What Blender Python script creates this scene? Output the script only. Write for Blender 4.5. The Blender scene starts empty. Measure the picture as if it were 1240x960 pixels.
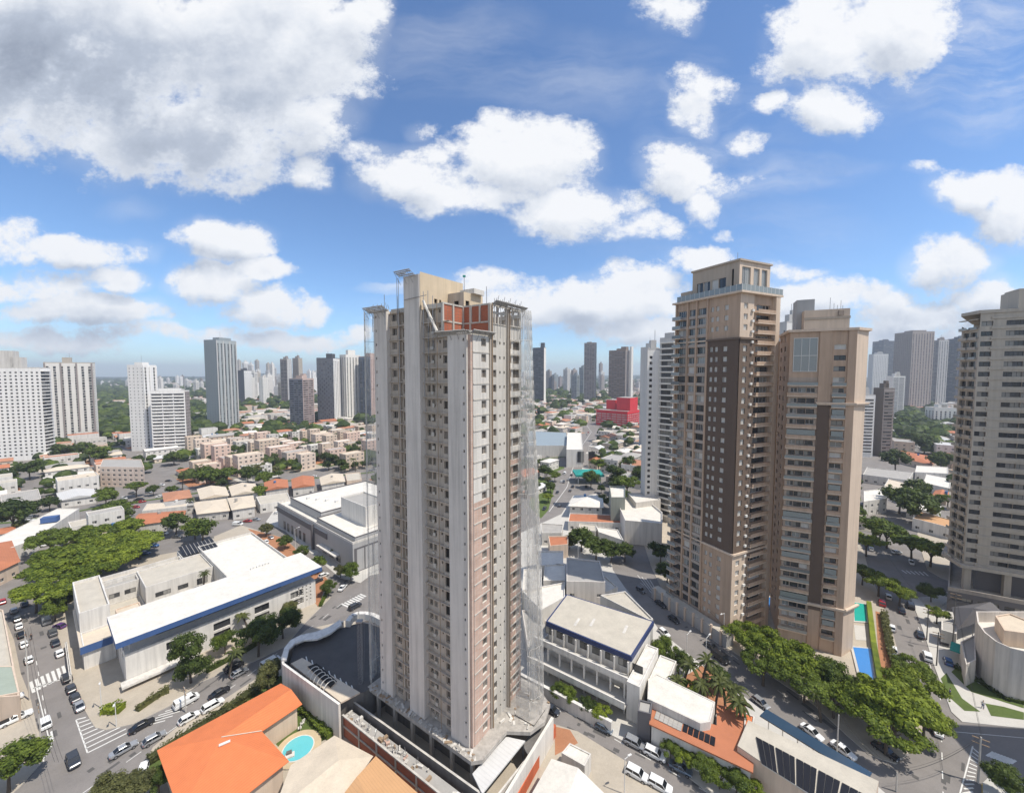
import bpy, math, random
from mathutils import Vector, Matrix, noise
R = math.radians
random.seed(7)
scene = bpy.context.scene
COL = scene.collection
# ------------------------------------------------------------------ camera, world, sun, exposure
CAM_H = 70.0; FPX = 480.0; PITCH = math.atan(28/480)
cam = bpy.data.cameras.new('camera'); cam.sensor_width = 36; cam.lens = 36*FPX/1240
cam.clip_start = 0.5; cam.clip_end = 60000
cob = bpy.data.objects.new('camera', cam); COL.objects.link(cob)
cob.location = (0, 0, CAM_H); cob.rotation_euler = (R(90)-PITCH, 0, 0)
scene.camera = cob
SUN_V = Vector((0.92, -0.39, 0)).normalized(); SUN_EL = R(61)
SUN_V = Vector((SUN_V.x*math.cos(SUN_EL), SUN_V.y*math.cos(SUN_EL), math.sin(SUN_EL)))
sun = bpy.data.lights.new('sun', 'SUN'); sun.energy = 4.2; sun.angle = R(0.5); sun.color = (1, .94, .85)
so = bpy.data.objects.new('sun', sun); COL.objects.link(so)
so.rotation_euler = SUN_V.to_track_quat('Z', 'Y').to_euler(); so.location = (0, 0, 300)
scene.view_settings.view_transform = 'Standard'; scene.view_settings.look = 'None'
scene.view_settings.exposure = 0.30; scene.view_settings.gamma = 1
_c, _s = math.cos(PITCH), math.sin(PITCH)
def G(px, py, z=0.0):
    dx = px-620; dy = FPX*_c-(py-480)*_s; dz = -FPX*_s-(py-480)*_c
    k = (z-CAM_H)/dz
    return (dx*k, dy*k)
def ZY(py, y):                      # height seen at picture row py at depth y
    dy = FPX*_c-(py-480)*_s; dz = -FPX*_s-(py-480)*_c
    return CAM_H+dz*y/dy
def XY(px, py, y):
    dy = FPX*_c-(py-480)*_s
    return (px-620)*y/dy

world = bpy.data.worlds.new('World'); scene.world = world; world.use_nodes = True
def build_world():
    nt = world.node_tree; N = nt.nodes; L = nt.links; N.clear()
    out = N.new('ShaderNodeOutputWorld'); bg = N.new('ShaderNodeBackground')
    sky = N.new('ShaderNodeTexSky'); sky.sky_type = 'NISHITA'; sky.sun_disc = False
    sky.sun_elevation = SUN_EL; sky.sun_rotation = math.atan2(SUN_V.x, SUN_V.y)
    sky.altitude = 800; sky.air_density = 1.0; sky.dust_density = .6; sky.ozone_density = 2.0
    bg.inputs['Strength'].default_value = SKY_STRENGTH
    def M(op, a, b=None, c=None, clamp=False):
        n = N.new('ShaderNodeMath'); n.operation = op; n.use_clamp = clamp
        for i, v in enumerate((a, b, c)):
            if v is None: continue
            if isinstance(v, (int, float)): n.inputs[i].default_value = v
            else: L.new(v, n.inputs[i])
        return n.outputs[0]
    tc = N.new('ShaderNodeTexCoord'); sep = N.new('ShaderNodeSeparateXYZ'); L.new(tc.outputs['Generated'], sep.inputs[0])
    X, Y, Z = sep.outputs
    yy = M('MAXIMUM', Y, .12)
    a = M('DIVIDE', X, yy); b = M('DIVIDE', Z, yy)
    comb = N.new('ShaderNodeCombineXYZ'); L.new(a, comb.inputs[0]); L.new(b, comb.inputs[1]); comb.inputs[2].default_value = 3.3
    P0 = comb.outputs[0]
    # domain warp so that the masses get ragged outlines
    wn = N.new('ShaderNodeTexNoise'); wn.inputs['Scale'].default_value = 6.0; wn.inputs['Detail'].default_value = 5; L.new(P0, wn.inputs['Vector'])
    vm = N.new('ShaderNodeVectorMath'); vm.operation = 'MULTIPLY_ADD'; L.new(wn.outputs['Color'], vm.inputs[0])
    vm.inputs[1].default_value = (.13, .10, 0); 
    va = N.new('ShaderNodeVectorMath'); va.operation = 'ADD'; L.new(P0, va.inputs[0]); va.inputs[1].default_value = (-.065, -.05, 0)
    L.new(va.outputs[0], vm.inputs[2]); PW = vm.outputs[0]
    def field(vec, lst, clampv=-1.0):
        acc = None
        for (cx, cy, rx, ry, wt) in lst:
            dx = (cx-620); dy = FPX*_c-(cy-480)*_s; dz = -FPX*_s-(cy-480)*_c
            m = N.new('ShaderNodeVectorMath'); m.operation = 'SUBTRACT'; L.new(vec, m.inputs[0]); m.inputs[1].default_value = (dx/dy, dz/dy, 3.3)
            d = N.new('ShaderNodeVectorMath'); d.operation = 'MULTIPLY'; L.new(m.outputs[0], d.inputs[0]); d.inputs[1].default_value = (480/rx, 480/ry, 0)
            ln = N.new('ShaderNodeVectorMath'); ln.operation = 'DOT_PRODUCT'; L.new(d.outputs[0], ln.inputs[0]); L.new(d.outputs[0], ln.inputs[1])
            v = M('MULTIPLY', M('SUBTRACT', 1.0, ln.outputs['Value']), wt)
            acc = v if acc is None else M('SMOOTH_MAX', acc, v, .15)
        return M('MAXIMUM', acc, clampv)
    mask = field(PW, CLOUDS)
    upv = N.new('ShaderNodeVectorMath'); upv.operation = 'ADD'; L.new(PW, upv.inputs[0]); upv.inputs[1].default_value = (.018, .050, 0)
    mask_up = field(upv.outputs[0], CLOUDS)
    def nz(vec, sc, det, rough=.6, w=0.0):
        n = N.new('ShaderNodeTexNoise'); n.inputs['Scale'].default_value = sc; n.inputs['Detail'].default_value = det
        n.inputs['Roughness'].default_value = rough; L.new(vec, n.inputs['Vector']); return n.outputs[0]
    st = N.new('ShaderNodeVectorMath'); st.operation = 'MULTIPLY'; L.new(P0, st.inputs[0]); st.inputs[1].default_value = (1, 1.35, 1)
    n1 = nz(st.outputs[0], 7.0, 15, .69)
    off = N.new('ShaderNodeVectorMath'); off.operation = 'ADD'; L.new(st.outputs[0], off.inputs[0]); off.inputs[1].default_value = (.010, .030, 0)
    n2 = nz(off.outputs[0], 7.0, 7, .66)
    n3 = nz(st.outputs[0], 2.6, 5, .5)
    dens = M('ADD', mask, M('MULTIPLY', M('SUBTRACT', n1, .5), 3.3))
    low = M('MULTIPLY', M('SUBTRACT', .20, b), 4.0, clamp=True)
    dens2 = M('ADD', dens, M('MULTIPLY', low, .35))
    def smooth(v, lo, hi):
        n = N.new('ShaderNodeMapRange'); n.interpolation_type = 'SMOOTHSTEP'; L.new(v, n.inputs[0])
        n.inputs[1].default_value = lo; n.inputs[2].default_value = hi; return n.outputs[0]
    alpha = smooth(dens2, -.14, .62)
    soft = smooth(M('ADD', mask, M('MULTIPLY', M('SUBTRACT', n3, .5), 1.6)), -.35, .9)
    alpha = M('MAXIMUM', alpha, M('MULTIPLY', soft, .30))
    veil = field(PW, VEILS, 0.0)
    sv = N.new('ShaderNodeVectorMath'); sv.operation = 'MULTIPLY'; L.new(PW, sv.inputs[0]); sv.inputs[1].default_value = (1.0, 4.5, 1)
    cir = smooth(nz(sv.outputs[0], 2.2, 9, .62), .35, .8)
    alpha = M('MAXIMUM', alpha, M('MULTIPLY', M('MULTIPLY', cir, veil), .8))
    # bright unseen cloud behind the camera, added as fill for the shaded faces
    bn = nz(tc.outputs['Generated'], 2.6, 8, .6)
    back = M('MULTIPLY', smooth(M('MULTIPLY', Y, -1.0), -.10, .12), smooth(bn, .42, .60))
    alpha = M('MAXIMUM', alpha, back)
    alpha = M('MULTIPLY', alpha, .97)
    relief = M('ADD', M('MULTIPLY', M('SUBTRACT', n1, n2), .7), M('MULTIPLY', M('MINIMUM', M('MAXIMUM', M('SUBTRACT', mask, mask_up), -.5), .35), .50))
    thick = smooth(dens2, .15, 1.3)
    grey = None
    for (cx, cy, rx, ry, wt) in GREYS:
        dx = (cx-620); dy = FPX*_c-(cy-480)*_s; dz = -FPX*_s-(cy-480)*_c
        m = N.new('ShaderNodeVectorMath'); m.operation = 'SUBTRACT'; L.new(PW, m.inputs[0]); m.inputs[1].default_value = (dx/dy, dz/dy, 3.3)
        d = N.new('ShaderNodeVectorMath'); d.operation = 'MULTIPLY'; L.new(m.outputs[0], d.inputs[0]); d.inputs[1].default_value = (480/rx, 480/ry, 0)
        ln = N.new('ShaderNodeVectorMath'); ln.operation = 'DOT_PRODUCT'; L.new(d.outputs[0], ln.inputs[0]); L.new(d.outputs[0], ln.inputs[1])
        v = M('MULTIPLY', M('SUBTRACT', 1.0, ln.outputs['Value'], clamp=True), wt)
        grey = v if grey is None else M('MAXIMUM', grey, v)
    sh = M('ADD', M('MULTIPLY', thick, .05), M('MULTIPLY', M('SUBTRACT', n3, .45, clamp=True), .55))
    sh = M('ADD', sh, M('MULTIPLY', grey, M('MULTIPLY', thick, M('ADD', .15, M('MULTIPLY', n3, 1.6)))))
    lit = M('ADD', M('SUBTRACT', .97, sh), relief)
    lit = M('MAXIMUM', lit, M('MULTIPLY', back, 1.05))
    lit = M('MINIMUM', M('MAXIMUM', lit, .05), 1.08)
    cr = N.new('ShaderNodeValToRGB'); L.new(lit, cr.inputs[0])
    cr.color_ramp.elements[0].position = .10; cr.color_ramp.elements[0].color = (.27, .31, .39, 1)
    cr.color_ramp.elements[1].position = 1.0; cr.color_ramp.elements[1].color = (.86, .87, .89, 1)
    e = cr.color_ramp.elements.new(.55); e.color = (.46, .51, .60, 1)
    e = cr.color_ramp.elements.new(.84); e.color = (.74, .77, .82, 1)
    csc = N.new('ShaderNodeVectorMath'); csc.operation = 'SCALE'; L.new(cr.outputs[0], csc.inputs[0]); csc.inputs['Scale'].default_value = CLOUD_GAIN/SKY_STRENGTH
    tint = N.new('ShaderNodeVectorMath'); tint.operation = 'MULTIPLY'; L.new(sky.outputs[0], tint.inputs[0]); tint.inputs[1].default_value = SKY_TINT
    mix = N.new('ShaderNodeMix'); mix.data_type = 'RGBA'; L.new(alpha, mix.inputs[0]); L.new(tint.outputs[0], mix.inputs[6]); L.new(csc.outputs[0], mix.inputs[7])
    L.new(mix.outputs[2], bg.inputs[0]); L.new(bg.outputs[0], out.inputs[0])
SKY_STRENGTH = 0.115; CLOUD_GAIN = .92; SKY_TINT = (.88, 1.08, 1.27)
CLOUDS = [(100,45,215,125,1.2),(60,120,100,75,.9),(310,60,160,100,1.2),(245,165,120,66,1.0),(140,165,85,58,.8),(435,30,46,46,.9),(355,140,80,52,.9),
 (365,205,32,22,.5),(455,186,36,12,.3),(262,208,30,18,.5),
 (640,195,88,58,1.2),(505,216,76,36,.9),(575,240,90,24,.8),(700,258,85,36,1.0),(772,280,52,20,.7),(513,163,12,13,.3),(584,166,14,20,.4),
 (855,102,36,24,.6),(843,140,28,36,.7),(815,205,44,38,.9),(848,243,26,32,.7),(897,170,32,15,.6),(808,14,32,26,.35),(855,215,60,16,.4),
 (1010,55,82,66,1.2),(1085,35,85,60,1.1),(1008,130,52,38,.9),(950,85,30,20,.5),(940,130,30,14,.5),
 (1180,232,72,27,1.0),(1232,255,56,52,1.1),(1112,207,22,8,.3),(160,250,22,10,.1),(170,305,22,8,.2),(520,240,8,8,.1),(880,285,12,8,.2),
 (60,308,95,24,1.0),(132,338,44,16,.8),(10,285,40,20,.5),(95,378,125,22,.9),(30,350,80,20,.7),(60,412,120,14,.4),(272,292,60,30,1.1),(315,326,44,16,.9),(262,345,64,24,1.0),(335,372,66,28,1.0),(380,372,26,22,.9),(215,402,90,12,.5),(350,412,90,12,.5),(440,405,16,14,.5),
 (600,345,70,18,.5),(650,372,100,28,.8),(735,362,100,40,1.0),(900,385,80,26,.8),(520,395,60,16,.5),(850,320,50,20,1.0),(780,400,100,24,.7),(560,420,80,16,.4),(1000,362,110,28,.9),(955,330,55,12,.6),(1160,322,62,36,1.1),(1205,365,62,30,.9),(1100,385,100,22,.8),(1060,410,130,16,.6)]
VEILS = [(1190,70,140,100,1.2),(560,60,120,70,.35),(700,90,160,60,.35),(900,290,200,60,.35),(850,165,80,110,.8),(950,120,60,60,.6),(880,215,120,30,.8),(1080,100,90,60,.5),(930,205,150,22,.6),(480,348,60,8,.9),(770,345,120,14,.7),(600,345,90,10,.5),(600,405,700,50,.5)]
HAZE_D = 0.00019
GREYS = [(95,90,235,100,.62),(235,160,150,80,.60),(20,120,170,70,.45),(310,60,140,80,.34),(1000,60,60,50,.08),(1060,90,90,40,.12),(100,400,200,24,.22),(300,400,150,26,.24),(640,235,120,22,.08),(1150,390,150,30,.22),(760,395,150,30,.2)]
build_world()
try: world.cycles.sampling_method = 'MANUAL'; world.cycles.sample_map_resolution = 256
except Exception: pass

# ------------------------------------------------------------------ materials
MATS = {}
def mat(name, rgb, rough=.85, var=.12, scale=.35, streak=0.0, metallic=0.0, spec=.3, bump=0.0, fine=0.0):
    if name in MATS: return MATS[name]
    m = bpy.data.materials.new(name); m.use_nodes = True; MATS[name] = m
    nt = m.node_tree; N = nt.nodes; L = nt.links; b = N['Principled BSDF']
    b.inputs['Roughness'].default_value = rough; b.inputs['Metallic'].default_value = metallic
    b.inputs['Specular IOR Level'].default_value = spec
    if var == 0 and streak == 0:
        b.inputs['Base Color'].default_value = (*rgb, 1); return m
    geo = N.new('ShaderNodeNewGeometry')
    def noisef(sc, vecscale, det=5):
        mp = N.new('ShaderNodeVectorMath'); mp.operation = 'MULTIPLY'; L.new(geo.outputs['Position'], mp.inputs[0]); mp.inputs[1].default_value = vecscale
        n = N.new('ShaderNodeTexNoise'); n.inputs['Scale'].default_value = sc; n.inputs['Detail'].default_value = det; n.inputs['Roughness'].default_value = .65
        L.new(mp.outputs[0], n.inputs['Vector']); return n.outputs[0]
    def mathn(op, a, bb):
        n = N.new('ShaderNodeMath'); n.operation = op
        for i, v in enumerate((a, bb)):
            if isinstance(v, (int, float)): n.inputs[i].default_value = v
            else: L.new(v, n.inputs[i])
        return n.outputs[0]
    f = mathn('MULTIPLY_ADD', noisef(scale, (1, 1, 1)), 2*var) ; f.node.inputs[2].default_value = 1-var
    if fine:
        g = mathn('MULTIPLY_ADD', noisef(3.5, (1, 1, 1), 3), 2*fine); g.node.inputs[2].default_value = 1-fine
        f = mathn('MULTIPLY', f, g)
    if streak:
        s = noisef(1.1, (1, 1, .05), 4)
        mr = N.new('ShaderNodeMapRange'); L.new(s, mr.inputs[0]); mr.inputs[1].default_value = .42; mr.inputs[2].default_value = .75
        mr.inputs[3].default_value = 1; mr.inputs[4].default_value = 1-streak
        f = mathn('MULTIPLY', f, mr.outputs[0])
    v = N.new('ShaderNodeVectorMath'); v.operation = 'SCALE'; v.inputs[0].default_value = rgb; L.new(f, v.inputs['Scale'])
    L.new(v.outputs[0], b.inputs['Base Color'])
    if bump:
        bp = N.new('ShaderNodeBump'); bp.inputs['Strength'].default_value = bump; bp.inputs['Distance'].default_value = .05
        L.new(noisef(6, (1, 1, 1), 3), bp.inputs['Height']); L.new(bp.outputs[0], b.inputs['Normal'])
    return m
def glassmat(name, dark, light, thr=.7, rough=.08, spec=.6):
    if name in MATS: return MATS[name]
    m = bpy.data.materials.new(name); m.use_nodes = True; MATS[name] = m
    nt = m.node_tree; N = nt.nodes; L = nt.links; b = N['Principled BSDF']
    b.inputs['Roughness'].default_value = rough; b.inputs['Specular IOR Level'].default_value = spec
    oi = N.new('ShaderNodeObjectInfo'); ge = N.new('ShaderNodeNewGeometry')
    ad = N.new('ShaderNodeMath'); ad.operation = 'ADD'; L.new(oi.outputs['Random'], ad.inputs[0]); L.new(ge.outputs['Random Per Island'], ad.inputs[1])
    fr = N.new('ShaderNodeMath'); fr.operation = 'FRACT'; L.new(ad.outputs[0], fr.inputs[0])
    cr = N.new('ShaderNodeValToRGB'); L.new(fr.outputs[0], cr.inputs[0]); cr.color_ramp.interpolation = 'CONSTANT'
    cr.color_ramp.elements[0].color = (*dark, 1); cr.color_ramp.elements[1].position = thr; cr.color_ramp.elements[1].color = (*light, 1)
    e = cr.color_ramp.elements.new(thr*.5); e.color = (*[d*1.8 for d in dark], 1)
    L.new(cr.outputs[0], b.inputs['Base Color']); return m
def brickmat(name, c1, c2, mortar, sc=1.0):
    if name in MATS: return MATS[name]
    m = bpy.data.materials.new(name); m.use_nodes = True; MATS[name] = m
    nt = m.node_tree; N = nt.nodes; L = nt.links; b = N['Principled BSDF']; b.inputs['Roughness'].default_value = .9
    ge = N.new('ShaderNodeNewGeometry'); sp = N.new('ShaderNodeSeparateXYZ'); L.new(ge.outputs['Position'], sp.inputs[0])
    ad = N.new('ShaderNodeMath'); ad.operation = 'SUBTRACT'; L.new(sp.outputs[0], ad.inputs[0]); L.new(sp.outputs[1], ad.inputs[1])
    cb = N.new('ShaderNodeCombineXYZ'); L.new(ad.outputs[0], cb.inputs[0]); L.new(sp.outputs[2], cb.inputs[1])
    br = N.new('ShaderNodeTexBrick'); L.new(cb.outputs[0], br.inputs['Vector']); br.inputs['Scale'].default_value = sc
    br.inputs['Color1'].default_value = (*c1, 1); br.inputs['Color2'].default_value = (*c2, 1); br.inputs['Mortar'].default_value = (*mortar, 1)
    br.inputs['Mortar Size'].default_value = .03; br.inputs['Brick Width'].default_value = .5; br.inputs['Row Height'].default_value = .25
    nz = N.new('ShaderNodeTexNoise'); nz.inputs['Scale'].default_value = .5; nz.inputs['Detail'].default_value = 5; L.new(ge.outputs['Position'], nz.inputs['Vector'])
    mr = N.new('ShaderNodeMapRange'); L.new(nz.outputs[0], mr.inputs[0]); mr.inputs[3].default_value = .65; mr.inputs[4].default_value = 1.3
    v = N.new('ShaderNodeVectorMath'); v.operation = 'SCALE'; L.new(br.outputs['Color'], v.inputs[0]); L.new(mr.outputs[0], v.inputs['Scale'])
    L.new(v.outputs[0], b.inputs['Base Color']); return m
def stripemat(name, rgb, period, ang, amt=.25, rough=.7, metallic=0.0, var=.15):
    if name in MATS: return MATS[name]
    m = mat(name, rgb, rough, var, .4, metallic=metallic)
    nt = m.node_tree; N = nt.nodes; L = nt.links; b = N['Principled BSDF']
    src = b.inputs['Base Color'].links[0].from_socket
    ge = N.new('ShaderNodeNewGeometry'); d = N.new('ShaderNodeVectorMath'); d.operation = 'DOT_PRODUCT'
    L.new(ge.outputs['Position'], d.inputs[0]); d.inputs[1].default_value = (math.cos(ang)/period, math.sin(ang)/period, 0)
    fr = N.new('ShaderNodeMath'); fr.operation = 'FRACT'; L.new(d.outputs['Value'], fr.inputs[0])
    mr = N.new('ShaderNodeMapRange'); L.new(fr.outputs[0], mr.inputs[0]); mr.inputs[1].default_value = 0; mr.inputs[2].default_value = .35
    mr.inputs[3].default_value = 1-amt; mr.inputs[4].default_value = 1
    v = N.new('ShaderNodeVectorMath'); v.operation = 'SCALE'; L.new(src, v.inputs[0]); L.new(mr.outputs[0], v.inputs['Scale'])
    L.new(v.outputs[0], b.inputs['Base Color']); return m
def leafmat(name, c1, c2, trans=.25):
    m = bpy.data.materials.new(name); m.use_nodes = True; MATS[name] = m
    nt = m.node_tree; N = nt.nodes; L = nt.links; b = N['Principled BSDF']; out = N['Material Output']
    b.inputs['Roughness'].default_value = .6; b.inputs['Specular IOR Level'].default_value = .25
    ge = N.new('ShaderNodeNewGeometry'); oi = N.new('ShaderNodeObjectInfo')
    nz = N.new('ShaderNodeTexNoise'); nz.inputs['Scale'].default_value = .45; nz.inputs['Detail'].default_value = 3; L.new(ge.outputs['Position'], nz.inputs['Vector'])
    a = N.new('ShaderNodeMath'); a.operation = 'MULTIPLY_ADD'; L.new(ge.outputs['Random Per Island'], a.inputs[0]); a.inputs[1].default_value = .80
    s = N.new('ShaderNodeMath'); s.operation = 'MULTIPLY_ADD'; L.new(nz.outputs[0], s.inputs[0]); s.inputs[1].default_value = 1.5
    s2 = N.new('ShaderNodeMath'); s2.operation = 'MULTIPLY_ADD'; L.new(oi.outputs['Random'], s2.inputs[0]); s2.inputs[1].default_value = .5; s2.inputs[2].default_value = -.95
    L.new(s2.outputs[0], s.inputs[2]); L.new(s.outputs[0], a.inputs[2])
    cr = N.new('ShaderNodeValToRGB'); L.new(a.outputs[0], cr.inputs[0])
    cr.color_ramp.elements[0].color = (*c1, 1); cr.color_ramp.elements[1].color = (*c2, 1)
    L.new(cr.outputs[0], b.inputs['Base Color'])
    tr = N.new('ShaderNodeBsdfTranslucent'); L.new(cr.outputs[0], tr.inputs[0])
    mx = N.new('ShaderNodeMixShader'); mx.inputs[0].default_value = trans; L.new(b.outputs[0], mx.inputs[1]); L.new(tr.outputs[0], mx.inputs[2])
    L.new(mx.outputs[0], out.inputs['Surface']); return m

white = mat('white_paint', (.67, .64, .59), .8, .10, .3, .28, fine=.05)
offwhite = mat('off_white_render', (.60, .57, .52), .85, .10, .3, .3)
palegrey = mat('pale_grey_render', (.61, .565, .515), .85, .13, .22, .30, fine=.05)
beige = mat('beige_render', (.46, .40, .335), .88, .16, .5, .35)
tanm = mat('tan_render', (.45, .325, .235), .85, .10, .3, .26)
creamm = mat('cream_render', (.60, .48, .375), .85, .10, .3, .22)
brown = mat('brown_render', (.115, .080, .060), .75, .14, .3, .12)
greige = mat('greige_render', (.36, .32, .275), .85, .08, .3, .2)
conc = mat('concrete', (.40, .37, .33), .92, .28, .5, .35, fine=.15)
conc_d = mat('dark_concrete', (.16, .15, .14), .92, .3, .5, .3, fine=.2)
roofwhite = mat('white_roof', (.64, .605, .54), .8, .20, .35, .12, fine=.14)
roofbeige = mat('beige_roof', (.46, .42, .35), .85, .24, .35, fine=.14)
roofgrey = mat('grey_roof', (.34, .325, .30), .85, .2, .3, fine=.1)
navy = mat('navy_fascia', (.03, .045, .12), .55, .08, .3)
blue = mat('blue_fascia', (.055, .11, .26), .55, .08, .3, .1)
greywall = mat('grey_cladding_eave_shade', (.37, .365, .36), .6, .06, .25, .1)
greydark = mat('dark_grey_cladding', (.12, .115, .12), .6, .1, .3)
orange = stripemat('orange_roof', (.62, .185, .07), .45, R(-35), .20, .8, var=.17)
terra = stripemat('terracotta_tiles', (.43, .165, .085), .35, R(50), .25, .85, var=.25)
terra2 = stripemat('faded_terracotta_tiles', (.42, .20, .12), .35, R(-40), .25, .85, var=.3)
tanroof = stripemat('tan_tiles', (.52, .30, .15), .45, R(50), .12, .8, var=.12)
creamroof = mat('cream_roof', (.56, .48, .375), .8, .20, .4, fine=.14)
fibro = stripemat('corrugated_grey', (.36, .34, .31), .6, R(52), .2, .85, var=.3)
metalroof = stripemat('corrugated_white', (.56, .55, .53), .7, R(52), .12, .55, var=.15)
brick = brickmat('hollow_brick', (.36, .12, .065), (.42, .16, .09), (.30, .22, .18), 1.2)
brickp = brickmat('pale_brick', (.47, .29, .22), (.53, .36, .28), (.47, .42, .37), 1.2)
asphalt = mat('asphalt', (.205, .188, .174), .92, .34, .16, fine=.16)
paving = mat('paving', (.40, .35, .28), .9, .2, .3, fine=.15)
paving2 = mat('pale_paving', (.48, .46, .42), .9, .15, .3, fine=.1)
kerbm = mat('kerb_concrete', (.45, .43, .39), .9, .15, .5)
lineW = mat('road_paint', (.62, .61, .57), .7, .25, .8, fine=.2)
lineY = mat('yellow_paint', (.62, .42, .08), .7, .2, .8, fine=.2)
grassm = mat('lawn', (.085, .12, .030), .95, .35, .4, fine=.3)
soil = mat('red_soil', (.36, .17, .09), .95, .25, .3, fine=.2)
groundm = mat('city_ground', (.20, .185, .15), .95, .4, .02, fine=.2)
alu = mat('window_frame', (.62, .61, .58), .5, 0)
aludark = mat('dark_frame', (.05, .05, .05), .5, 0)
void = mat('dark_opening', (.018, .017, .016), .8, 0)
glass = glassmat('window_glass', (.030, .031, .033), (.24, .23, .21), .70)
glassw = glassmat('blind_window', (.30, .29, .27), (.52, .50, .46), .35, .3, .4)
glassg = glassmat('balcony_glass', (.14, .15, .15), (.25, .26, .25), .5, .1, .6)
trayf = mat('beige_frame', (.42, .38, .33), .7, 0)
glassc = glassmat('dusty_glass', (.065, .056, .048), (.20, .175, .15), .6, .3, .3)
voidb = mat('brown_recess', (.07, .06, .052), .9, .2, .6)
glassfar = glassmat('far_glass', (.06, .065, .075), (.22, .22, .22), .8, .25, .5)
steel = mat('steel', (.28, .28, .29), .45, .1, 1.0, metallic=.6)
rail = mat('glass_rail', (.22, .245, .24), .12, 0, spec=.7)
black = mat('black_plastic', (.02, .02, .02), .6, 0)
solar = stripemat('solar_panel', (.012, .013, .018), 1.0, R(52), .0, .42, var=.2)
wood = mat('weathered_wood', (.28, .20, .13), .9, .25, .8)
bark = mat('bark', (.10, .08, .06), .95, .3, 2.0)
water = mat('pool_water', (.13, .50, .54), .06, .08, .5, spec=.6)
water_b = mat('blue_pool_water', (.035, .20, .52), .06, .08, .5, spec=.6)
teal = mat('teal_paint', (.02, .26, .22), .6, .1, .5)
redp = mat('red_paint', (.62, .035, .045), .7, .12, .3, .2)
pinkm = mat('pink_render', (.70, .57, .47), .88, .14, .12, .25)
leafA = leafmat('leaves_green', (.040, .066, .010), (.160, .210, .026))
leafB = leafmat('leaves_deep', (.024, .042, .008), (.095, .130, .022))
leafC = leafmat('leaves_bright', (.060, .095, .009), (.235, .285, .026))
leafD = leafmat('leaves_olive', (.060, .066, .022), (.165, .165, .055))

# ------------------------------------------------------------------ mesh helpers
class MB:
    def __init__(s): s.v = []; s.f = []; s.m = []; s.ms = []
    def mi(s, m):
        if m not in s.ms: s.ms.append(m)
        return s.ms.index(m)
    def face(s, pts, m):
        i = len(s.v); s.v += [tuple(p) for p in pts]; s.f.append(tuple(range(i, i+len(pts)))); s.m.append(s.mi(m))
    def prism(s, poly, z0, z1, ms, mt=None, bottom=False):
        n = len(poly)
        for k in range(n):
            a = poly[k]; b = poly[(k+1) % n]
            s.face([(a[0], a[1], z0), (b[0], b[1], z0), (b[0], b[1], z1), (a[0], a[1], z1)], ms)
        s.face([(p[0], p[1], z1) for p in poly], mt or ms)
        if bottom: s.face([(p[0], p[1], z0) for p in reversed(poly)], ms)
    def box(s, c, size, m, rz=0.0, mt=None):
        cx, cy, z0 = c; w, d, h = size; ca, sa = math.cos(rz), math.sin(rz)
        poly = [(cx+ca*x-sa*y, cy+sa*x+ca*y) for x, y in ((-w/2, -d/2), (w/2, -d/2), (w/2, d/2), (-w/2, d/2))]
        s.prism(poly, z0, z0+h, m, mt, True)
    def bar(s, p, q, r, m, n=4):
        p = Vector(p); q = Vector(q); d = (q-p)
        if d.length < 1e-6: return
        d.normalize(); a = d.orthogonal().normalized(); b = d.cross(a)
        i = len(s.v); r2 = r if isinstance(r, tuple) else (r, r)
        for P, rr in ((p, r2[0]), (q, r2[1])):
            for k in range(n):
                t = 2*math.pi*(k+.5)/n; s.v.append(tuple(P+a*math.cos(t)*rr+b*math.sin(t)*rr))
        for k in range(n):
            s.f.append((i+k, i+(k+1) % n, i+n+(k+1) % n, i+n+k)); s.m.append(s.mi(m))
        s.f.append(tuple(i+k for k in reversed(range(n)))); s.m.append(s.mi(m))
        s.f.append(tuple(i+n+k for k in range(n))); s.m.append(s.mi(m))
    def add(s, proto, pos, rz=0.0, sc=1.0):
        vs, fs, mi, ms = proto; i = len(s.v); ca, sa = math.cos(rz)*sc, math.sin(rz)*sc
        s.v += [(pos[0]+ca*x-sa*y, pos[1]+sa*x+ca*y, pos[2]+z*sc) for x, y, z in vs]
        mp = [s.mi(m) for m in ms]
        s.f += [tuple(i+k for k in f) for f in fs]; s.m += [mp[k] for k in mi]
    def proto(s): return (s.v, s.f, s.m, s.ms)
    def mesh(s, name, o=(0, 0, 0), smooth=False):
        me = bpy.data.meshes.new(name)
        me.from_pydata([(x-o[0], y-o[1], z-o[2]) for x, y, z in s.v], [], s.f)
        for m in s.ms: me.materials.append(m)
        if len(s.ms) > 1: me.polygons.foreach_set('material_index', s.m)
        if smooth: me.polygons.foreach_set('use_smooth', [True]*len(s.f))
        me.update(); return me
    def build(s, name, parent=None, o=None, smooth=False):
        if o is None: o = tuple(parent['_o']) if parent is not None and '_o' in parent else (0, 0, 0)
        ob = bpy.data.objects.new(name, s.mesh(name, o, smooth)); COL.objects.link(ob)
        if parent is not None: ob.parent = parent
        else: ob.location = o
        return ob
ROOTS = []
def thing(name, label, cat, o=(0, 0, 0), group=None, rz=0.0):
    e = bpy.data.objects.new(name, None); COL.objects.link(e); e.location = o; e.rotation_euler = (0, 0, rz)
    e.empty_display_size = .5; e['_o'] = tuple(float(v) for v in o); return tag(e, label, cat, group)
def tag(o, label, cat, group=None):
    o['label'] = label; o['category'] = cat
    if group: o['group'] = group
    ROOTS.append(o); return o
def struct(mb, name, o=(0, 0, 0), kind='structure', label=None):
    ob = mb.build(name, None, o); ob['kind'] = kind
    if label: ob['label'] = label
    return ob
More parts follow.
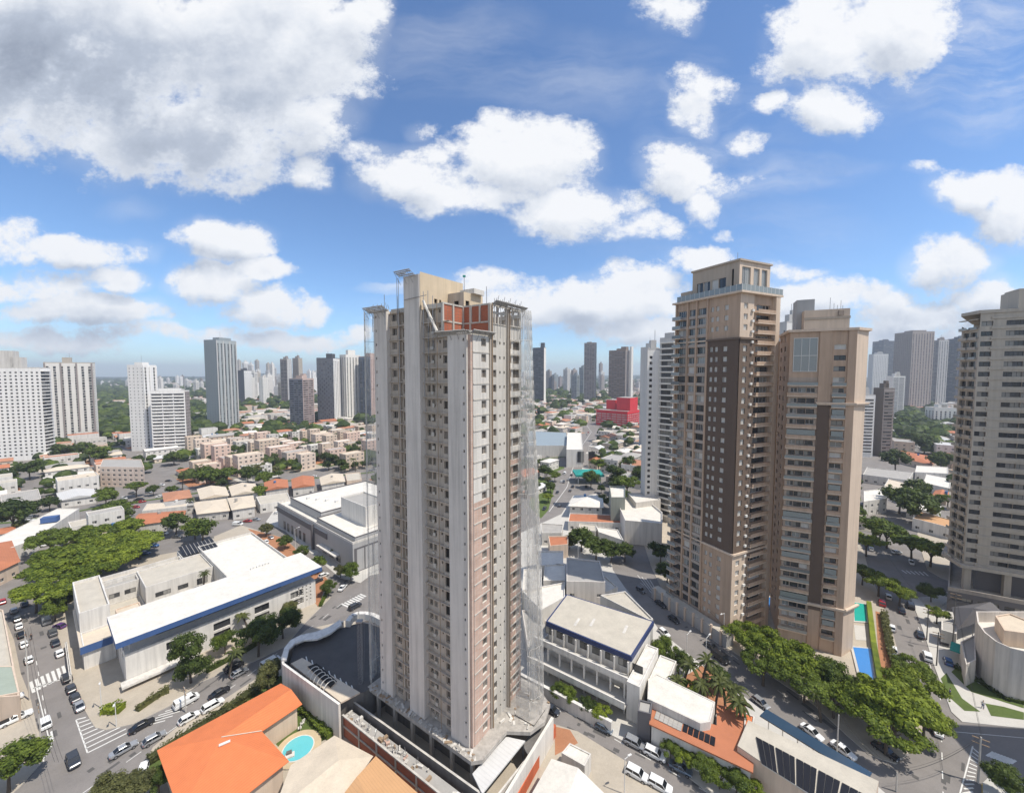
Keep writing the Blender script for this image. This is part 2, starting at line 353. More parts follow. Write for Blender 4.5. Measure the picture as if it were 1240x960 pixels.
def inst(me, name, parent, loc, rz=0.0, sc=None):
    ob = bpy.data.objects.new(name, me); COL.objects.link(ob); ob.parent = parent; ob.location = loc; ob.rotation_euler = (0, 0, rz)
    if sc: ob.scale = sc
    return ob
def ccw(p):
    a = sum(p[i][0]*p[(i+1) % len(p)][1]-p[(i+1) % len(p)][0]*p[i][1] for i in range(len(p)))
    return list(p) if a > 0 else list(reversed(p))
def offset(poly, d):                        # +d shrinks a ccw polygon
    n = len(poly); out = []
    for i in range(n):
        a, b, c = Vector(poly[i-1][:2]), Vector(poly[i][:2]), Vector(poly[(i+1) % n][:2])
        u = (b-a).normalized(); w = (c-b).normalized()
        n1 = Vector((-u.y, u.x)); n2 = Vector((-w.y, w.x)); k = (n1+n2)
        if k.length < 1e-4: out.append(tuple(b+n1*d)); continue
        k.normalize(); out.append(tuple(b+k*(d/max(.35, k.dot(n1)))))
    return out
def PX(lst, z=0): return [G(x, y, z) for x, y in lst]
def cen(p): return (sum(q[0] for q in p)/len(p), sum(q[1] for q in p)/len(p))
def inpoly(x, y, poly):
    c = False; n = len(poly); j = n-1
    for i in range(n):
        if (poly[i][1] > y) != (poly[j][1] > y) and x < (poly[j][0]-poly[i][0])*(y-poly[i][1])/(poly[j][1]-poly[i][1])+poly[i][0]: c = not c
        j = i
    return c
OCC = []
def occ(poly, grow=1.5): OCC.append(offset(ccw(poly), -grow))
def free(x, y, r=0):
    pts = [(x, y)]+([(x+r*math.cos(t), y+r*math.sin(t)) for t in (0, .785, 1.57, 2.36, 3.14, 3.93, 4.71, 5.5)] if r else [])
    return not any(inpoly(a, b, p) for p in OCC for a, b in pts)

# ---- a wall face with real openings.  P0->P1 runs so that the outward normal is on its right
def facade(mb, P0, P1, z0, z1, ops, m, depth=.22, back=None, mfun=None, rev=None):
    P0 = Vector(P0[:2]); P1 = Vector(P1[:2]); d = P1-P0; W = d.length
    if W < 1e-4: return
    d.normalize(); n = Vector((d.y, -d.x)); H = z1-z0
    ops = [o for o in ops if o[1] > o[0] and o[3] > o[2] and o[0] >= 0 and o[1] <= W and o[3] <= H+1e-6]
    us = sorted({0, round(W, 4)} | {round(o[0], 4) for o in ops} | {round(o[1], 4) for o in ops})
    vs = sorted({0, round(H, 4)} | {round(o[2], 4) for o in ops} | {round(o[3], 4) for o in ops})
    iu = {u: i for i, u in enumerate(us)}; iv = {v: i for i, v in enumerate(vs)}; hole = set()
    for o in ops:
        for i in range(iu[round(o[0], 4)], iu[round(o[1], 4)]):
            for j in range(iv[round(o[2], 4)], iv[round(o[3], 4)]): hole.add((i, j))
    def pt(u, v, q=0): p = P0+d*u-n*q; return (p.x, p.y, z0+v)
    for j in range(len(vs)-1):
        i = 0
        while i < len(us)-1:
            if (i, j) in hole: i += 1; continue
            k = i
            while k < len(us)-1 and (k, j) not in hole: k += 1
            a, b, c, e = us[i], us[k], vs[j], vs[j+1]
            mm = mfun((a+b)/2, z0+(c+e)/2) if mfun else m
            mb.face([pt(a, c), pt(b, c), pt(b, e), pt(a, e)], mm); i = k
    for o in ops:
        a, b, c, e = o[:4]; rm = rev or m
        mb.face([pt(a, c), pt(a, c, depth), pt(a, e, depth), pt(a, e)][::-1], rm)
        mb.face([pt(b, c), pt(b, c, depth), pt(b, e, depth), pt(b, e)], rm)
        mb.face([pt(a, c), pt(b, c), pt(b, c, depth), pt(a, c, depth)][::-1], rm)
        mb.face([pt(a, e), pt(b, e), pt(b, e, depth), pt(a, e, depth)], rm)
        if back or (len(o) > 4 and o[4] == 'void'):
            mb.face([pt(a, c, depth), pt(b, c, depth), pt(b, e, depth), pt(a, e, depth)], back or void)
PROTO = {}; PMESH = {}
def win_proto(w, h, kind):
    key = (round(w, 2), round(h, 2), kind)
    if key in PROTO: return key
    b = MB(); t = .06; fr, gl = {'a': (alu, glass), 'w': (alu, glassw), 'd': (aludark, glass), 'g': (alu, glassg), 'f': (alu, glassfar), 'c': (trayf, glassc)}[kind[0]]
    y0, y1 = .0, .05
    def bx(x0, x1, z0, z1, q0, q1, m): b.box(((x0+x1)/2, (q0+q1)/2, z0), (x1-x0, q1-q0, z1-z0), m)
    b.face([(0, .03, 0), (w/2, .03, 0), (w/2, .03, h), (0, .03, h)], gl)
    b.face([(w/2, .03, 0), (w, .03, 0), (w, .03, h), (w/2, .03, h)], gl)
    bx(0, w, 0, t, -.02, .05, fr); bx(0, w, h-t, h, -.02, .05, fr)
    bx(0, t, t, h-t, -.02, .05, fr); bx(w-t, w, t, h-t, -.02, .05, fr)
    if kind[0] != 'f' and w > .7:
        nm = 3 if w > 2.4 else 1
        for k in range(nm):
            x = w*(k+1)/(nm+1); bx(x-t/2, x+t/2, t, h-t, -.02, .05, fr)
    PROTO[key] = b.proto(); return key
class Build:
    """one building: walls collect in parts, windows become child objects (nearest 100), the rest one part"""
    def __init__(s, name, label, cat, o, group=None):
        s.o = (o[0], o[1], o[2] if len(o) > 2 else 0.0); s.root = thing(name, label, cat, s.o, group); s.wins = []; s.parts = {}; s.rep = {}; s.vary = False; s.rr = random.Random(len(label))
    def mb(s, part='wall'): return s.parts.setdefault(part, MB())
    def win(s, P0, d, n, u, z, w, h, kind, depth):
        if s.vary and kind == 'd': kind = s.rr.choice('dddddaagw')
        p = Vector(P0[:2])+d*u-n*(depth-.01); s.wins.append((win_proto(w, h, kind), (p.x, p.y, z), math.atan2(d.y, d.x)))
    def wall(s, P0, P1, z0, z1, ops, m, depth=.22, part='wall', mfun=None, rev=None):
        facade(s.mb(part), P0, P1, z0, z1, ops, m, depth, None, mfun, rev)
        a = Vector(P0[:2]); d = Vector(P1[:2])-a; W = d.length
        if W < 1e-4: return
        d.normalize(); n = Vector((d.y, -d.x))
        for o in ops:
            if o[1] > o[0] and o[0] >= 0 and o[1] <= W and o[3] <= z1-z0+1e-6 and len(o) > 4 and o[4] != 'void':
                s.win(P0, d, n, o[0], z0+o[2], o[1]-o[0], o[3]-o[2], o[4], depth)
    def repeat(s, name, proto_key, pos, rz): s.rep.setdefault(name, []).append((proto_key, pos, rz))
    def finish(s, cap=100):
        for nm, b in s.parts.items():
            if b.f: b.build(nm, s.root)
        s.rep.setdefault('window', []).extend(s.wins)
        for nm, lst in s.rep.items():
            lst.sort(key=lambda w: (w[1][0]**2+w[1][1]**2+(w[1][2]-CAM_H)**2))
            for key, pos, rz in lst[:cap]:
                near = math.hypot(s.o[0], s.o[1]) < 185 and nm == 'window'; mk = key if near else (key, 'far')
                if mk not in PMESH:
                    v_, f_, m_, ms_ = PROTO[key]; b = MB(); b.v, b.f, b.m, b.ms = PROTO[key]; PMESH[(key, 'far')] = b.mesh(nm)
                    for tg, lo, hi in (((key, 'pane'), 0, 2), (key, 2, 10**9)):
                        b = MB()
                        for f, mi_ in list(zip(f_, m_))[lo:hi]: b.face([v_[i] for i in f], ms_[mi_])
                        PMESH[tg] = b.mesh('pane' if lo == 0 else nm)
                w_ = inst(PMESH[mk], nm, s.root, (pos[0]-s.o[0], pos[1]-s.o[1], pos[2]-s.o[2]), rz)
                if near: inst(PMESH[(key, 'pane')], 'pane', w_, (0, 0, 0))
            if lst[cap:]:
                b = MB()
                for key, pos, rz in lst[cap:]: b.add(PROTO[key], pos, rz)
                ob = b.build('other_'+nm+'s' if nm != 'balcony' else 'other_balconies', s.root); ob['kind'] = 'stuff'
        return s.root
def grid_ops(W, H, cols, fh, z_off=1.0, h=1.3, kind='a', z_start=0.0, skip=None):
    ops = []; nf = int((H-z_start)/fh+1e-6)
    for f in range(nf):
        for (u0, u1) in cols:
            if skip and skip(u0, f): continue
            v = z_start+f*fh+z_off
            if v+h < H: ops.append((u0, u1, v, v+h, kind))
    return ops
def faces_cam(P0, P1):
    a = Vector(P0[:2]); b = Vector(P1[:2]); d = b-a; n = Vector((d.y, -d.x)); return n.dot(-(a+b)/2) > 0
# ------------------------------------------------------------------ the ground, streets and city blocks
GA = R(52)                                   # direction of the street grid
gdir = Vector((math.cos(GA), math.sin(GA))); gper = Vector((-gdir.y, gdir.x))
def rot(u, v): p = gdir*u+gper*v; return (p.x, p.y)
b = MB(); n = 48
for i in range(n):
    a0, a1 = 2*math.pi*i/n, 2*math.pi*(i+1)/n; rr = [0, 900, 2500, 7400]
    for j in range(3):
        r0, r1 = rr[j], rr[j+1]
        q = [(r0*math.cos(a0), r0*math.sin(a0), -.05), (r1*math.cos(a0), r1*math.sin(a0), -.05), (r1*math.cos(a1), r1*math.sin(a1), -.05), (r0*math.cos(a1), r0*math.sin(a1), -.05)]
        b.face(q[1:] if j == 0 else q, groundm)
struct(b, 'ground')
b = MB(); b.face([(-640, 20, 0), (760, 20, 0), (760, 600, 0), (-640, 600, 0)], asphalt); struct(b, 'road')
def block(poly, name='pavement', m=paving, h=.13):
    poly = ccw(poly); occ(poly, 2.0); bb = MB(); bb.prism(poly, -.02, h, kerbm, m)
    ins = offset(poly, .25); return struct(bb, name)
blkA = PX([(70,770),(95,845),(108,870),(115,881),(128,884),(160,877),(205,855),(245,825),(310,800),(345,783),(367,757),(400,724),(397,700),(345,652),(292,636),(215,668),(150,680),(85,698),(55,705),(50,715)])
blkMall = PX([(322,632),(345,643),(400,690),(412,700),(436,706),(448,697)])+[(-18,150),(5,190),(-20,232),(-70,232)]+PX([(340,606)])
blkT = PX([(160,962),(185,905),(215,880),(262,853),(335,806),(350,780),(372,762),(425,750)])+[(-38,104),(5,76.5)]+PX([(700,886),(755,920),(810,958)])+[(10,45),(-40,45)]
blkR = PX([(742,690),(757,712),(785,745),(800,765),(850,805),(920,858),(985,905),(1055,945),(1080,968)])+[(50,50),(38,56)]+PX([(845,950),(805,920),(760,900),(720,880),(672,851)])+[(-32,110),(-12,150),(10,185)]+PX([(678,600),(705,600),(735,640)])
blkTR = PX([(790,690),(805,720),(857,770),(930,816),(984,852),(1025,890),(1052,914),(1085,925),(1108,905),(1118,880),(1093,810),(1082,770),(1072,740),(1062,715),(1052,690),(1042,655)])+[(135,190),(60,190)]
blkF = PX([(1103,724),(1120,770),(1130,803),(1152,862),(1165,874),(1240,882)])+[(130,76),(190,110),(165,124)]+PX([(1150,716),(1130,722)])
blk3 = PX([(1123,690),(1140,700),(1240,735)])+[(215,115),(260,170),(200,190)]+PX([(1110,650)])
blkBR = PX([(1190,962),(1190,948),(1207,932),(1240,945)])+[(110,55),(90,45)]
blkL = PX([(-60,690),(2,740),(17,775),(25,815),(37,845),(45,882),(54,900),(52,922),(25,952),(0,975)])+[(-110,40),(-190,60),(-260,160)]
for p, mm in ((blkA, paving), (blkMall, paving2), (blkT, paving), (blkR, paving2), (blkTR, paving), (blkF, paving2), (blk3, paving), (blkBR, paving2), (blkL, paving)): block(p, 'pavement', mm)
def sheet(px, m, z, name, kind='structure'):
    bb = MB(); pts = PX(px) if px and abs(px[0][0]) > 0 else px
    bb.face([(x, y, z) for x, y in ccw(pts)], m); return struct(bb, name, kind=kind)
# planted verges and lawns
sheet([(1139,822),(1146,815),(1165,846),(1187,862),(1168,861),(1150,845)], grassm, .16, 'lawn')
sheet([(1193,852),(1215,856),(1240,863),(1240,872),(1200,867)], grassm, .16, 'lawn')
sheet([(1158,808),(1185,828),(1240,852),(1240,858),(1176,838),(1152,814)], grassm, .16, 'lawn')
sheet([(800,838),(850,806),(905,852),(890,880),(860,860)], soil, .16, 'garden_soil')
sheet([(165,950),(190,912),(340,818),(352,830),(205,918),(190,958)], grassm, .16, 'verge')
sheet([(640,612),(652,575),(672,588),(664,618),(655,628)], grassm, .16, 'lawn')
sheet([(300,640),(345,652),(397,702),(385,735),(360,700),(330,670)], soil, .15, 'garden_soil')
sheet([(40,690),(150,640),(185,655),(180,672),(85,696),(45,712)], grassm, .16, 'verge')
# painted markings
MK = MB()
def stripe(p, q, w, m=lineW, z=.006, world=False):
    P = Vector(p if world else G(*p)); Q = Vector(q if world else G(*q)); d = (Q-P).normalized(); k = Vector((-d.y, d.x))*w/2
    MK.face([(*(P-k), z), (*(Q-k), z), (*(Q+k), z), (*(P+k), z)], m)
def dashes(p, q, w=.14, on=2.2, off_=3.5, m=lineW):
    P = Vector(G(*p)); Q = Vector(G(*q)); L_ = (Q-P).length; d = (Q-P).normalized(); t = 0
    while t < L_: stripe(P+d*t, P+d*min(L_, t+on), w, m, world=True); t += on+off_
def ladder(a0, a1, b0, b1, n, w, m=lineW):         # bars from line a to line b
    A0, A1, B0, B1 = [Vector(G(*p)) for p in (a0, a1, b0, b1)]
    for k in range(n):
        t = k/(n-1); stripe(A0.lerp(A1, t), B0.lerp(B1, t), w, m, world=True)
ladder((37,825),(76,806),(41,838),(80,818),7,.5)
stripe((40,833),(75,822),.3)
ladder((92,871),(106,911),(104,868),(160,884),9,.28)
stripe((92,871),(106,911),.2)
ladder((55,905),(62,885),(52,922),(64,897),5,.28)
ladder((166,881),(200,861),(200,872),(235,850),5,.22)
dashes((44,800),(58,880)); stripe((44,832),(62,905),.15)
dashes((100,960),(300,818)); dashes((300,818),(425,722))
ladder((414,731),(436,719),(425,736),(443,722),8,.55)
dashes((688,862),(858,960),.14,2,3)
dashes((775,705),(1005,885),.12,2,4); 
for k in range(4): stripe((772+k*5,696+k*2),(797+k*2,728),.18)
ladder((1092,690),(1118,692),(1098,694),(1124,697),6,.4)
ladder((1178,905),(1166,960),(1186,912),(1178,958),12,.25)
stripe((1178,903),(1162,962),.18)
ladder((1195,915),(1222,925),(1203,910),(1230,920),8,.35)
dashes((1105,735),(1140,850),.12,2,4)
dashes((1140,890),(1142,960),.14,2,3); stripe((1190,950),(1206,934),.25,lineY); stripe((1190,950),(1190,962),.25,lineY)
stripe((1150,885),(1240,893),.12)

struct(MK, 'road_marking')

# ------------------------------------------------------------------ far ground: hills
b = MB(); m_hill = mat('far_forest', (.040, .060, .028), .95, .35, .01)
random.seed(3); N_ = 150; prev = None
for i in range(N_+1):
    a = R(20)+R(140)*i/N_
    h = 35+28*noise.noise(Vector((i*.08, 2, 0)))+12*noise.noise(Vector((i*.4, 5, 0))); h += 40 if i > 88 and i < 112 else 0
    ring = [(r*math.cos(a), r*math.sin(a), z) for r, z in ((4300, -4), (5000, h*.55), (5600, h), (6400, h*.8), (7000, -4))]
    if prev:
        for k in range(4): b.face([prev[k], prev[k+1], ring[k+1], ring[k]][::-1], m_hill)
    prev = ring
struct(b, 'hill')

# ------------------------------------------------------------------ haze
hz = bpy.data.materials.new('haze'); hz.use_nodes = True; nt = hz.node_tree; nt.nodes.clear()
o_ = nt.nodes.new('ShaderNodeOutputMaterial'); pv = nt.nodes.new('ShaderNodeVolumePrincipled')
pv.inputs['Color'].default_value = (.80, .88, 1, 1); pv.inputs['Density'].default_value = HAZE_D; pv.inputs['Anisotropy'].default_value = .2
nt.links.new(pv.outputs[0], o_.inputs['Volume'])
b = MB(); b.box((0, 0, -6), (15400, 15400, 230), hz); hob = b.build('haze'); hob['kind'] = 'stuff'
# ------------------------------------------------------------------ the unfinished tower in the centre
C0 = Vector((-6.7, 64.1)); Ld = Vector((-.83, .557)).normalized(); Rd = Vector((-Ld.y, Ld.x))*-1
Rd = Vector((.557, .83)).normalized()
def T(u, v): p = C0+Ld*u+Rd*v; return (p.x, p.y)
TZ0 = 6.0; FH = 2.6
occ([T(-4, -4), T(28, -4), T(28, 20), T(-4, 20)], 3)
bt = Build('unfinished_tower', 'tall unfinished concrete apartment tower with brick infill and netting, centre of the photo', 'building', (*T(12, 7), 0))
def band(u, z): return None
def segs(face, lst, ztop):
    """lst: (s0, s1, off, mat, cols, kindfun) measured along the walking direction"""
    prev_off = None
    for (s0, s1, off, m, cols, zt, mf) in lst:
        if face == 'L':                                  # walk from the left end to the corner
            P = lambda s, o: tuple(Vector(T(24.1-s, 0))-Rd*o)
        else:
            P = lambda s, o: tuple(Vector(T(0, s))-Ld*o)
        ops = []
        for (a, c, zo, h, kind, cond) in cols:
            for f in range(int((zt-TZ0)/FH)):
                if cond and not cond(f): continue
                v = f*FH+zo
                if v+h < zt-TZ0: ops.append((a-s0, c-s0, v, v+h, kind))
        bt.wall(P(s0, off), P(s1, off), TZ0, zt, ops, m, .28, 'wall', mf)
        W = bt.mb('wall')
        # return walls to the neighbours
        if prev_off is not None and abs(prev_off-off) > .01:
            a, c = P(s0, prev_off), P(s0, off)
            zt2 = zt if off > prev_off else prev_zt
            W.face([(*a, TZ0), (*c, TZ0), (*c, zt2), (*a, zt2)], prev_m if off < prev_off else m)
        prev_off = off; prev_m = m; prev_zt = zt
ZR = 81.6; ZN = 76.2
dots = lambda a, zo=1.6: (a, a+.34, zo, .5, 'void', None)
rnd = random.Random(5)
segs('L', [
 (0, .5, .0, palegrey, [], ZR, None),
 (.5, 4.2, .5, palegrey, [dots(1.0)], ZR, None),
 (4.2, 6.8, -.35, beige, [(4.7, 6.1, .9, 1.3, 'c', None)], ZR, None),
 (6.8, 9.2, -.75, beige, [(7.25, 8.9, .5, 1.6, 'c', None)], ZR, None),
 (9.2, 13.1, .6, palegrey, [], 87.2, None),
 (13.1, 17.5, -.7, beige, [(13.5, 14.4, .9, 1.2, 'c', None), (14.7, 15.5, .9, 1.3, 'c', None), dots(16.6)], ZR, None),
 (17.5, 19.5, -.4, beige, [(17.75, 19.25, .7, 1.35, 'c', lambda f: f > 12 or f < 8), (17.75, 19.25, .5, 1.8, 'void', lambda f: 8 <= f <= 12)], 77.2, None),
 (19.5, 23.6, .4, palegrey, [dots(22.8)], ZN, None),
 (23.6, 24.1, 0, brickp, [], ZN, None)], ZR)
loB = lambda zl: (lambda s, z: brickp if z < zl else offwhite)
def slabline(zl):
    def f(s, z):
        if z >= zl: return offwhite
        return conc_w if ((z-TZ0) % FH) > FH-.6 or ((z-TZ0) % FH) < .12 else brickp
    return f
conc_w = mat('light_concrete', (.50, .47, .42), .9, .15, .5, .25)
segs('R', [
 (0, .5, 0, brickp, [], ZN, None),
 (.5, 4.8, .12, offwhite, [(2.7, 4.0, .9, 1.3, 'c', None)], ZN, slabline(48)),
 (4.8, 5.6, .4, beige, [], ZR, None),
 (5.6, 10.3, -.1, conc_w, [(6.0, 7.2, .9, 1.3, 'c', None), (8.1, 8.5, 1.5, .5, 'void', None), (9.4, 9.8, 1.5, .5, 'void', None)], ZR-3, None),
 (10.3, 10.8, .4, beige, [], ZR, None),
 (10.8, 15.2, -.1, offwhite, [(11.1, 12.0, .9, 1.2, 'c', None), (12.4, 14.9, .75, 1.5, 'c', None)], ZR-3, slabline(54))], ZR)
W = bt.mb('wall')
# floor slabs edges on the recesses, rear walls, roofs
for f in range(1, 29):
    z = TZ0+f*FH-.12
    for (s0, s1, off) in ((4.2, 9.2, -.28), (13.1, 19.5, -.32)):
        a = Vector(T(24.1-s0, 0))-Rd*off; c = Vector(T(24.1-s1, 0))-Rd*off
        m_ = (a+c)/2; W.box((m_.x, m_.y, z), ((a-c).length-.02, .5, .16), beige, math.atan2(c.y-a.y, c.x-a.x))
    if z < 79:
        for (s0, s1) in ((.5, 4.8), (10.8, 15.2)):
            a = Vector(T(0, s0))-Ld*.12; c = Vector(T(0, s1))-Ld*.12; m_ = (a+c)/2
            if s0 < 1 and z > 76: continue
            W.box((m_.x, m_.y, z-.1), ((a-c).length-.02, .16, .22), conc_w, math.atan2(c.y-a.y, c.x-a.x))
for P, Q in ((T(0, 15.2), T(24.1, 15.2)), (T(24.1, 15.2), T(24.1, 0))):
    ops = [(u, u+1.4, f*FH+.9, f*FH+2.2, 'void') for f in range(28) for u in ((3, 8, 13, 18) if P == T(0, 15.2) else (3, 9))]
    bt.wall(P, Q, TZ0, ZR-.4, ops, conc_w, .3)
# rear-left return faces of the projecting strips are closed by caps
for (s0, s1, off, zt) in ((.5, 4.2, .5, ZR), (9.2, 13.1, .6, 87.2), (19.5, 23.6, .4, ZN)):
    a = Vector(T(24.1-s0, 0)); c = Vector(T(24.1-s1, 0))
    W.face([(*(a-Rd*off), zt), (*(c-Rd*off), zt), (*(c+Rd*.5), zt), (*(a+Rd*.5), zt)], palegrey)
RF = bt.mb('roof')
NU, NV = 6.3, 5.6
RF.face([(*T(0, 0), ZN), (*T(0, NV), ZN), (*T(NU, NV), ZN), (*T(NU, 0), ZN)], conc)
RF.face([(*T(NU, 0), ZR-.5), (*T(NU, NV), ZR-.5), (*T(24.1, NV), ZR-.5), (*T(24.1, 0), ZR-.5)], conc)
RF.face([(*T(0, NV), ZR-3.1), (*T(0, 15.2), ZR-3.1), (*T(24.1, 15.2), ZR-.52), (*T(24.1, NV), ZR-.52)], conc)
# lower terrace parapet
for a, c in ((T(NU-.1, .12), T(.12, .12)), (T(.12, .12), T(.12, NV-.1))):
    m_ = (Vector(a)+Vector(c))/2; d_ = Vector(c)-Vector(a); W.box((m_.x, m_.y, ZN-.02), (d_.length, .22, .75), conc_w, math.atan2(d_.y, d_.x))
# brick walls round the corner terrace
B_ = bt.mb('brick_wall')
def bwall(a, c, z0, z1, m, th=.25):
    a = Vector(a); c = Vector(c); d_ = c-a; m_ = (a+c)/2; B_.box((m_.x, m_.y, z0), (d_.length, th, z1-z0), m, math.atan2(d_.y, d_.x))
brickr = brickmat('red_brick_infill', (.36, .095, .045), (.42, .12, .06), (.24, .13, .09), 1.0)
bwall(T(NU, .3), T(NU, NV), ZN, ZR+.2, brickr); bwall(T(NU, NV), T(0.2, NV), ZN, ZR+.3, brickr)
for t in (0.15, 2.7, 5.4):
    p = T(NU-.16, t); B_.box((p[0], p[1], ZN), (.35, .35, 5.7), conc_w, math.atan2(Ld.y, Ld.x))
for t in (.3, 2.3, 4.3):
    p = T(t, NV-.16); B_.box((p[0], p[1], ZN+2.6), (.3, .35, 3.2), conc_w, math.atan2(Ld.y, Ld.x))
for zz in (ZN+2.55, ZN+5.55):
    bwall(T(NU-.17, .0), T(NU-.17, NV-.3), zz, zz+.28, conc_w, .12); bwall(T(NU-.3, NV-.17), T(0, NV-.17), zz, zz+.28, conc_w, .12)
# lift motor room, water tank and smaller head house
H_ = bt.mb('machine_room')
yel = mat('raw_plaster', (.58, .47, .33), .9, .12, .6, .2)
poly = [T(14.8, -.55), T(10.9, -.55), T(10.9, 10.9), T(14.8, 10.9)]
facade(H_, T(10.9, -.4), T(10.9, 10.9), ZR-.5, 87.6, [(3.4, 4.2, 1.6, 2.4, 'void'), (4.7, 5.2, .6, 2.4, 'void')], yel, .3, void)
facade(H_, T(10.9, 10.9), T(14.8, 10.9), ZR-.5, 87.2, [], yel)
facade(H_, T(14.8, 10.9), T(14.8, -.4), ZR-.5, 87.2, [], yel)
H_.face([(*T(10.9, -.4), 87.2), (*T(10.9, 10.9), 87.2), (*T(14.8, 10.9), 87.2), (*T(14.8, -.4), 87.2)], conc)
facade(H_, T(10.85, 6.6), T(7.0, 6.6), ZR-.5, 84.9, [(1.5, 2.6, 1.3, 2.3, 'void')], beige, .25, void)
facade(H_, T(7.0, 6.6), T(7.0, 12.2), ZR-.5, 84.9, [(.5, 1.6, 1.3, 2.3, 'void')], yel, .25, void)
H_.face([(*T(7, 6.6), 84.9), (*T(7, 12.2), 84.9), (*T(10.85, 12.2), 84.9), (*T(10.85, 6.6), 84.9)], offwhite)
p = T(8, 10.2); H_.box((p[0], p[1], 84.9), (3.5, 3, .9), offwhite, math.atan2(Ld.y, Ld.x))
H_.bar((*T(7.2, 7), 84.9), (*T(7.2, 7), 87.6), .05, steel); H_.box((*T(7.2, 7), 87.6), (.5, .3, .35), teal)
# unfinished frame of the top floors on the right wing
FR = bt.mb('concrete_frame')
for v in (5.5, 7.8, 10.4, 12.7, 15.0):
    for u in (.25, 4.5): p = T(u, v); FR.box((p[0], p[1], ZR-6), (.35, .35, 6.3), conc_w, math.atan2(Ld.y, Ld.x))
for zz in (ZR-3.1, ZR-1.2, ZR+.1):
    a, c = Vector(T(.25, 5.4)), Vector(T(.25, 15.1)); m_ = (a+c)/2; FR.box((m_.x, m_.y, zz), ((c-a).length, .3, .35 if zz > ZR-3 else .2), conc_w, math.atan2(Rd.y, Rd.x))
    a, c = Vector(T(.4, 15.05)), Vector(T(4.6, 15.05)); m_ = (a+c)/2; FR.box((m_.x, m_.y, zz), ((c-a).length, .3, .35), conc_w, math.atan2(Ld.y, Ld.x))
# parapet rubble / raw edges on the left roof
for (a, c) in ((T(24, .15), T(20, .15)), (T(19.8, .6), T(15, .6)), (T(10.7, .6), T(6.6, .6)), (T(24, .3), T(24, 15))):
    a = Vector(a); c = Vector(c); m_ = (a+c)/2; W.box((m_.x, m_.y, ZR-.6), ((c-a).length, .18, 1.0), conc_w, math.atan2((c-a).y, (c-a).x))
# ---- protective platforms at the roof line
def platform(a, c, z, out, name='safety_platform', tilt=.9, m=wood):
    pb = MB(); a = Vector(a); c = Vector(c); d_ = (c-a); L_ = d_.length; d_.normalize(); n_ = Vector((d_.y, -d_.x)); k = int(L_/.45)
    rr = random.Random(int(L_*100))
    for i in range(k+1):
        p = a+d_*(i*L_/k); pb.bar((p.x, p.y, z), (*(p+n_*out), z+tilt), .05, steel)
    for j in range(5):
        q = out*(j+.3)/5; zz = z+tilt*(j+.3)/5+.05
        for i in range(int(L_/2.2)+1):
            t0 = i*2.2; t1 = min(L_, t0+2.15)
            if t1-t0 < .3 or rr.random() < .12: continue
            p0 = a+d_*t0+n_*q; p1 = a+d_*t1+n_*q
            pb.bar((p0.x, p0.y, zz+rr.random()*.05), (p1.x, p1.y, zz+rr.random()*.05), .11, m)
    for i in range(int(L_/1.6)+1):
        p = a+d_*min(L_, i*1.6); pb.bar((p.x, p.y, z-1.1), (*(p+n_*out*.9), z+tilt*.8), .04, steel)
    return pb.build(name, bt.root)
greyw = mat('grey_planks', (.34, .33, .31), .9, .3, .8)
platform(T(25, -.5), T(19.2, -.6), ZR-.1, 1.5, m=greyw)
platform(T(24.6, 3), T(24.6, -.6), ZR-.1, 1.1, m=greyw)
platform(T(15.4, -.8), T(11.6, -.8), 86.9, 1.6, m=greyw)
platform(T(NU+.6, -.3), T(-.3, -.3), ZN+.2, .8, tilt=.5, m=greyw)
platform(T(-.2, -.2), T(-.2, NV), ZN+.2, .8, tilt=.5, m=greyw)
platform(T(-.2, NV), T(-.2, 15.6), ZR+.2, 1.1, tilt=.6, m=greyw)
platform(T(-.2, 15.4), T(5, 15.4), ZR+.1, 1.2, tilt=.3, m=greyw)
# rubble chute, scaffold props, loose vertical pipes
def pole1(p, q, r, m, n=4, nm='scaffold_pole'):
    w_ = MB(); w_.bar(p, q, r, m, n); w_.build(nm, bt.root)
pole1((*T(10.4, -.2), 82.6), (*T(6.9, -.5), ZN+.9), (.22, .28), offwhite, 8, 'rubble_chute')
pole1((*T(9.3, -.5), 83.4), (*T(14.5, -.9), 83.0), .06, steel)
for u, v, z0, z1 in ((9.6, -.9, 66, 84), (8.6, -.8, 70, 84), (7.4, -.9, 74, 83), (1.2, NV+.3, 79, 85), (24.3, -.2, 78, 83), (19.7, -1, 79, 84.5), (16.2, -1, 79, 87), (15.8, -1, 62, 87)):
    pole1((*T(u, v), z0), (*T(u, v), z1), .05, steel)
for k in range(9):
    u = 24-k*.6; pole1((*T(u, -.4), ZR+.3), (*T(u+.1, -.6), ZR+1.1+.4*(k % 2)), .04, steel)
for k in range(16):
    v = 5.8+k*.6; pole1((*T(-.1, v), ZR-.3), (*T(-.6, v+.1), ZR+.9+.5*(k % 3)), .04, steel)
    if k % 3 == 0: pole1((*T(-.5, v), ZR-5.5), (*T(-.6, v), ZR+1.2), .05, greyw)
# external hoist pipes on the wall
pp = MB()
for s in (5.2, 10.55): p = Vector(T(-.55, s)); pp.bar((p.x, p.y, TZ0), (p.x, p.y, ZR+.4), .09, wood, 6)
for s, z1 in ((7.2, 84), (17.1, 82)):
    p = Vector(T(24.1-s-.0, -.35)); pp.bar((p.x, p.y, TZ0), (p.x, p.y, z1), .05, wood, 5)
pp.build('drain_pipe', bt.root)
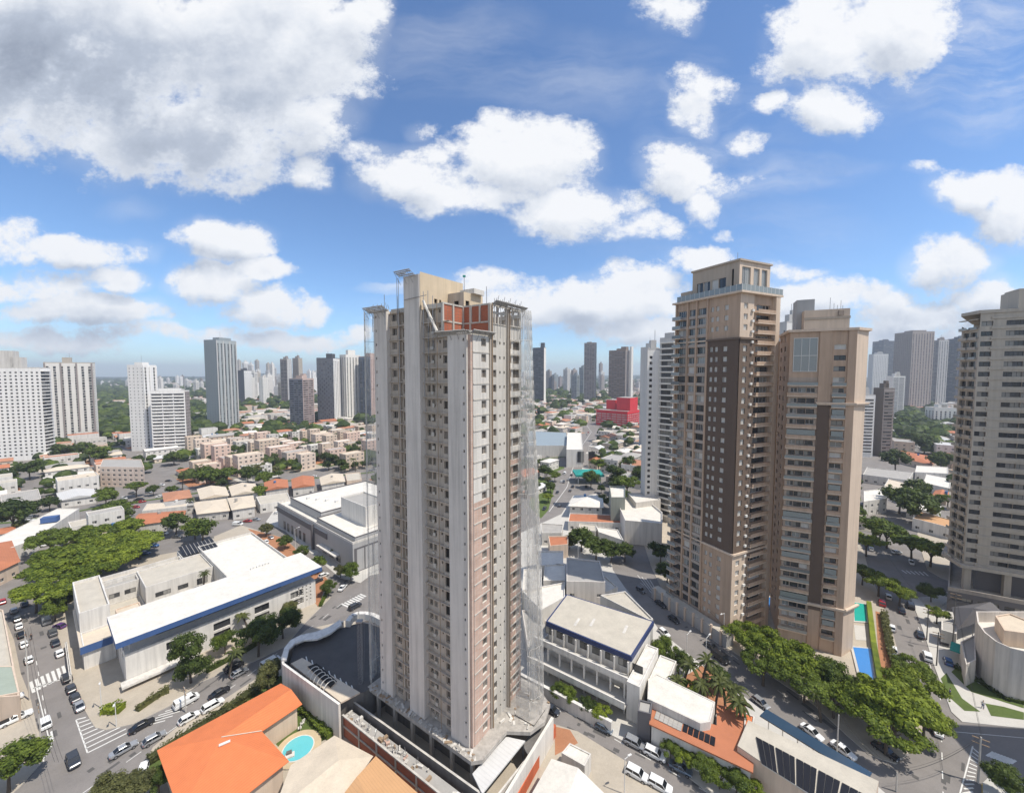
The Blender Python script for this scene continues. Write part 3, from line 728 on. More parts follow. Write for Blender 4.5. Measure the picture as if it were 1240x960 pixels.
# blankets of mortar and cloth at the window column on the shaft's right side
rr = random.Random(9)
for f in range(28):
    if rr.random() < .8:
        s = 14.9+rr.uniform(-.1, .3); p = Vector(T(24.1-s, 0))-Rd*(-.7+.12+.04); z = TZ0+f*FH+rr.uniform(.3, 1.2)
        cl = MB(); cl.box((p.x, p.y, z), (.45+rr.random()*.3, .18, .35+rr.random()*.5), conc_w, math.atan2(Ld.y, Ld.x)); cl.build('window_tray', bt.root)
# skirt slab and lobe
sk = bt.mb('skirt_slab')
skirt = [T(26.5, -1.6), T(-1.2, -1.9), T(-2.6, -.6), T(-2.9, 6.0), T(-6.5, 8.2), T(-7.6, 11.5), T(-6.6, 15.5), T(-2, 18), T(26.5, 18)]
sk.prism(ccw(skirt), 5.35, TZ0+.02, conc, conc, True)
p = T(-4.4, 11.6); sk.box((p[0], p[1], TZ0+.02), (4.2, 4.2, .25), conc_d, math.atan2(Rd.y, Rd.x), conc)
rr = random.Random(12)
for k in range(110):
    u = rr.uniform(-2, 25.5); v = rr.uniform(-1.6, -.7); p = T(u, v)
    sk.box((p[0], p[1], TZ0), (rr.uniform(.3, 1.4), rr.uniform(.2, .5), rr.uniform(.05, .3)), rr.choice([conc_w, wood, conc, offwhite]), rr.uniform(0, 3))
for k in range(26):
    u = rr.uniform(-6.5, -1); v = rr.uniform(7, 16); p = T(u, v)
    sk.box((p[0], p[1], TZ0), (rr.uniform(.3, 1.2), rr.uniform(.2, .6), rr.uniform(.05, .3)), rr.choice([conc_w, wood, offwhite]), rr.uniform(0, 3))
# garage level under the skirt: columns and recessed wall
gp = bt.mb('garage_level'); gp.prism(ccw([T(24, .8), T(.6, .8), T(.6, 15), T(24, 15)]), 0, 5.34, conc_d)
for u in (-.6, 4, 9, 14, 19, 24): p = T(u, -.8); gp.box((p[0], p[1], 0), (.6, .6, 5.33), conc, math.atan2(Ld.y, Ld.x))
for v in (4, 9, 14): p = T(-1, v); gp.box((p[0], p[1], 0), (.6, .6, 5.33), conc, math.atan2(Ld.y, Ld.x))
bt.finish()
# ---- debris net
nm = bpy.data.materials.new('debris_net'); nm.use_nodes = True; nt = nm.node_tree; Nn = nt.nodes; Ln = nt.links; Nn.clear()
oo = Nn.new('ShaderNodeOutputMaterial'); df = Nn.new('ShaderNodeBsdfDiffuse'); df.inputs[0].default_value = (.62, .61, .58, 1)
tl = Nn.new('ShaderNodeBsdfTranslucent'); tl.inputs[0].default_value = (.62, .61, .58, 1)
tr = Nn.new('ShaderNodeBsdfTransparent'); mx = Nn.new('ShaderNodeMixShader'); m2 = Nn.new('ShaderNodeMixShader'); m2.inputs[0].default_value = .5
Ln.new(df.outputs[0], m2.inputs[1]); Ln.new(tl.outputs[0], m2.inputs[2])
ge = Nn.new('ShaderNodeNewGeometry'); vs = Nn.new('ShaderNodeVectorMath'); vs.operation = 'MULTIPLY'; Ln.new(ge.outputs['Position'], vs.inputs[0]); vs.inputs[1].default_value = (1, 1, .22)
nz = Nn.new('ShaderNodeTexNoise'); nz.inputs['Scale'].default_value = .55; nz.inputs['Detail'].default_value = 5; Ln.new(vs.outputs[0], nz.inputs['Vector'])
mr = Nn.new('ShaderNodeMapRange'); Ln.new(nz.outputs[0], mr.inputs[0]); mr.inputs[1].default_value = .38; mr.inputs[2].default_value = .66; mr.inputs[3].default_value = .10; mr.inputs[4].default_value = .56
Ln.new(mr.outputs[0], mx.inputs[0]); Ln.new(tr.outputs[0], mx.inputs[1]); Ln.new(m2.outputs[0], mx.inputs[2]); Ln.new(mx.outputs[0], oo.inputs['Surface'])
def net(bottom, top, z0, z1, label, wob=.5, seed=1, name='debris_net'):
    nb = MB(); nu, nv = 26, 40; rr = random.Random(seed); ph = [rr.random()*6 for _ in range(4)]
    def ev(line, t):
        k = t*(len(line)-1); i = min(int(k), len(line)-2); return Vector(line[i]).lerp(Vector(line[i+1]), k-i)
    g = []
    for j in range(nv+1):
        s = j/nv; row = []
        for i in range(nu+1):
            t = i/nu; e = s**1.6
            p = ev(bottom, t).lerp(ev(top, t), e if True else s)
            w = wob*(math.sin(t*17+ph[0]+2.5*s)+.6*math.sin(t*41+ph[1]-3*s))*(.25+.75*math.sin(math.pi*min(1, s+.1)))*.5
            nx = .45*w; row.append((p.x+nx, p.y-w*.4, z0+(z1-z0)*s))
        g.append(row)
    for j in range(nv):
        for i in range(nu): nb.face([g[j][i], g[j][i+1], g[j+1][i+1], g[j+1][i]], nm)
        if j % 5 == 2:
            for i in range(nu): nb.bar(g[j][i], g[j][i+1], .035, offwhite, 3)
    for i in range(0, nu+1, 6):
        for j in range(nv): nb.bar(g[j][i], g[j+1][i], .03, offwhite, 3)
    ob = nb.build(name, None, (*bottom[0], z0), True); tag(ob, label, 'net'); return ob
net([T(-2.6, 9.6), T(-5.6, 9.8), T(-6.3, 12.5), T(-4.8, 16.4), T(0, 17.6)], [T(-.9, 13.2), T(-1.4, 14.6), T(-1.6, 15.6), T(-.6, 16.4), T(4, 16.8)], TZ0+.1, ZR+.3, 'translucent white debris net flaring down the right edge of the unfinished tower', .5, 2)
net([T(-2.5, 14.0), T(-4.5, 15.2), T(-3.0, 16.8)], [T(-.9, 14.6), T(-1.9, 15.8), T(-1.0, 16.6)], TZ0+.15, ZR+.3, 'inner fold of white debris net beside the right wall of the unfinished tower', .5, 6)
net([T(27.2, 2.5), T(27.2, -.5), T(25.2, -1.4)], [T(25.9, 3), T(25.9, -1), T(24.8, -1.6)], TZ0+.3, ZR+.3, 'thin debris net hanging down the left edge of the unfinished tower', .25, 4)
# hoist mast and cables at the left rear of the site
hm = thing('hoist_mast', 'slender lattice hoist mast on the dark deck beside the unfinished tower', 'mast', (*G(437, 826, 6), 6))
mb_ = MB(); hx, hy = G(437, 826, 6); zt = 19
for dx, dy in ((-.35, -.35), (.35, -.35), (.35, .35), (-.35, .35)): mb_.bar((hx+dx, hy+dy, 6), (hx+dx, hy+dy, zt), .045, steel)
for k in range(13):
    z = 6+k; c4 = [(-.35, -.35), (.35, -.35), (.35, .35), (-.35, .35)]
    for i in range(4):
        a, c = c4[i], c4[(i+1) % 4]; mb_.bar((hx+a[0], hy+a[1], z), (hx+c[0], hy+c[1], z+1), .025, steel); mb_.bar((hx+a[0], hy+a[1], z), (hx+c[0], hy+c[1], z), .025, steel)
mb_.build('lattice', hm)
mb_ = MB(); mb_.box((hx, hy, zt), (1.2, 1.0, .3), steel); mb_.bar((hx, hy, zt), (hx+4.5, hy-1.5, zt+.3), .06, steel); mb_.build('head_frame', hm)
cb = MB(); t0 = T(25.6, -.6)
for k in range(3): cb.bar((hx+.3*k, hy, 6), (t0[0]+.25*k, t0[1], ZR), .012, steel)
cbo = cb.build('hoist_cable', None, (hx, hy, 6)); tag(cbo, 'bundle of thin steel cables from the dark deck to the top of the unfinished tower', 'cable')

# ------------------------------------------------------------------ site walls and sheds at the foot of the tower
def wallthing(name, label, pts, z0, z1, th, m, cat='wall', mt=None, group=None):
    w = MB()
    for a, c in zip(pts, pts[1:]):
        a = Vector(a); c = Vector(c); d_ = c-a; L_ = d_.length
        if L_ < .01: continue
        d_.normalize(); k = Vector((-d_.y, d_.x))*th/2
        w.prism([tuple(a-k), tuple(c-k), tuple(c+k), tuple(a+k)], z0, z1, m, mt)
    ob = w.build(name, None, (*pts[0], z0)); return tag(ob, label, cat, group)
wa = [G(418, 842, 4.5), G(580, 958, 4.5)]
wallthing('retaining_wall', 'long grey concrete retaining wall in front of the unfinished tower', [wa[0], wa[1], tuple(Vector(wa[1])+(Vector(wa[1])-Vector(wa[0])).normalized()*6)], 0, 4.5, .35, conc_d, mt=conc_w)
bw = thing('brick_boundary_wall', 'brick wall with concrete posts along the beige tiled roofs', 'wall', (*G(415, 868, 4), 0))
a = Vector(G(415, 866, 4.2)); c = Vector(G(562, 985, 4.2)); d_ = (c-a).normalized(); L_ = (c-a).length; nrm = Vector((d_.y, -d_.x))
w = MB(); w.prism([tuple(a), tuple(c), tuple(c-nrm*.2), tuple(a-nrm*.2)], 0, 4.2, brickr, conc_w); w.build('brick_panel', bw)
for i in range(7):
    p = a+d_*(L_*i/6); w = MB(); w.box((p.x, p.y, 0), (.3, .34, 4.3), conc_w, math.atan2(d_.y, d_.x)); w.build('post', bw)
w = MB(); m_ = (a+c)/2; w.box((m_.x, m_.y, 2.1), (L_, .28, .3), conc_w, math.atan2(d_.y, d_.x)); w.box((m_.x, m_.y, 4.2), (L_, .32, .22), conc_w, math.atan2(d_.y, d_.x)); w.build('beam', bw)
dk = MB()
e0 = Vector(G(425, 855, 4.3)); e1 = Vector(G(585, 975, 4.3)); dd = (e1-e0).normalized(); nn = Vector((dd.y, -dd.x)); LL = (e1-e0).length
dk.prism([tuple(e0), tuple(e0+nn*1.9), tuple(e1+nn*1.9), tuple(e1)], 3.2, 3.6, conc_w, roofgrey, True)
rr = random.Random(4)
for k in range(42):
    p = e0+dd*rr.uniform(.5, LL-.5)+nn*rr.uniform(.2, 1.7); dk.box((p.x, p.y, 3.6), (rr.uniform(.3, 1.3), rr.uniform(.15, .6), rr.uniform(.1, .5)), rr.choice([wood, conc_w, offwhite, alu, brickp]), rr.uniform(0, 3))
for k in range(18):
    p = e0+dd*rr.uniform(3, LL*.6)+nn*rr.uniform(.5, 1.3); dk.bar((p.x, p.y, 3.6), (p.x+rr.uniform(-.5, .5), p.y, 3.6+rr.uniform(.6, 1.8)), .04, steel)
tag(dk.build('material_store', None, (*e0, 3.2)), 'narrow concrete ledge strewn with planks and rubble between the grey wall and the brick wall', 'platform')
# steel sheds right of the near corner
def shed(name, label, px, z, th=.25, m=metalroof, cat='roof', z0=0, legs=True):
    poly = ccw(PX(px, z)); r_ = thing(name, label, cat, (*cen(poly), 0)); w = MB(); w.prism(poly, z, z+th, alu, m, True); w.build('roof', r_)
    if legs:
        for p in poly:
            q = Vector(p).lerp(Vector(cen(poly)), .06); w = MB(); w.box((q.x, q.y, z0), (.22, .22, z-z0-.003), steel); w.build('post', r_)
    return r_
shed('site_shed', 'long white sheet roof beside the near corner of the unfinished tower', [(572, 938), (613, 893), (636, 898), (584, 962)], 4.6)
shed('site_shed', 'dark narrow canopy under the round slab lobe of the unfinished tower', [(632, 902), (662, 868), (668, 880), (640, 915)], 3.6, m=conc_d)
wallthing('site_wall', 'white plastered site wall with a red stripe beside the street', [G(669, 868, 5), G(612, 962, 5)], 0, 5.0, .5, white, mt=roofwhite)
wallthing('painted_wall', 'low red painted wall band below the white site wall', [G(671, 876, 2.4), G(622, 965, 2.4)], 0, 2.4, .8, mat('red_render', (.50, .13, .06), .85, .15, .4, .2))
wallthing('site_wall', 'short white return wall of the building site between shed and street', [G(640, 915, 4), G(600, 965, 4)], 0, 4.0, .3, offwhite)
# ------------------------------------------------------------------ low buildings placed one by one
def auto_cols(W, w=1.4, gap=2.6, margin=1.0):
    n = int((W-2*margin+gap-w)/gap)
    if n < 1: return []
    st = (W-2*margin-w)/max(1, n-1) if n > 1 else 0
    return [(margin+i*st, margin+i*st+w) for i in range(n)]
def lowb(name, label, pts, h, wall=offwhite, roof=roofwhite, par=.5, fh=3.2, ops=True, cat='building', z0=0.0, kind='a', ww=1.4, wh=1.2, gap=3.2, group=None, grow=2, trim=None, stuffroof=0, sill=1.0, Bd=None):
    poly = ccw(pts); c = cen(poly)
    if grow is not None and Bd is None: occ(poly, grow)
    B = Bd or Build(name, label, cat, (*c, z0), group)
    n = len(poly)
    for i in range(n):
        a, d = poly[i], poly[(i+1) % n]; W = (Vector(d)-Vector(a)).length
        o = grid_ops(W, h, auto_cols(W, ww, gap), fh, sill, wh, kind) if ops and faces_cam(a, d) else []
        B.wall(a, d, z0, z0+h, o, wall, .18)
    if par:
        ins = offset(poly, .25); w = B.mb('wall'); tm = trim or wall
        for i in range(n):
            a, d, e, f = poly[i], poly[(i+1) % n], ins[(i+1) % n], ins[i]
            w.face([(*a, z0+h), (*d, z0+h), (*d, z0+h+par), (*a, z0+h+par)], tm)
            w.face([(*f, z0+h), (*e, z0+h), (*e, z0+h+par), (*f, z0+h+par)][::-1], tm)
            w.face([(*a, z0+h+par), (*d, z0+h+par), (*e, z0+h+par), (*f, z0+h+par)], tm)
        B.mb('roof').face([(*p, z0+h+.002) for p in ins], roof)
    else:
        B.mb('roof').face([(*p, z0+h) for p in poly], roof)
    rr = random.Random(int(abs(c[0]*31+c[1]*17)))
    for k in range(stuffroof):
        for _ in range(20):
            x = c[0]+rr.uniform(-12, 12); y = c[1]+rr.uniform(-12, 12)
            if inpoly(x, y, offset(poly, 1.5)): break
        else: continue
        e = MB(); e.box((x, y, z0+h+.01), (rr.uniform(.7, 1.4), rr.uniform(.6, 1), rr.uniform(.5, .9)), rr.choice([alu, steel, offwhite]), GA)
        e.build('roof_unit', B.root)
    if Bd is None: return B.finish()
    return B
def hip(mb, poly, z, rise, over, m, th=.15):
    """hip roof over a convex quad (ccw); ridge along the long side"""
    q = offset(poly, -over); a, b_, c, d = [Vector(p) for p in q]
    if (b_-a).length < (c-b_).length: a, b_, c, d = b_, c, d, a
    W = (c-b_).length/2; e = (b_-a); L_ = e.length; W = min(W, L_*.5-.05)
    r0 = (a+d)/2+(b_-a).normalized()*W; r1 = (b_+c)/2-(b_-a).normalized()*W
    Z = z; R0 = (*r0, Z+rise); R1 = (*r1, Z+rise); A, Bq, C, D = [(*p, Z) for p in (a, b_, c, d)]
    mb.face([A, Bq, R1, R0], m); mb.face([C, D, R0, R1], m); mb.face([D, A, R0], m); mb.face([Bq, C, R1], m)
    mb.face([(p[0], p[1], Z-.02) for p in (d, c, b_, a)], m)
def gable(mb, poly, z, rise, over, m):
    q = offset(poly, -over); a, b_, c, d = [Vector(p) for p in q]
    if (b_-a).length < (c-b_).length: a, b_, c, d = b_, c, d, a
    R0 = (*((a+d)/2), z+rise); R1 = (*((b_+c)/2), z+rise); A, Bq, C, D = [(*p, z) for p in (a, b_, c, d)]
    mb.face([A, Bq, R1, R0], m); mb.face([C, D, R0, R1], m); mb.face([D, A, R0], m); mb.face([Bq, C, R1], m)
def house(name, label, pts, h, wall, roofm, kind='hip', rise=1.4, over=.5, cat='house', group=None, win=True, grow=2, me_only=False):
    poly = ccw(pts); c = cen(poly)
    if grow is not None: occ(poly, grow)
    B = Build(name, label, cat, (*c, 0), group)
    for i in range(4):
        a, d = poly[i], poly[(i+1) % 4]; W = (Vector(d)-Vector(a)).length
        o = grid_ops(W, h, auto_cols(W, 1.3, 3.4, 1.2), 3.0, .95, 1.15, 'a') if win and faces_cam(a, d) else []
        B.wall(a, d, 0, h, o, wall, .15)
    (hip if kind == 'hip' else gable)(B.mb('roof'), poly, h, rise, over, roofm)
    if kind == 'gable':
        q = poly if (Vector(poly[1])-Vector(poly[0])).length >= (Vector(poly[2])-Vector(poly[1])).length else poly[1:]+poly[:1]
        w = B.mb('wall'); rz = rise*.9
        for a, d in ((q[1], q[2]), (q[3], q[0])):
            m_ = (Vector(a)+Vector(d))/2; w.face([(*a, h), (*d, h), (*m_, h+rz)], wall)
    rr_ = random.Random(int(abs(c[0]*13+c[1]*7)))
    if rr_.random() < .45:
        p = Vector(c)+Vector((rr_.uniform(-2, 2), rr_.uniform(-2, 2))); e = MB(); e.bar((p.x, p.y, h+rise*.3), (p.x, p.y, h+rise+.9), (.6, .65), rr_.choice([alu, tankb, roofgrey]), 10); e.build('water_tank', B.root)
    return B.finish()
tankb = mat('tank_blue', (.06, .16, .34), .5, .1)
# --- L1: large white building with the blue fascia
B = Build('clinic_building', 'large white building with flat roofs and a blue fascia, left of the unfinished tower', 'building', (*cen(PX([(122,752),(387,688),(289,648)], 11)), 0))
FA, FB = Vector(G(142, 780, 11)), Vector(G(387, 688, 11)); fd = (FB-FA).normalized(); fn = Vector((-fd.y, fd.x))      # front wall, fn points back
FL = (FB-FA).length
def Q(s, t): p = FA+fd*s+fn*t; return (p.x, p.y)
occ([Q(-6, -3), Q(FL+3, -3), Q(FL+3, 53), Q(-6, 53)], 1)
# front wing
fw = [Q(1.2, 1.3), Q(FL-.8, 1.3), Q(FL-.8, 13.5), Q(1.2, 13.5)]
ops = []
s = 7.0
while s < FL-8:
    ops += [(s, s+3.6, 4.3, 6.2, 'd'), (s, s+3.6, 1.9, 3.7, 'd')]; s += 9.2
B.wall(fw[0], fw[1], 0, 7.3, ops+[(FL-7+i*1.1, FL-6.6+i*1.1, z, z+.45, 'void') for i in range(4) for z in (2.0, 3.1, 4.2, 5.3, 6.3)], white, .35)
for i in range(1, 4):
    B.wall(fw[i], fw[(i+1) % 4], 0, 7.3, [(3, 5, 4.4, 5.8, 'a'), (7, 9, 4.4, 5.8, 'a')] if i == 3 else [], white, .2)
rec = offset(fw, .9)
B.wall(rec[0], rec[1], 7.3, 10.2, [(4.5+k*9.2, 4.5+k*9.2+8.7, 1.35, 2.4, 'd') for k in range(int((FL-8)/9.2))], greywall, .2)  # grey instead of white here: the eave's shade put into the wall colour
for i in range(1, 4): B.wall(rec[i], rec[(i+1) % 4], 7.3, 10.2, [], white)
B.mb('wall').face([(*p, 7.3) for p in fw], offwhite)
eave = [Q(-.3, -.5), Q(FL+.5, -.5), Q(FL+.5, 14.5), Q(-.3, 14.5)]
F_ = B.mb('fascia'); F_.prism(eave, 10.2, 11.5, blue, white, True)
RFm = B.mb('roof'); ins = offset(eave, .3)
for i in range(4):
    RFm.face([(*ins[i], 11.503), (*ins[(i+1) % 4], 11.503), (*ins[(i+1) % 4], 11.35), (*ins[i], 11.35)], roofwhite)
RFm.face([(*p, 11.504) for p in ins], roofwhite)
# rear wings round the courtyard
def wing(s0, s1, t0, t1, h, wall, roof, par=.7, z0=0, wins=None):
    poly = [Q(s0, t0), Q(s1, t0), Q(s1, t1), Q(s0, t1)]
    lowb('', '', poly, h, wall, roof, par, ops=False, Bd=B, z0=z0)
    if wins:
        for (s, z, w_, hh) in wins:
            p = Q(s, t0-.06); B.wins.append((win_proto(w_, hh, 'd'), (p[0], p[1], z), math.atan2(fd.y, fd.x)))
wing(24.3, FL-3.2, 14.55, 47.5, 10.3, offwhite, roofwhite)
wing(8.5, 24.2, 29, 43.3, 9.5, offwhite, roofbeige, .45, 0, [(10.5, 6.2, 3.4, 1.2), (15.5, 6.2, 2.4, 1.2), (20, 5.8, 2.6, 1.8)])
wing(1.1, 19.4, 43.4, 47.4, 8.6, offwhite, roofbeige, 1.0)
wing(1.1, 8.4, 38.6, 43.3, 8.3, offwhite, roofgrey, .9, 0, [(2, 5.9, 2.2, 1.2), (5.2, 5.9, 2.4, 1.2)])
wing(-4.4, 1.0, 24.2, 47.4, 9.8, white, roofbeige, .7)
wing(1.1, 8.4, 14.6, 38.5, 4.0, offwhite, roofbeige, .5)
wing(2.4, 7.2, 24, 30, 1.7, creamm, creamroof, .3, 4.05)
wing(8.5, 24.2, 14.6, 28.9, 5.0, offwhite, roofbeige, .4)
wing(-4.4, 1.0, 15.5, 24.1, 5.0, white, creamroof, .5)
wing(-6.9, -6.5, 12.5, 30, 1.7, offwhite, roofbeige, .1)
bb = B.mb('side_fascia'); bb.prism([Q(-4.9, 15.0), Q(.5, 15.0), Q(.5, 15.45), Q(-4.9, 15.45)], 4.3, 6.1, blue, creamroof, True); bb.prism([Q(-4.9, 15.5), Q(-4.45, 15.5), Q(-4.45, 40), Q(-4.9, 40)], 4.6, 5.6, white, creamroof, True)
# solar array with its louvres on the back roof
sa = B.mb('solar_array')
for k in range(9):
    p0 = Vector(Q(19.8+k*1.05, 43.9)); p1 = Vector(Q(19.8+k*1.05, 51)); x = fd*.92
    sa.face([(*p0, 10.3), (*(p0+x), 10.3), (*(p1+x), 11.4), (*p1, 11.4)], solar)
    sa.face([(*(p0+x), 10.29), (*(p0+x*1.13), 10.29), (*(p1+x*1.13), 11.39), (*(p1+x), 11.39)], roofgrey)
lowb('', '', [Q(19.5, 43.4), Q(29.4, 43.4), Q(29.4, 51.5), Q(19.5, 51.5)], 9.6, offwhite, roofbeige, .3, ops=False, Bd=B)
for k in range(7):
    p = Q(30+k*.8, 14+.3*(k % 2)); B.mb('roof_unit').box((p[0], p[1], 11.51), (.5, .5, .5), alu, GA)
# ground-floor entrance strip and logo mark on the end wall
B.mb('wall').prism([Q(.2, -1.2), Q(14, -1.2), Q(14, 1.2), Q(.2, 1.2)], 1.0, 1.5, white, offwhite, True)
sg = B.mb('wall_emblem'); P = Vector(Q(1.14, 4.2)); 
for k, (dy, dz, w_, h_) in enumerate(((0, 8.6, 1.6, .3), (.1, 8.1, .9, .3), (.25, 7.6, .4, .3))):
    p = Vector(Q(1.1, 3.0+dy)); sg.box((p.x, p.y, dz), (.08, w_, h_), blue, math.atan2(fd.y, fd.x))
B.finish()
# --- mall
B = Build('shopping_centre', 'grey clad shopping centre with white roof and tall white box behind the unfinished tower', 'building', (*cen(PX([(336,611),(427,660),(420,600)], 10)), 0))
MA = Vector(G(336, 611, 10)); MC = Vector(G(427, 661, 10)); md = (MC-MA).normalized(); mn = Vector((-md.y, md.x)); ML = (MC-MA).length
def Qm(s, t): p = MA+md*s+mn*t; return (p.x, p.y)
occ([Qm(-2, -2), Qm(ML+2, -2), Qm(ML+2, 55), Qm(-2, 55)], 1)
lowb('', '', [Qm(0, 0), Qm(ML, 0), Qm(ML, 45), Qm(0, 45)], 10.5, greywall, roofwhite, .8, ops=False, Bd=B, trim=offwhite)
lowb('', '', [Qm(ML*.1, 3), Qm(ML*.55, 3), Qm(ML*.55, 40), Qm(ML*.1, 40)], 3.0, greywall, roofwhite, .5, ops=False, Bd=B, z0=10.6, trim=greydark)
lowb('', '', [Qm(ML*.55+.1, 1.2), Qm(ML-.5, 1.2), Qm(ML-.5, 40), Qm(ML*.55+.1, 40)], 1.6, greywall, roofwhite, .4, ops=False, Bd=B, z0=10.6, trim=greydark)
bb = B.mb('band'); a = Qm(-.35, -.35); bb.prism([Qm(-.3, -.3), Qm(ML*.72, -.3), Qm(ML*.72, -.02), Qm(-.3, -.02)], 7.2, 9.4, greydark, offwhite, True)
lowb('', '', [Qm(ML*.62, 9), Qm(ML*.9, 9), Qm(ML*.9, 19), Qm(ML*.62, 19)], 8.8, white, roofgrey, .6, ops=False, Bd=B, z0=10.6)
for s in (.1, .16, .22, .28, .34, .40):
    B.wins.append((win_proto(2.0, 3.6, 'd'), (*Qm(ML*s, -.08), .6), math.atan2(md.y, md.x)))
for s in (.66, .74, .82):
    B.wins.append((win_proto(3.2, 2.2, 'd'), (*Qm(ML*s, -.08), 1.2), math.atan2(md.y, md.x)))
bb.prism([Qm(ML*.64, -2), Qm(ML*.86, -2), Qm(ML*.86, -.02), Qm(ML*.64, -.02)], 3.6, 4.1, greywall, offwhite, True)
bb.box((*Qm(ML*.55, -.6), 0), (.9, .9, 10.2), greydark, math.atan2(md.y, md.x))
B.wall(Qm(ML+.05, .5), Qm(ML+.05, 30), 0, 8.8, [(1+k*3.2, 3.8+k*3.2, .4, 8.2, 'd') for k in range(8)], greydark, .3)
for k in range(5):
    e = MB(); p = Qm(ML*(.2+.07*k), 8+2*k); e.box((*p, 13.62), (1.3, 1, .8), alu, GA); e.build('roof_unit', B.root)
B.finish()
# --- big orange roof and its neighbours in the foreground
o_r = thing('orange_roofed_house', 'low building under a big bright orange roof beside the round pool', 'house', (*G(270, 890, 5), 0))
w = MB(); z = 5.0
A_, B2, C_, D_, E_ = [Vector(G(*p, z)) for p in ((340,827),(366,852),(317,885),(350,921),(298,962))]
Fq, Gq = Vector(G(218, 985, z)), Vector(G(190, 908, z))
rd = [Vector(G(353, 839, z+.9)), Vector(G(262, 888, z+1.4)), Vector(G(300, 885, z+1.0)), Vector(G(275, 935, z+1.6))]
def f3(v, zz): return (v.x, v.y, zz)
r1 = (A_+B2)/2; hub = Vector(G(268, 893, z+1.6)); 
w.face([f3(A_, z), f3(r1, z+.9), f3(hub, z+1.7), f3(Gq, z)][::-1], orange)
w.face([f3(B2, z), f3(C_, z), f3(hub, z+1.7), f3(r1, z+.9)][::-1], orange)
w.face([f3(A_, z), f3(B2, z), f3(r1, z+.9)][::-1], orange)
w.face([f3(C_, z), f3(D_, z), f3(hub, z+1.7)][::-1], orange)
w.face([f3(D_, z), f3(E_, z), f3(hub, z+1.7)][::-1], orange)
w.face([f3(E_, z), f3(Fq, z), f3(hub, z+1.7)][::-1], orange)
w.face([f3(Fq, z), f3(Gq, z), f3(hub, z+1.7)][::-1], orange)
poly = ccw([tuple(p) for p in (A_, B2, C_, D_, E_, Fq, Gq)]); w.face([(*p, z-.12) for p in reversed(poly)], orange)
for i in range(len(poly)): a, c = poly[i], poly[(i+1) % len(poly)]; w.face([(*a, z-.12), (*c, z-.12), (*c, z), (*a, z)], orange)
w.build('roof', o_r); occ(poly, 2)
w = MB(); w.prism(offset(poly, .7), 0, z-.13, creamm); w.build('wall', o_r)
w = MB(); w.bar(f3(hub, z+1.78), f3(C_, z+.12), .09, roofbeige); w.build('ridge_flashing', o_r)
w = MB(); p = Vector(G(272, 900, z+1.5)); w.box((p.x, p.y, z+1.55), (1.6, .5, .12), alu, .6); w.build('skylight', o_r)
# pool garden
sheet([(320,885),(366,853),(410,885),(352,922)], grassm, .15, 'lawn')
pt = thing('swimming_pool', 'round turquoise swimming pool with a sand-coloured rim beside the orange roof', 'pool', (*G(361, 906, .2), 0))
pc = G(361, 905, .5)
def disc(cx, cy, r, z0, z1, m, mt, nn=28, sx=1.0):
    w = MB(); w.prism([(cx+r*sx*math.cos(2*math.pi*k/nn), cy+r*math.sin(2*math.pi*k/nn)) for k in range(nn)], z0, z1, m, mt); return w
disc(*pc, 3.9, .0, .42, paving2, mat('sand_paving', (.50, .40, .26), .9, .2, .6, fine=.1)).build('deck', pt)
disc(*pc, 2.75, .0, .47, offwhite, white).build('rim', pt)
disc(*pc, 2.55, .0, .49, water, water).build('water', pt)
w = MB(); p = G(351, 915, .5); w.box((*p, .5), (1.5, 1.0, .25), white, .5); w.box((p[0]-.3, p[1]+.3, .75), (.9, .6, .3), conc_d, .5); w.build('steps', pt)
for i, px in enumerate(((357, 880), (366, 878), (363, 884))):
    g = thing('garden_chair', ['white plastic garden chair left of two others behind the round pool', 'white plastic garden chair rightmost behind the round pool', 'white plastic garden chair nearest the round pool rim'][i], 'chair', (*G(*px), .15)); x, y = G(*px)
    w = MB(); w.box((x, y, .55), (.6, .6, .07), white, i); w.build('seat', g)
    w = MB(); w.box((x-.25*math.sin(-i), y+.28*math.cos(i), .6), (.6, .07, .6), white, i); w.build('backrest', g)
    for dx, dy in ((-.25, -.25), (.25, -.25), (.25, .25), (-.25, .25)): w = MB(); w.bar((x+dx, y+dy, .15), (x+dx, y+dy, .55), .03, white); w.build('leg', g)
# beige roofs at the bottom edge
def rooftop(name, label, faces, z, zs, wall, m, cat='house'):
    """faces: polygons over the list of (px,py,z) corner points"""
    P = [(*G(x, y, zz), zz) for x, y, zz in zs]; r_ = thing(name, label, cat, (P[0][0], P[0][1], 0)); w = MB()
    for f in faces:
        mm = m
        pts = [P[i] for i in f]
        nx = (Vector(pts[1])-Vector(pts[0])).cross(Vector(pts[2])-Vector(pts[0]))
        w.face(pts if nx.z > 0 else pts[::-1], mm)
    w.build('roof', r_); return r_, P
r_, P = rooftop('cream_roofed_house', 'house under a cream hipped roof right of the round pool', [(0,1,2,3), (3,2,4,5), (1,6,7,2), (2,7,4)], 5, [(352,926,5),(405,890,5),(410,920,6.2),(330,985,6.0),(400,1010,5),(330,1040,5),(452,915,5),(420,960,5.6)], offwhite, creamroof)
w = MB(); w.prism(offset(ccw([P[0][:2], P[1][:2], P[6][:2], P[4][:2], P[5][:2]]), .5), 0, 4.7, offwhite); w.build('wall', r_)
occ([P[0][:2], P[1][:2], P[6][:2], P[4][:2], P[5][:2]], 1)
r_, P = rooftop('tan_roofed_house', 'house under orange-tan tiled roofs in front of the brick boundary wall', [(0,1,2,3), (0,3,4)], 5, [(432,940,6.6),(455,915,5.6),(535,985,5.6),(470,1010,6.4),(405,975,5)], offwhite, tanroof)
w = MB(); w.prism(offset(ccw([p[:2] for p in P]), .6), 0, 4.8, creamm); w.build('wall', r_)
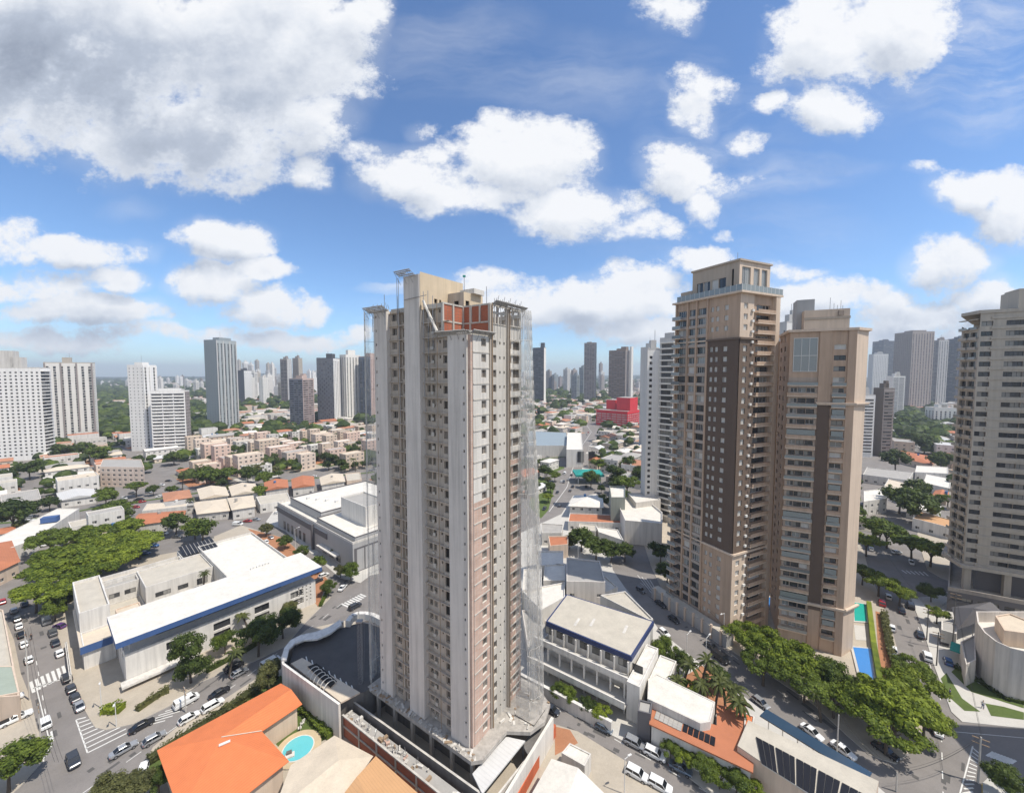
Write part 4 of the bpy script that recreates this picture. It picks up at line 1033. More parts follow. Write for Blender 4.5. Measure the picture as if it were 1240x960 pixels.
# --- white mural wall, dark parking deck
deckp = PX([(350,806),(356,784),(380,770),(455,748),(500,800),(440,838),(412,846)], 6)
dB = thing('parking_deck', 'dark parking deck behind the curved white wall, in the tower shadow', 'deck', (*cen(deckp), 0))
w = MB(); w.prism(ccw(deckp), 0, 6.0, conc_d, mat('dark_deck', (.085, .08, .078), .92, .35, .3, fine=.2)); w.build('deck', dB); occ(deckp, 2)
w = MB()
for k in range(9):
    p = Vector(G(372+k*7, 800+k*4.5, 6)); w.box((p.x, p.y, 6.0), (.22, 3.4, .02), lineW, R(35))
w.build('parking_line', dB)
curve = [G(*p, 7.4) for p in ((411,852),(343,803),(342,795),(345,786),(351,777),(360,771),(372,767),(384,766),(394,764),(402,759),(410,753),(416,752))]
wallthing('curved_wall', 'high white curved street wall around the dark parking deck', curve, 0, 7.4, .45, palegrey, mt=white)
w = MB(); cp = [Vector(G(*p, 7.5)) for p in ((347,800),(350,787),(357,780),(368,776),(384,775),(400,768),(414,757))]
out = [Vector(G(*p, 7.5)) for p in ((342,800),(344,786),(352,776),(364,770),(382,766),(398,760),(412,751))]
for i in range(6): w.prism(ccw([tuple(cp[i]), tuple(cp[i+1]), tuple(out[i+1]), tuple(out[i])]), 7.42, 7.8, white, white, True)
tag(w.build('canopy_ribbon', None, (*out[0], 7.4)), 'wavy white canopy ribbon on top of the curved street wall', 'canopy')
wallthing('curved_canopy', 'white arched canopy edge at the far side of the dark deck', [G(*p, 7.5) for p in ((421,752),(426,745),(434,742),(443,742),(452,744),(462,749))], 6, 7.6, 1.2, white, mt=white, cat='canopy')
sk_ = thing('hooped_skylight', 'open skylight with white hoops on the cream ledge behind the mural wall', 'skylight', (*G(388, 822, 7), 6))
for k in range(6):
    w = MB(); p = Vector(G(379+k*4, 812+k*3.4, 7.0)); q = Vector((.6, .9)).normalized()
    pr = None
    for i in range(9):
        t = math.pi*i/8; cur = (p.x+q.x*1.3*math.cos(t), p.y+q.y*1.3*math.cos(t), 6.6+1.1*math.sin(t))
        if pr: w.bar(pr, cur, .08, white, 5)
        pr = cur
    w.build('hoop', sk_)
w = MB(); w.prism(ccw(PX([(372,806),(384,802),(408,824),(400,832)], 6.6)), 6.02, 6.5, creamm, void); w.build('frame', sk_)
w = MB(); w.prism(ccw(PX([(352,803),(366,796),(436,838),(413,850)], 6.3)), 6.01, 6.3, creamm, creamroof); w.build('ledge', dB)
# --- R1 cluster right of the tower
B = Build('school_building', 'white terraced building with beige roof and navy fascia, right of the unfinished tower', 'building', (*G(720, 755, 11), 0))
zr = 11.0; K = [Vector(G(*p, zr)) for p in ((661,752),(765,795),(792,752),(686,719))]
rect = [tuple(p) for p in K]; occ(rect, 4)
kd = (K[1]-K[0]).normalized(); kn = Vector((kd.y, -kd.x)); KL = (K[1]-K[0]).length
def Qk(s, t): p = K[0]+kd*s+kn*t; return (p.x, p.y)      # t toward the camera
B.mb('fascia').prism(ccw(rect), 9.9, 11.0, navy, navy, True)
B.mb('roof').face([(*p, 11.01) for p in offset(ccw(rect), .35)], roofbeige)
inn = offset(ccw(rect), .6); lowb('', '', inn, 9.9, white, roofbeige, 0, ops=False, Bd=B)
for k, s in enumerate((.3, .45, .8)):
    p = Vector(Qk(KL*s, -4-2*k)); B.mb('roof_patch').box((p.x, p.y, 11.02), (3.2, .6, .03), offwhite, R(60))
for (z, t0, t1) in ((6.9, 0.2, 2.6), (3.4, 0.2, 5.0)):        # terraces
    B.mb('terrace').prism(ccw([Qk(-2, t0), Qk(KL+.3, t0), Qk(KL+.3, t1), Qk(-2, t1)]), z-.3, z, offwhite, paving2, True)
    B.mb('terrace').prism(ccw([Qk(-2, t1-.25), Qk(KL+.3, t1-.25), Qk(KL+.3, t1), Qk(-2, t1)]), z+.003, z+1.1, white, white, True)
for k in range(8):
    s = -1+k*(KL+1)/7.2; B.mb('column').box((*Qk(s, 2.3), 0), (.35, .35, 6.6), white, math.atan2(kd.y, kd.x)); B.mb('column').box((*Qk(s, .45), 7.0), (.3, .3, 2.9), white, math.atan2(kd.y, kd.x))
    B.wins.append((win_proto(2.2, 1.6, 'd'), (*Qk(s+.6, -.52), 7.8), math.atan2(kd.y, kd.x)))
    B.wins.append((win_proto(2.6, 2.0, 'd'), (*Qk(s+.4, -.52), 4.2), math.atan2(kd.y, kd.x)))
lowb('', '', [Qk(KL+.2, 3.5), Qk(KL+2.8, 3.5), Qk(KL+2.8, -10), Qk(KL+.2, -10)], 7.8, white, white, .3, ops=False, Bd=B)
lowb('', '', [Qk(KL+3, -2), Qk(KL+6.5, -2), Qk(KL+6.5, -11), Qk(KL+3, -11)], 5.8, white, roofwhite, .3, ops=False, Bd=B)
B.finish()
wallthing('garden_wall', 'low white wall along the street in front of the terraced school building', [Qk(-3, 8.3), Qk(KL-1, 8.3)], 0, 2.6, .7, white, mt=white)
lowb('annex', 'triangular beige roofed annex behind the navy fascia building', PX([(727,722),(757,717),(791,751),(786,752)], 9), 9, offwhite, roofbeige, .4, ops=False)
lowb('house_block', 'pale grey two-storey block with a plain roof behind the navy fascia building', PX([(686,676),(726,680),(733,706),(686,705)], 9), 9, palegrey, roofgrey, .4, gap=4, wh=.9, sill=1.6)
for nm, lb, px, h, wl, rf in (
 ('white_shed', 'small white flat roofed shed with blue glazing left of the pale grey block', [(660,684),(684,684),(684,704),(658,704)], 6, white, roofwhite),
 ('white_annex', 'bright white flat roofed annex nearest the terraces of the school building', [(632,716),(684,706),(684,724),(655,740)], 6.5, white, roofwhite),
 ('white_annex', 'white roofed annex seen through the debris net', [(634,690),(656,690),(656,712),(632,716)], 7, white, roofwhite),
 ('white_annex', 'low white annex wedge between the pale grey block and the street corner', [(732,698),(748,712),(728,720),(726,706)], 5, white, roofwhite),
 ('parking_court', 'pale concrete court roof behind the debris net', [(632,740),(660,742),(664,770),(640,790)], 3, palegrey, roofgrey)):
    lowb(nm, lb, PX(px, h), h, wl, rf, .4, ops=False, grow=1)
# long terracotta roof with panels, white shed on it
B = Build('terracotta_hall', 'long low hall with terracotta roof and solar panels between the two streets', 'building', (*G(850, 895, 5), 0))
tp = PX([(790,852),(914,893),(912,935),(786,876)], 5); occ(tp, 2); lowb('', '', offset(ccw(tp), .4), 4.7, white, terra, 0, ops=False, Bd=B)
B.mb('roof').prism(ccw(tp), 4.75, 5.0, terra, terra, True); lowb('', '', PX([(868,852),(905,860),(914,895),(868,880)], 5), 4.9, white, terra, 0, ops=False, Bd=B)
for k in range(6):
    for dx, dy in ((796+k*5.4, 866+k*2.6), (830+k*6.6, 881+k*3.1)):
        p = G(dx, dy, 5.1); B.mb('solar_panel').box((*p, 5.05), (.75, 1.9, .08), solar if dx > 829 else fibro, R(-32))
B.finish()
lowb('white_shed', 'white sloping roof shed on the upper edge of the terracotta hall', PX([(785,822),(795,816),(866,850),(860,874),(848,876),(784,846)], 6.5), 6.5, offwhite, roofwhite, .1, ops=False)
lowb('entrance_tower', 'small dark round-topped entrance tower beside the terracotta hall', PX([(774,848),(790,852),(788,866),(772,862)], 6), 6, greydark, roofgrey, .3, ops=False, grow=1)
# long building with panel roof, bottom right
B = Build('panel_roofed_hall', 'long beige hall with dark solar panels on its roof at the bottom right', 'building', (*G(985, 910, 6), 0))
pp_ = PX([(906,872),(1064,946),(1050,1010),(893,903)], 6); occ(pp_, 2); lowb('', '', pp_, 5.9, creamm, roofbeige, 0, ops=False, Bd=B)
B.mb('roof').prism(ccw(pp_), 5.92, 6.1, roofbeige, roofbeige, True)
a0, a1 = Vector(G(915, 893, 6)), Vector(G(1052, 966, 6)); b0, b1 = Vector(G(922, 926, 6)), Vector(G(1040, 1000, 6))
for k in range(5):
    for j in range(3):
        t0 = (k*3+j+.03)/15.2; t1 = (k*3+j+.97)/15.2
        if j == 2: t1 = (k*3+j+.78)/15.2
        q = [a0.lerp(a1, t0), a0.lerp(a1, t1), b0.lerp(b1, t1), b0.lerp(b1, t0)]
        e = MB(); e.prism(ccw([tuple(v) for v in q]), 6.15, 6.28, alu, solar, True); e.build('solar_panel', B.root)
B.finish()
cpn = PX([(928,858),(1056,935),(1050,946),(920,866)], 4.6); ct = thing('glass_canopy', 'dark blue glass canopy along the street edge of the panel-roofed hall', 'canopy', (*cen(cpn), 0))
w = MB(); w.prism(ccw(cpn), 4.4, 4.6, greydark, mat('blue_glass', (.03, .06, .10), .15, .1, .3, spec=.7), True); w.build('roof', ct)
for k in range(7):
    p = Vector(cpn[0]).lerp(Vector(cpn[1]), (k+.2)/6.5); w = MB(); w.box((p.x, p.y, .13), (.14, .14, 4.26), alu); w.build('post', ct)
lowb('orange_shed', 'orange tiled lean-to between the terracotta hall and the panel-roofed hall', PX([(902,863),(914,868),(910,896),(900,892)], 5), 5, offwhite, orange, .2, ops=False, grow=1)
# foreground white roofs between the site wall and the street
r_, P = rooftop('white_roofed_house', 'house under pale gabled roofs right of the site wall at the bottom edge', [(0,1,2,3), (1,4,5,2)], 5, [(668,918,4.6),(700,929,5.4),(676,1000,5.4),(630,985,4.6),(737,965,4.4),(725,1030,4.4)], offwhite, roofwhite)
w = MB(); w.prism(offset(ccw([p[:2] for p in (P[0], P[1], P[4], P[5], P[3])]), .5), 0, 4.3, offwhite); w.build('wall', r_)
lowb('gatehouse', 'tiny white flat roofed gatehouse beside the site entrance', PX([(680,911),(690,899),(716,912),(708,927)], 3.4), 3.2, offwhite, roofwhite, .2, ops=False, grow=1)
sheet([(672,880),(690,884),(700,900),(672,915)], soil, .15, 'garden_soil')
sheet([(757,893),(800,905),(805,918),(770,906)], mat('clay_court', (.45, .25, .12), .95, .2, .4, fine=.1), .15, 'pavement')
# --- curved white building, bottom right
B = Build('curved_building', 'round white building with a curved blank wall and open roof terrace at the right edge', 'building', (*G(1215, 780, 6), 0))
c0 = Vector(G(1262, 800, 0)); pts = []
L_ = [Vector(G(*p, 12)) for p in ((1182,738),(1184,752),(1192,763),(1206,774),(1224,782),(1245,787),(1275,788))]
back = [Vector(G(*p, 12)) for p in ((1330,760),(1300,735),(1240,738),(1205,738))]
poly = ccw([tuple(p) for p in L_+back]); occ(poly, 2)
lowb('', '', poly, 9.0, palegrey, roofwhite, 2.6, ops=False, Bd=B)
lowb('', '', PX([(1205,748),(1222,745),(1250,756),(1246,770),(1216,766)], 12), 3.2, creamm, creamroof, .3, ops=False, Bd=B, z0=9.1)
for k in range(3):
    p = Vector(G(1212+k*6, 757+k*2, 11)); B.wins.append((win_proto(.9, 1.6, 'd'), (p.x, p.y-.6, 9.9), -.3))
B.finish()
lowb('white_annex', 'white garage block with a teal gate beside the curved white building', PX([(1163,778),(1180,770),(1182,800),(1170,806)], 5), 5, palegrey, roofgrey, .3, ops=False, grow=1)
w = MB(); w.prism(ccw(PX([(1152,775),(1172,782),(1170,792),(1150,785)], 3)), 2.6, 2.8, teal, teal, True); tag(w.build('teal_canopy', None, (*G(1160, 783, 3), 0)), 'small teal roof canopy over the entrance beside the curved white building', 'canopy')
lowb('guard_house', 'grey roofed guard house between the street and the curved building', PX([(1140,752),(1160,756),(1158,768),(1140,763)], 4), 4, offwhite, roofgrey, .2, grow=1, ops=False)
tent = thing('tensile_canopy', 'dark grey pointed fabric canopy above the curved white building', 'canopy', (*G(1175, 745, 0), 0))
w = MB(); tp4 = [(*G(x, y, 5), 5) for x, y in ((1152,735),(1200,728),(1215,742),(1160,762))]; top = (*G(1180, 736, 8.5), 8.5)
for i in range(4): w.face([tp4[i], tp4[(i+1) % 4], top], greydark)
w.build('fabric', tent); w = MB(); w.bar((top[0], top[1], 0), top, .12, steel); w.build('mast', tent)
# restaurants and white blocks between tower and white tower
def hiproof(name, label, px, h, z, m, wall, rise=2.4, cat='building', kind='hip', win=True): return house(name, label, PX(px, h), h, wall, m, kind, rise, .8, cat, win=win)
hiproof('pavilion', 'white hip roofed pavilion with a dark glazed front beside the curving avenue', [(690,612),(729,614),(728,600),(697,600)], 6, 0, roofwhite, white, 2.0)
B = Build('white_hotel_podium', 'white podium block with grey upper box at the foot of the slim white tower', 'building', (*G(778, 640, 8), 0))
lowb('', '', PX([(757,632),(802,636),(802,622),(780,604),(745,604)], 9), 9, white, roofwhite, .8, ops=False, Bd=B)
lowb('', '', PX([(738,590),(757,590),(757,604),(740,604)], 14), 14, mat('grey_green_render', (.26, .28, .25), .85, .1, .3, .2), roofwhite, .8, ops=False, Bd=B)
lowb('', '', PX([(760,598),(790,598),(800,606),(770,610)], 11), 11, offwhite, roofwhite, .6, ops=False, Bd=B)
B.finish(); occ(PX([(738,640),(805,650),(805,600),(738,600)]), 2)
lowb('restaurant', 'low white building with terracotta strip roof in front of the hip roofed pavilion', PX([(688,632),(752,634),(750,624),(690,622)], 4), 4, white, terra, .4, gap=4)
lowb('restaurant', 'low pale roofed building right of the round green trees', PX([(725,645),(755,655),(748,642),(722,638)], 5), 5, white, roofwhite, .4, ops=False)
B = Build('grey_roofed_hall', 'wide hall with blue-grey roof and a white portal front right behind the unfinished tower', 'building', (*G(670, 540, 6), 0))
lowb('', '', PX([(640,540),(688,540),(686,524),(640,522)], 9), 9, offwhite, mat('blue_grey_roof', (.24, .29, .32), .6, .1, .1), .4, ops=False, Bd=B)
lowb('', '', PX([(686,545),(706,545),(704,524),(687,524)], 13), 13, white, roofwhite, .5, ops=False, Bd=B)
p = G(690, 553, 0); B.wins.append((win_proto(5, 8, 'd'), (p[0], G(690, 545, 13)[1]-.3, 4), 0)); B.wins.append((win_proto(5, 8, 'd'), (p[0]+8, G(690, 545, 13)[1]-.3, 4), 0))
B.finish(); occ(PX([(640,560),(712,560),(706,530),(640,530)]), 4)
tst = thing('petrol_station_canopy', 'bright teal pointed canopy beside the curving avenue', 'canopy', (*G(712, 578, 0), 0))
c_ = G(712, 574, 5); w = MB(); q4 = [(c_[0]-9, c_[1]-7), (c_[0]+9, c_[1]-7), (c_[0]+9, c_[1]+7), (c_[0]-9, c_[1]+7)]; w.prism(q4, 5, 6.2, teal, teal, True); hip(w, q4, 6.21, 2.0, -.5, teal); w.build('roof', tst)
for q in offset(q4, 2): w = MB(); w.bar((*q, 0), (*q, 5), .3, alu, 8); w.build('column', tst)
occ(q4, 3)
# pink brick block, long white hall and small landmarks on the left
lowb('pink_apartment_block', 'four-storey pink and cream striped apartment block on the left', PX([(122,589),(176,590),(172,578),(126,578)], 0), 12, pinkm, roofgrey, .5, fh=2.9, ww=1.8, gap=3.6)
lowb('long_white_hall', 'long white roofed hall running diagonally at the left edge behind the umbrella trees', PX([(-10,672),(38,655),(96,616),(70,616),(-10,655)], 5), 5, white, roofwhite, .3, ops=False)
w = MB(); p = G(61, 631, 5.5); w.box((*p, 5.4), (5, 3, 2.2), blue, .5); tag(w.build('water_tank', None, (*p, 5.4)), 'blue water tank box on the long white hall roof', 'tank')
house('terracotta_house', 'terracotta hipped roof house at the left edge below the long white hall', PX([(-20,700),(22,680),(12,655),(-40,665)], 5), 5, creamm, terra, 'hip', 1.6)
house('terracotta_house', 'long orange-terracotta roofed house left of the solar array roof', PX([(163,636),(222,628),(224,618),(170,622)], 5), 5, offwhite, terra, 'gable', 1.5)
lowb('white_strip_building', 'long low cream building just behind the long terracotta roof on the left', PX([(172,618),(226,612),(228,606),(178,609)], 5), 4.5, offwhite, creamroof, .3, ops=False)
lowb('corner_building', 'flat tan roofed corner building with a dark opening at the left edge', PX([(-30,735),(4,740),(24,845),(-60,850)], 5), 5, creamm, roofbeige, .5, ops=False, grow=1)
lowb('green_awning_building', 'low building with pale green awning roof at the left edge', PX([(-40,806),(16,806),(24,838),(-40,850)], 5.6), 5.55, creamm, mat('green_awning', (.30, .34, .28), .8, .15, .5), .1, ops=False, grow=1)

for nm, lb, px, h, wl, rf in (
 ('white_building', 'plain white flat building right of the upper street below the cream roofs', [(1046,595),(1072,592),(1074,604),(1046,608)], 7, white, roofwhite),
 ('long_building', 'long building with tan strip roof beside the banded tower', [(1105,628),(1152,640),(1152,630),(1112,619)], 5, white, tanroof),
 ('long_building', 'long bright white roofed shed above the tan strip roof', [(1098,614),(1136,622),(1140,613),(1100,608)], 5, white, roofwhite),
 ('long_building', 'cream roofed building just above the umbrella trees on the right', [(1070,590),(1112,600),(1118,590),(1076,580)], 5, offwhite, creamroof),
 ('long_building', 'grey-white roofed workshops above the cream roof on the right', [(1045,575),(1100,582),(1106,572),(1050,566)], 5, offwhite, fibro),
 ('long_building', 'pale roofed workshop left of the banded tower balconies', [(1118,585),(1150,592),(1152,580),(1122,574)], 5, offwhite, roofwhite),
 ('long_building', 'white roofed house row beside the white balcony tower', [(1108,572),(1148,574),(1148,566),(1110,564)], 5, white, roofwhite),
 ('shop_row', 'row of white roofed shops on the near side of the curving avenue', [(705,602),(722,598),(728,606),(712,612)], 4, offwhite, roofwhite),
 ('shop_row', 'beige roofed low hall between the pavilion and the dark tree clump', [(700,642),(722,644),(722,636),(702,634)], 5, offwhite, roofbeige),
 ('white_annex', 'broad white roof seen through the net behind the terraced building', [(650,668),(682,668),(682,684),(652,686)], 6, white, roofwhite),
 ('white_annex', 'terracotta roofed annex near the debris net and the dark tree clump', [(664,650),(688,650),(688,660),(666,662)], 5, creamm, terra),
 ('white_annex', 'grey roofed annex behind the net beside the avenue', [(655,634),(682,636),(680,646),(656,646)], 5, offwhite, fibro)):
    lowb(nm, lb, PX(px, h), h, wl, rf, .4, grow=1, gap=4)
house('terracotta_house', 'terracotta roofed house among trees on the far right', PX([(1085,552),(1128,562),(1134,553),(1092,545)], 5), 4.5, creamm, terra, 'hip', 2.0)
house('terracotta_house', 'small terracotta house right of the larger one on the far right', PX([(1130,600),(1146,603),(1148,596),(1134,594)], 4), 4, creamm, terra, 'gable', 1.2)
for nm, lb, px, h, wl, rf, kd in (
 ('cream_roofed_house', 'cream gabled house beside the avenue left of the ball-shaped tree', [(240,592),(272,590),(276,600),(244,604)], 5, offwhite, creamroof, 'gable'),
 ('cream_roofed_house', 'cream gabled house nearest the left side of the ball-shaped tree', [(278,589),(308,586),(312,596),(282,600)], 5, white, creamroof, 'gable'),
 ('workshop', 'wide cream roofed workshop in front of the two gabled houses', [(236,608),(272,604),(277,618),(240,622)], 4, offwhite, creamroof, 'hip'),
 ('workshop', 'white fronted workshop with pale hipped roof facing the side street', [(277,603),(305,600),(308,613),(282,617)], 5, white, creamroof, 'hip'),
 ('workshop', 'low pale roofed shop row reaching the shopping centre corner', [(310,602),(348,597),(352,606),(315,612)], 4, white, roofbeige, 'flat'),
 ('terracotta_house', 'terracotta gabled house right of the ball-shaped tree', [(321,584),(347,581),(348,590),(322,594)], 5, offwhite, terra, 'gable'),
 ('terracotta_house', 'second terracotta gabled house right of the ball-shaped tree', [(354,580),(379,577),(380,588),(355,591)], 5, offwhite, terra, 'gable'),
 ('cream_roofed_house', 'long cream gabled house right of the two terracotta gables', [(388,578),(414,574),(417,583),(390,587)], 5, offwhite, creamroof, 'gable'),
 ('blue_fronted_shop', 'tan shop with pale blue front beside the unfinished tower netting', [(418,574),(436,572),(438,581),(420,583)], 5, creamm, roofbeige, 'flat'),
 ('faded_house', 'faded terracotta house with a whitish patch beside the left avenue', [(198,597),(228,593),(231,602),(200,607)], 4, creamm, terra2, 'hip'),
 ('workshop', 'grey roofed workshop below the faded terracotta house', [(192,609),(232,604),(234,611),(196,616)], 4, offwhite, fibro, 'hip'),
 ('workshop', 'long pale shed along the avenue left of the pink striped block', [(70,597),(112,592),(116,600),(74,606)], 4, white, metalroof, 'gable'),
 ('workshop', 'grey car workshop with pale roof at the far left', [(0,600),(46,592),(50,604),(2,612)], 6, palegrey, fibro, 'flat')):
    if kd == 'flat': lowb(nm, lb, PX(px, h), h, wl, rf, .4, grow=1, gap=3.4)
    else: house(nm, lb, PX(px, h), h, wl, rf, kd, 1.5, .6, grow=1)
# ------------------------------------------------------------------ tan tower with brown panels
def tower_tan():
    A = Vector((57, 100)); La = Vector((-.43, .90)).normalized(); Ra = Vector((.90, .43)).normalized()
    B = Build('tan_brown_tower', 'tall tan tower with dark brown panels and glass-railed penthouse, tallest right of centre', 'building', (*(A+La*8+Ra*7), 0))
    B.vary = True
    P = lambda u, v: tuple(A+La*u+Ra*v)
    occ([P(-2, -2), P(24, -2), P(24, 18), P(-2, 18)], 2)
    fh = 2.66; Z0 = 3.0; Zb0, Zb1, Zr = 23.1, 78.8, 90.0
    def rows(cols, z0, z1):
        o = []; k = int((Z0-0)/fh); z = Z0
        while z+fh <= z1+.2:
            if z >= z0-.2:
                for (a, c, zo, h, kind) in cols: o.append((a, c, z+zo-z0, z+zo+h-z0, kind))
            z += fh
        return [q for q in o if q[2] > 0]
    LEN = 20.0
    # left long face, walked from its far end to the corner
    def seg(s0, s1, z0, z1, m, cols, off=0, face='L', d=.25):
        if face == 'L': a = A+La*(LEN-s0)-Ra*off; c = A+La*(LEN-s1)-Ra*off
        else: a = A+Ra*s0-La*off; c = A+Ra*s1-La*off
        B.wall(a, c, z0, z1, rows([(x-s0, y-s0, zo, h, k) for x, y, zo, h, k in cols], z0, z1), m, d)
    bigw = [(1.0, 3.9, .55, 1.75, 'd'), (4.8, 7.0, .55, 1.75, 'd'), (7.7, 10.5, .55, 1.75, 'd')]
    smal = [(11.7, 12.6, .9, 1.25, 'w'), (13.2, 14.1, .9, 1.25, 'w'), (15.6, 16.8, .9, 1.25, 'w')]
    seg(0, 10.9, 0, Zr, tanm, bigw, .0)
    seg(10.9, 20, 0, Zb0, tanm, smal); seg(10.9, 20, Zb0, Zb1, brown, smal, .12); seg(10.9, 20, Zb1, Zr, tanm, smal)
    W = B.mb('wall'); ang = math.atan2(La.y, La.x); angR = math.atan2(Ra.y, Ra.x)
    # vertical ribs and horizontal spandrel rails of the balcony side
    for s in (.35, 4.35, 7.35, 10.8): p = A+La*(LEN-s)-Ra*.18; W.box((p.x, p.y, 0), (.5, .4, Zr), tanm, ang)
    z = Z0; R_ = B.mb('balcony_rail')
    while z < Zr-2:
        for s0, s1 in ((.7, 4.0), (4.7, 7.1), (7.6, 10.5)):
            m_ = (A+La*(LEN-s0)+A+La*(LEN-s1))/2-Ra*.12; R_.box((m_.x, m_.y, z-.25), (s1-s0, .16, .75), tanrail, ang)
        p = A+La*(LEN-1.6)-Ra*.9; W.box((p.x, p.y, z-.3), (3.0, 1.6, .18), creamm, ang); R_.box((p.x-.7*Ra.x, p.y-.7*Ra.y, z-.12), (3.0, .08, .9), glassg, ang)
        z += fh
    # right short face
    c1 = [(1.4, 2.9, .8, 1.4, 'w')]; bal = [(6.6, 12.2, .7, 1.5, 'd')]
    seg(0, 5.3, 0, Zb0, creamm, c1, face='R'); seg(0, 5.3, Zb0, Zb1, brown2, c1, .1, face='R'); seg(0, 5.3, Zb1, Zr, creamm, c1, face='R')
    seg(5.3, 13.2, 0, Zr, tanm, bal, -.2, 'R', .4)
    p = A+Ra*13.9; W.box((p.x, p.y-.1, 0), (1.7, 1.6, Zr), creamm, angR)
    z = Z0
    while z < Zr-2:
        p = A+Ra*9.3-La*.35; W.box((p.x, p.y, z-.12), (7.2, 1.2, .22), creamm, angR); q = p-La*.55; R_.box((q.x, q.y, z+.12), (7.0, .08, .75), tanm, angR)
        p = A+Ra*4.6-La*.25; B.mb('air_conditioner').box((p.x, p.y, z+.2), (.8, .4, .6), alu, angR)
        z += fh
    # far faces
    B.wall(P(0, 14.7), P(20, 14.7), 0, Zr, [], tanm); B.wall(P(20, 14.7), P(20, 0), 0, Zr, [], tanm)
    for zb in (Zb0, Zb1):
        W.prism([P(-.5, -.5), P(-.5, 15.2), P(-.05, 15.2), P(-.05, -.5)][::-1], zb-.25, zb+.25, brown2 if zb > 50 else creamm, None, True)
        W.prism(ccw([P(-.5, -.48), P(9.3, -.48), P(9.3, -.05), P(-.5, -.05)]), zb-.24, zb+.26, brown2 if zb > 50 else creamm, None, True)
        W.prism(ccw([P(9.3, -.30), P(20, -.30), P(20, -.05), P(9.3, -.05)]), zb-.2, zb+.15, creamm, None, True)
    W.prism(ccw([P(-1, -1), P(20.6, -1), P(20.6, 15.7), P(-1, 15.7)]), Zr, Zr+.5, creamm, roofgrey, True)
    gl = B.mb('glass_balustrade')
    q4 = [P(-.9, -.9), P(19, -.9), P(19, 15.5), P(-.9, 15.5)]; 
    for i in (0, 3):
        a, c = Vector(q4[i]), Vector(q4[(i+1) % 4]); n_ = int((c-a).length/1.5)
        for k in range(n_):
            p = a.lerp(c, (k+.5)/n_); an = math.atan2((c-a).y, (c-a).x); gl.box((p.x, p.y, Zr+.5), ((c-a).length/n_-.12, .05, 1.5), rail, an)
            e = a.lerp(c, k/n_); gl.box((e.x, e.y, Zr+.5), (.08, .08, 1.6), alu, an)
    # penthouse
    zp = 98.4; pu0, pu1, pv0, pv1 = 1.4, 15.5, 1.2, 13.6
    o = [(a, a+2.0, 1.5, 4.5, 'd') for a in (1.5, 3.7, 6.2, 8.4)]+[(12, 12.6, 2.0, 6.2, 'void')]
    B.wall(P(pu1, pv0), P(pu0, pv0), Zr+.5, zp, o, beige_t, .2, 'penthouse')
    B.wall(P(pu0, pv0), P(pu0, pv1), Zr+.5, zp, [(1.0, 4.4, 1.0, 6.6, 'g'), (5.6, 8.0, 1.0, 6.6, 'g'), (8.9, 11.2, 1.0, 6.6, 'g')], creamm, .3, 'penthouse')
    B.wall(P(pu0, pv1), P(pu1, pv1), Zr+.5, zp, [], beige_t, .2, 'penthouse'); B.wall(P(pu1, pv1), P(pu1, pv0), Zr+.5, zp, [], beige_t, .2, 'penthouse')
    B.mb('penthouse').prism(ccw([P(pu0-.4, pv0-.4), P(pu1+.3, pv0-.4), P(pu1+.3, pv1+.4), P(pu0-.4, pv1+.4)]), zp, zp+.45, beige_t, roofgrey, True)
    B.mb('penthouse').prism(ccw([P(15.6, 1.2), P(19.5, 1.2), P(19.5, 8), P(15.6, 8)]), Zr+.5, Zr+3.5, beige_t, roofgrey)
    for u, v in ((4, 4), (9, 8)): B.mb('antenna').bar((*P(u, v), zp+.4), (*P(u, v), zp+3), .06, steel)
    # podium at street level
    W.prism(ccw([P(24, -3.4), P(-1.5, -3.4), P(-1.5, -.6), P(24, -.6)]), 0, 3.2, greywall, roofbeige)
    for k in range(9): p = A+La*(k*2.8)-Ra*3.5; W.box((p.x, p.y, 0), (.5, .5, 3.9), creamm, ang)
    B.finish()
tanrail = mat('taupe_spandrel', (.36, .31, .27), .7, .1, .3)
brown2 = mat('warm_brown_render', (.145, .105, .080), .8, .1, .3, .15)
beige_t = mat('penthouse_render', (.42, .35, .28), .85, .08, .3, .15)
tower_tan()
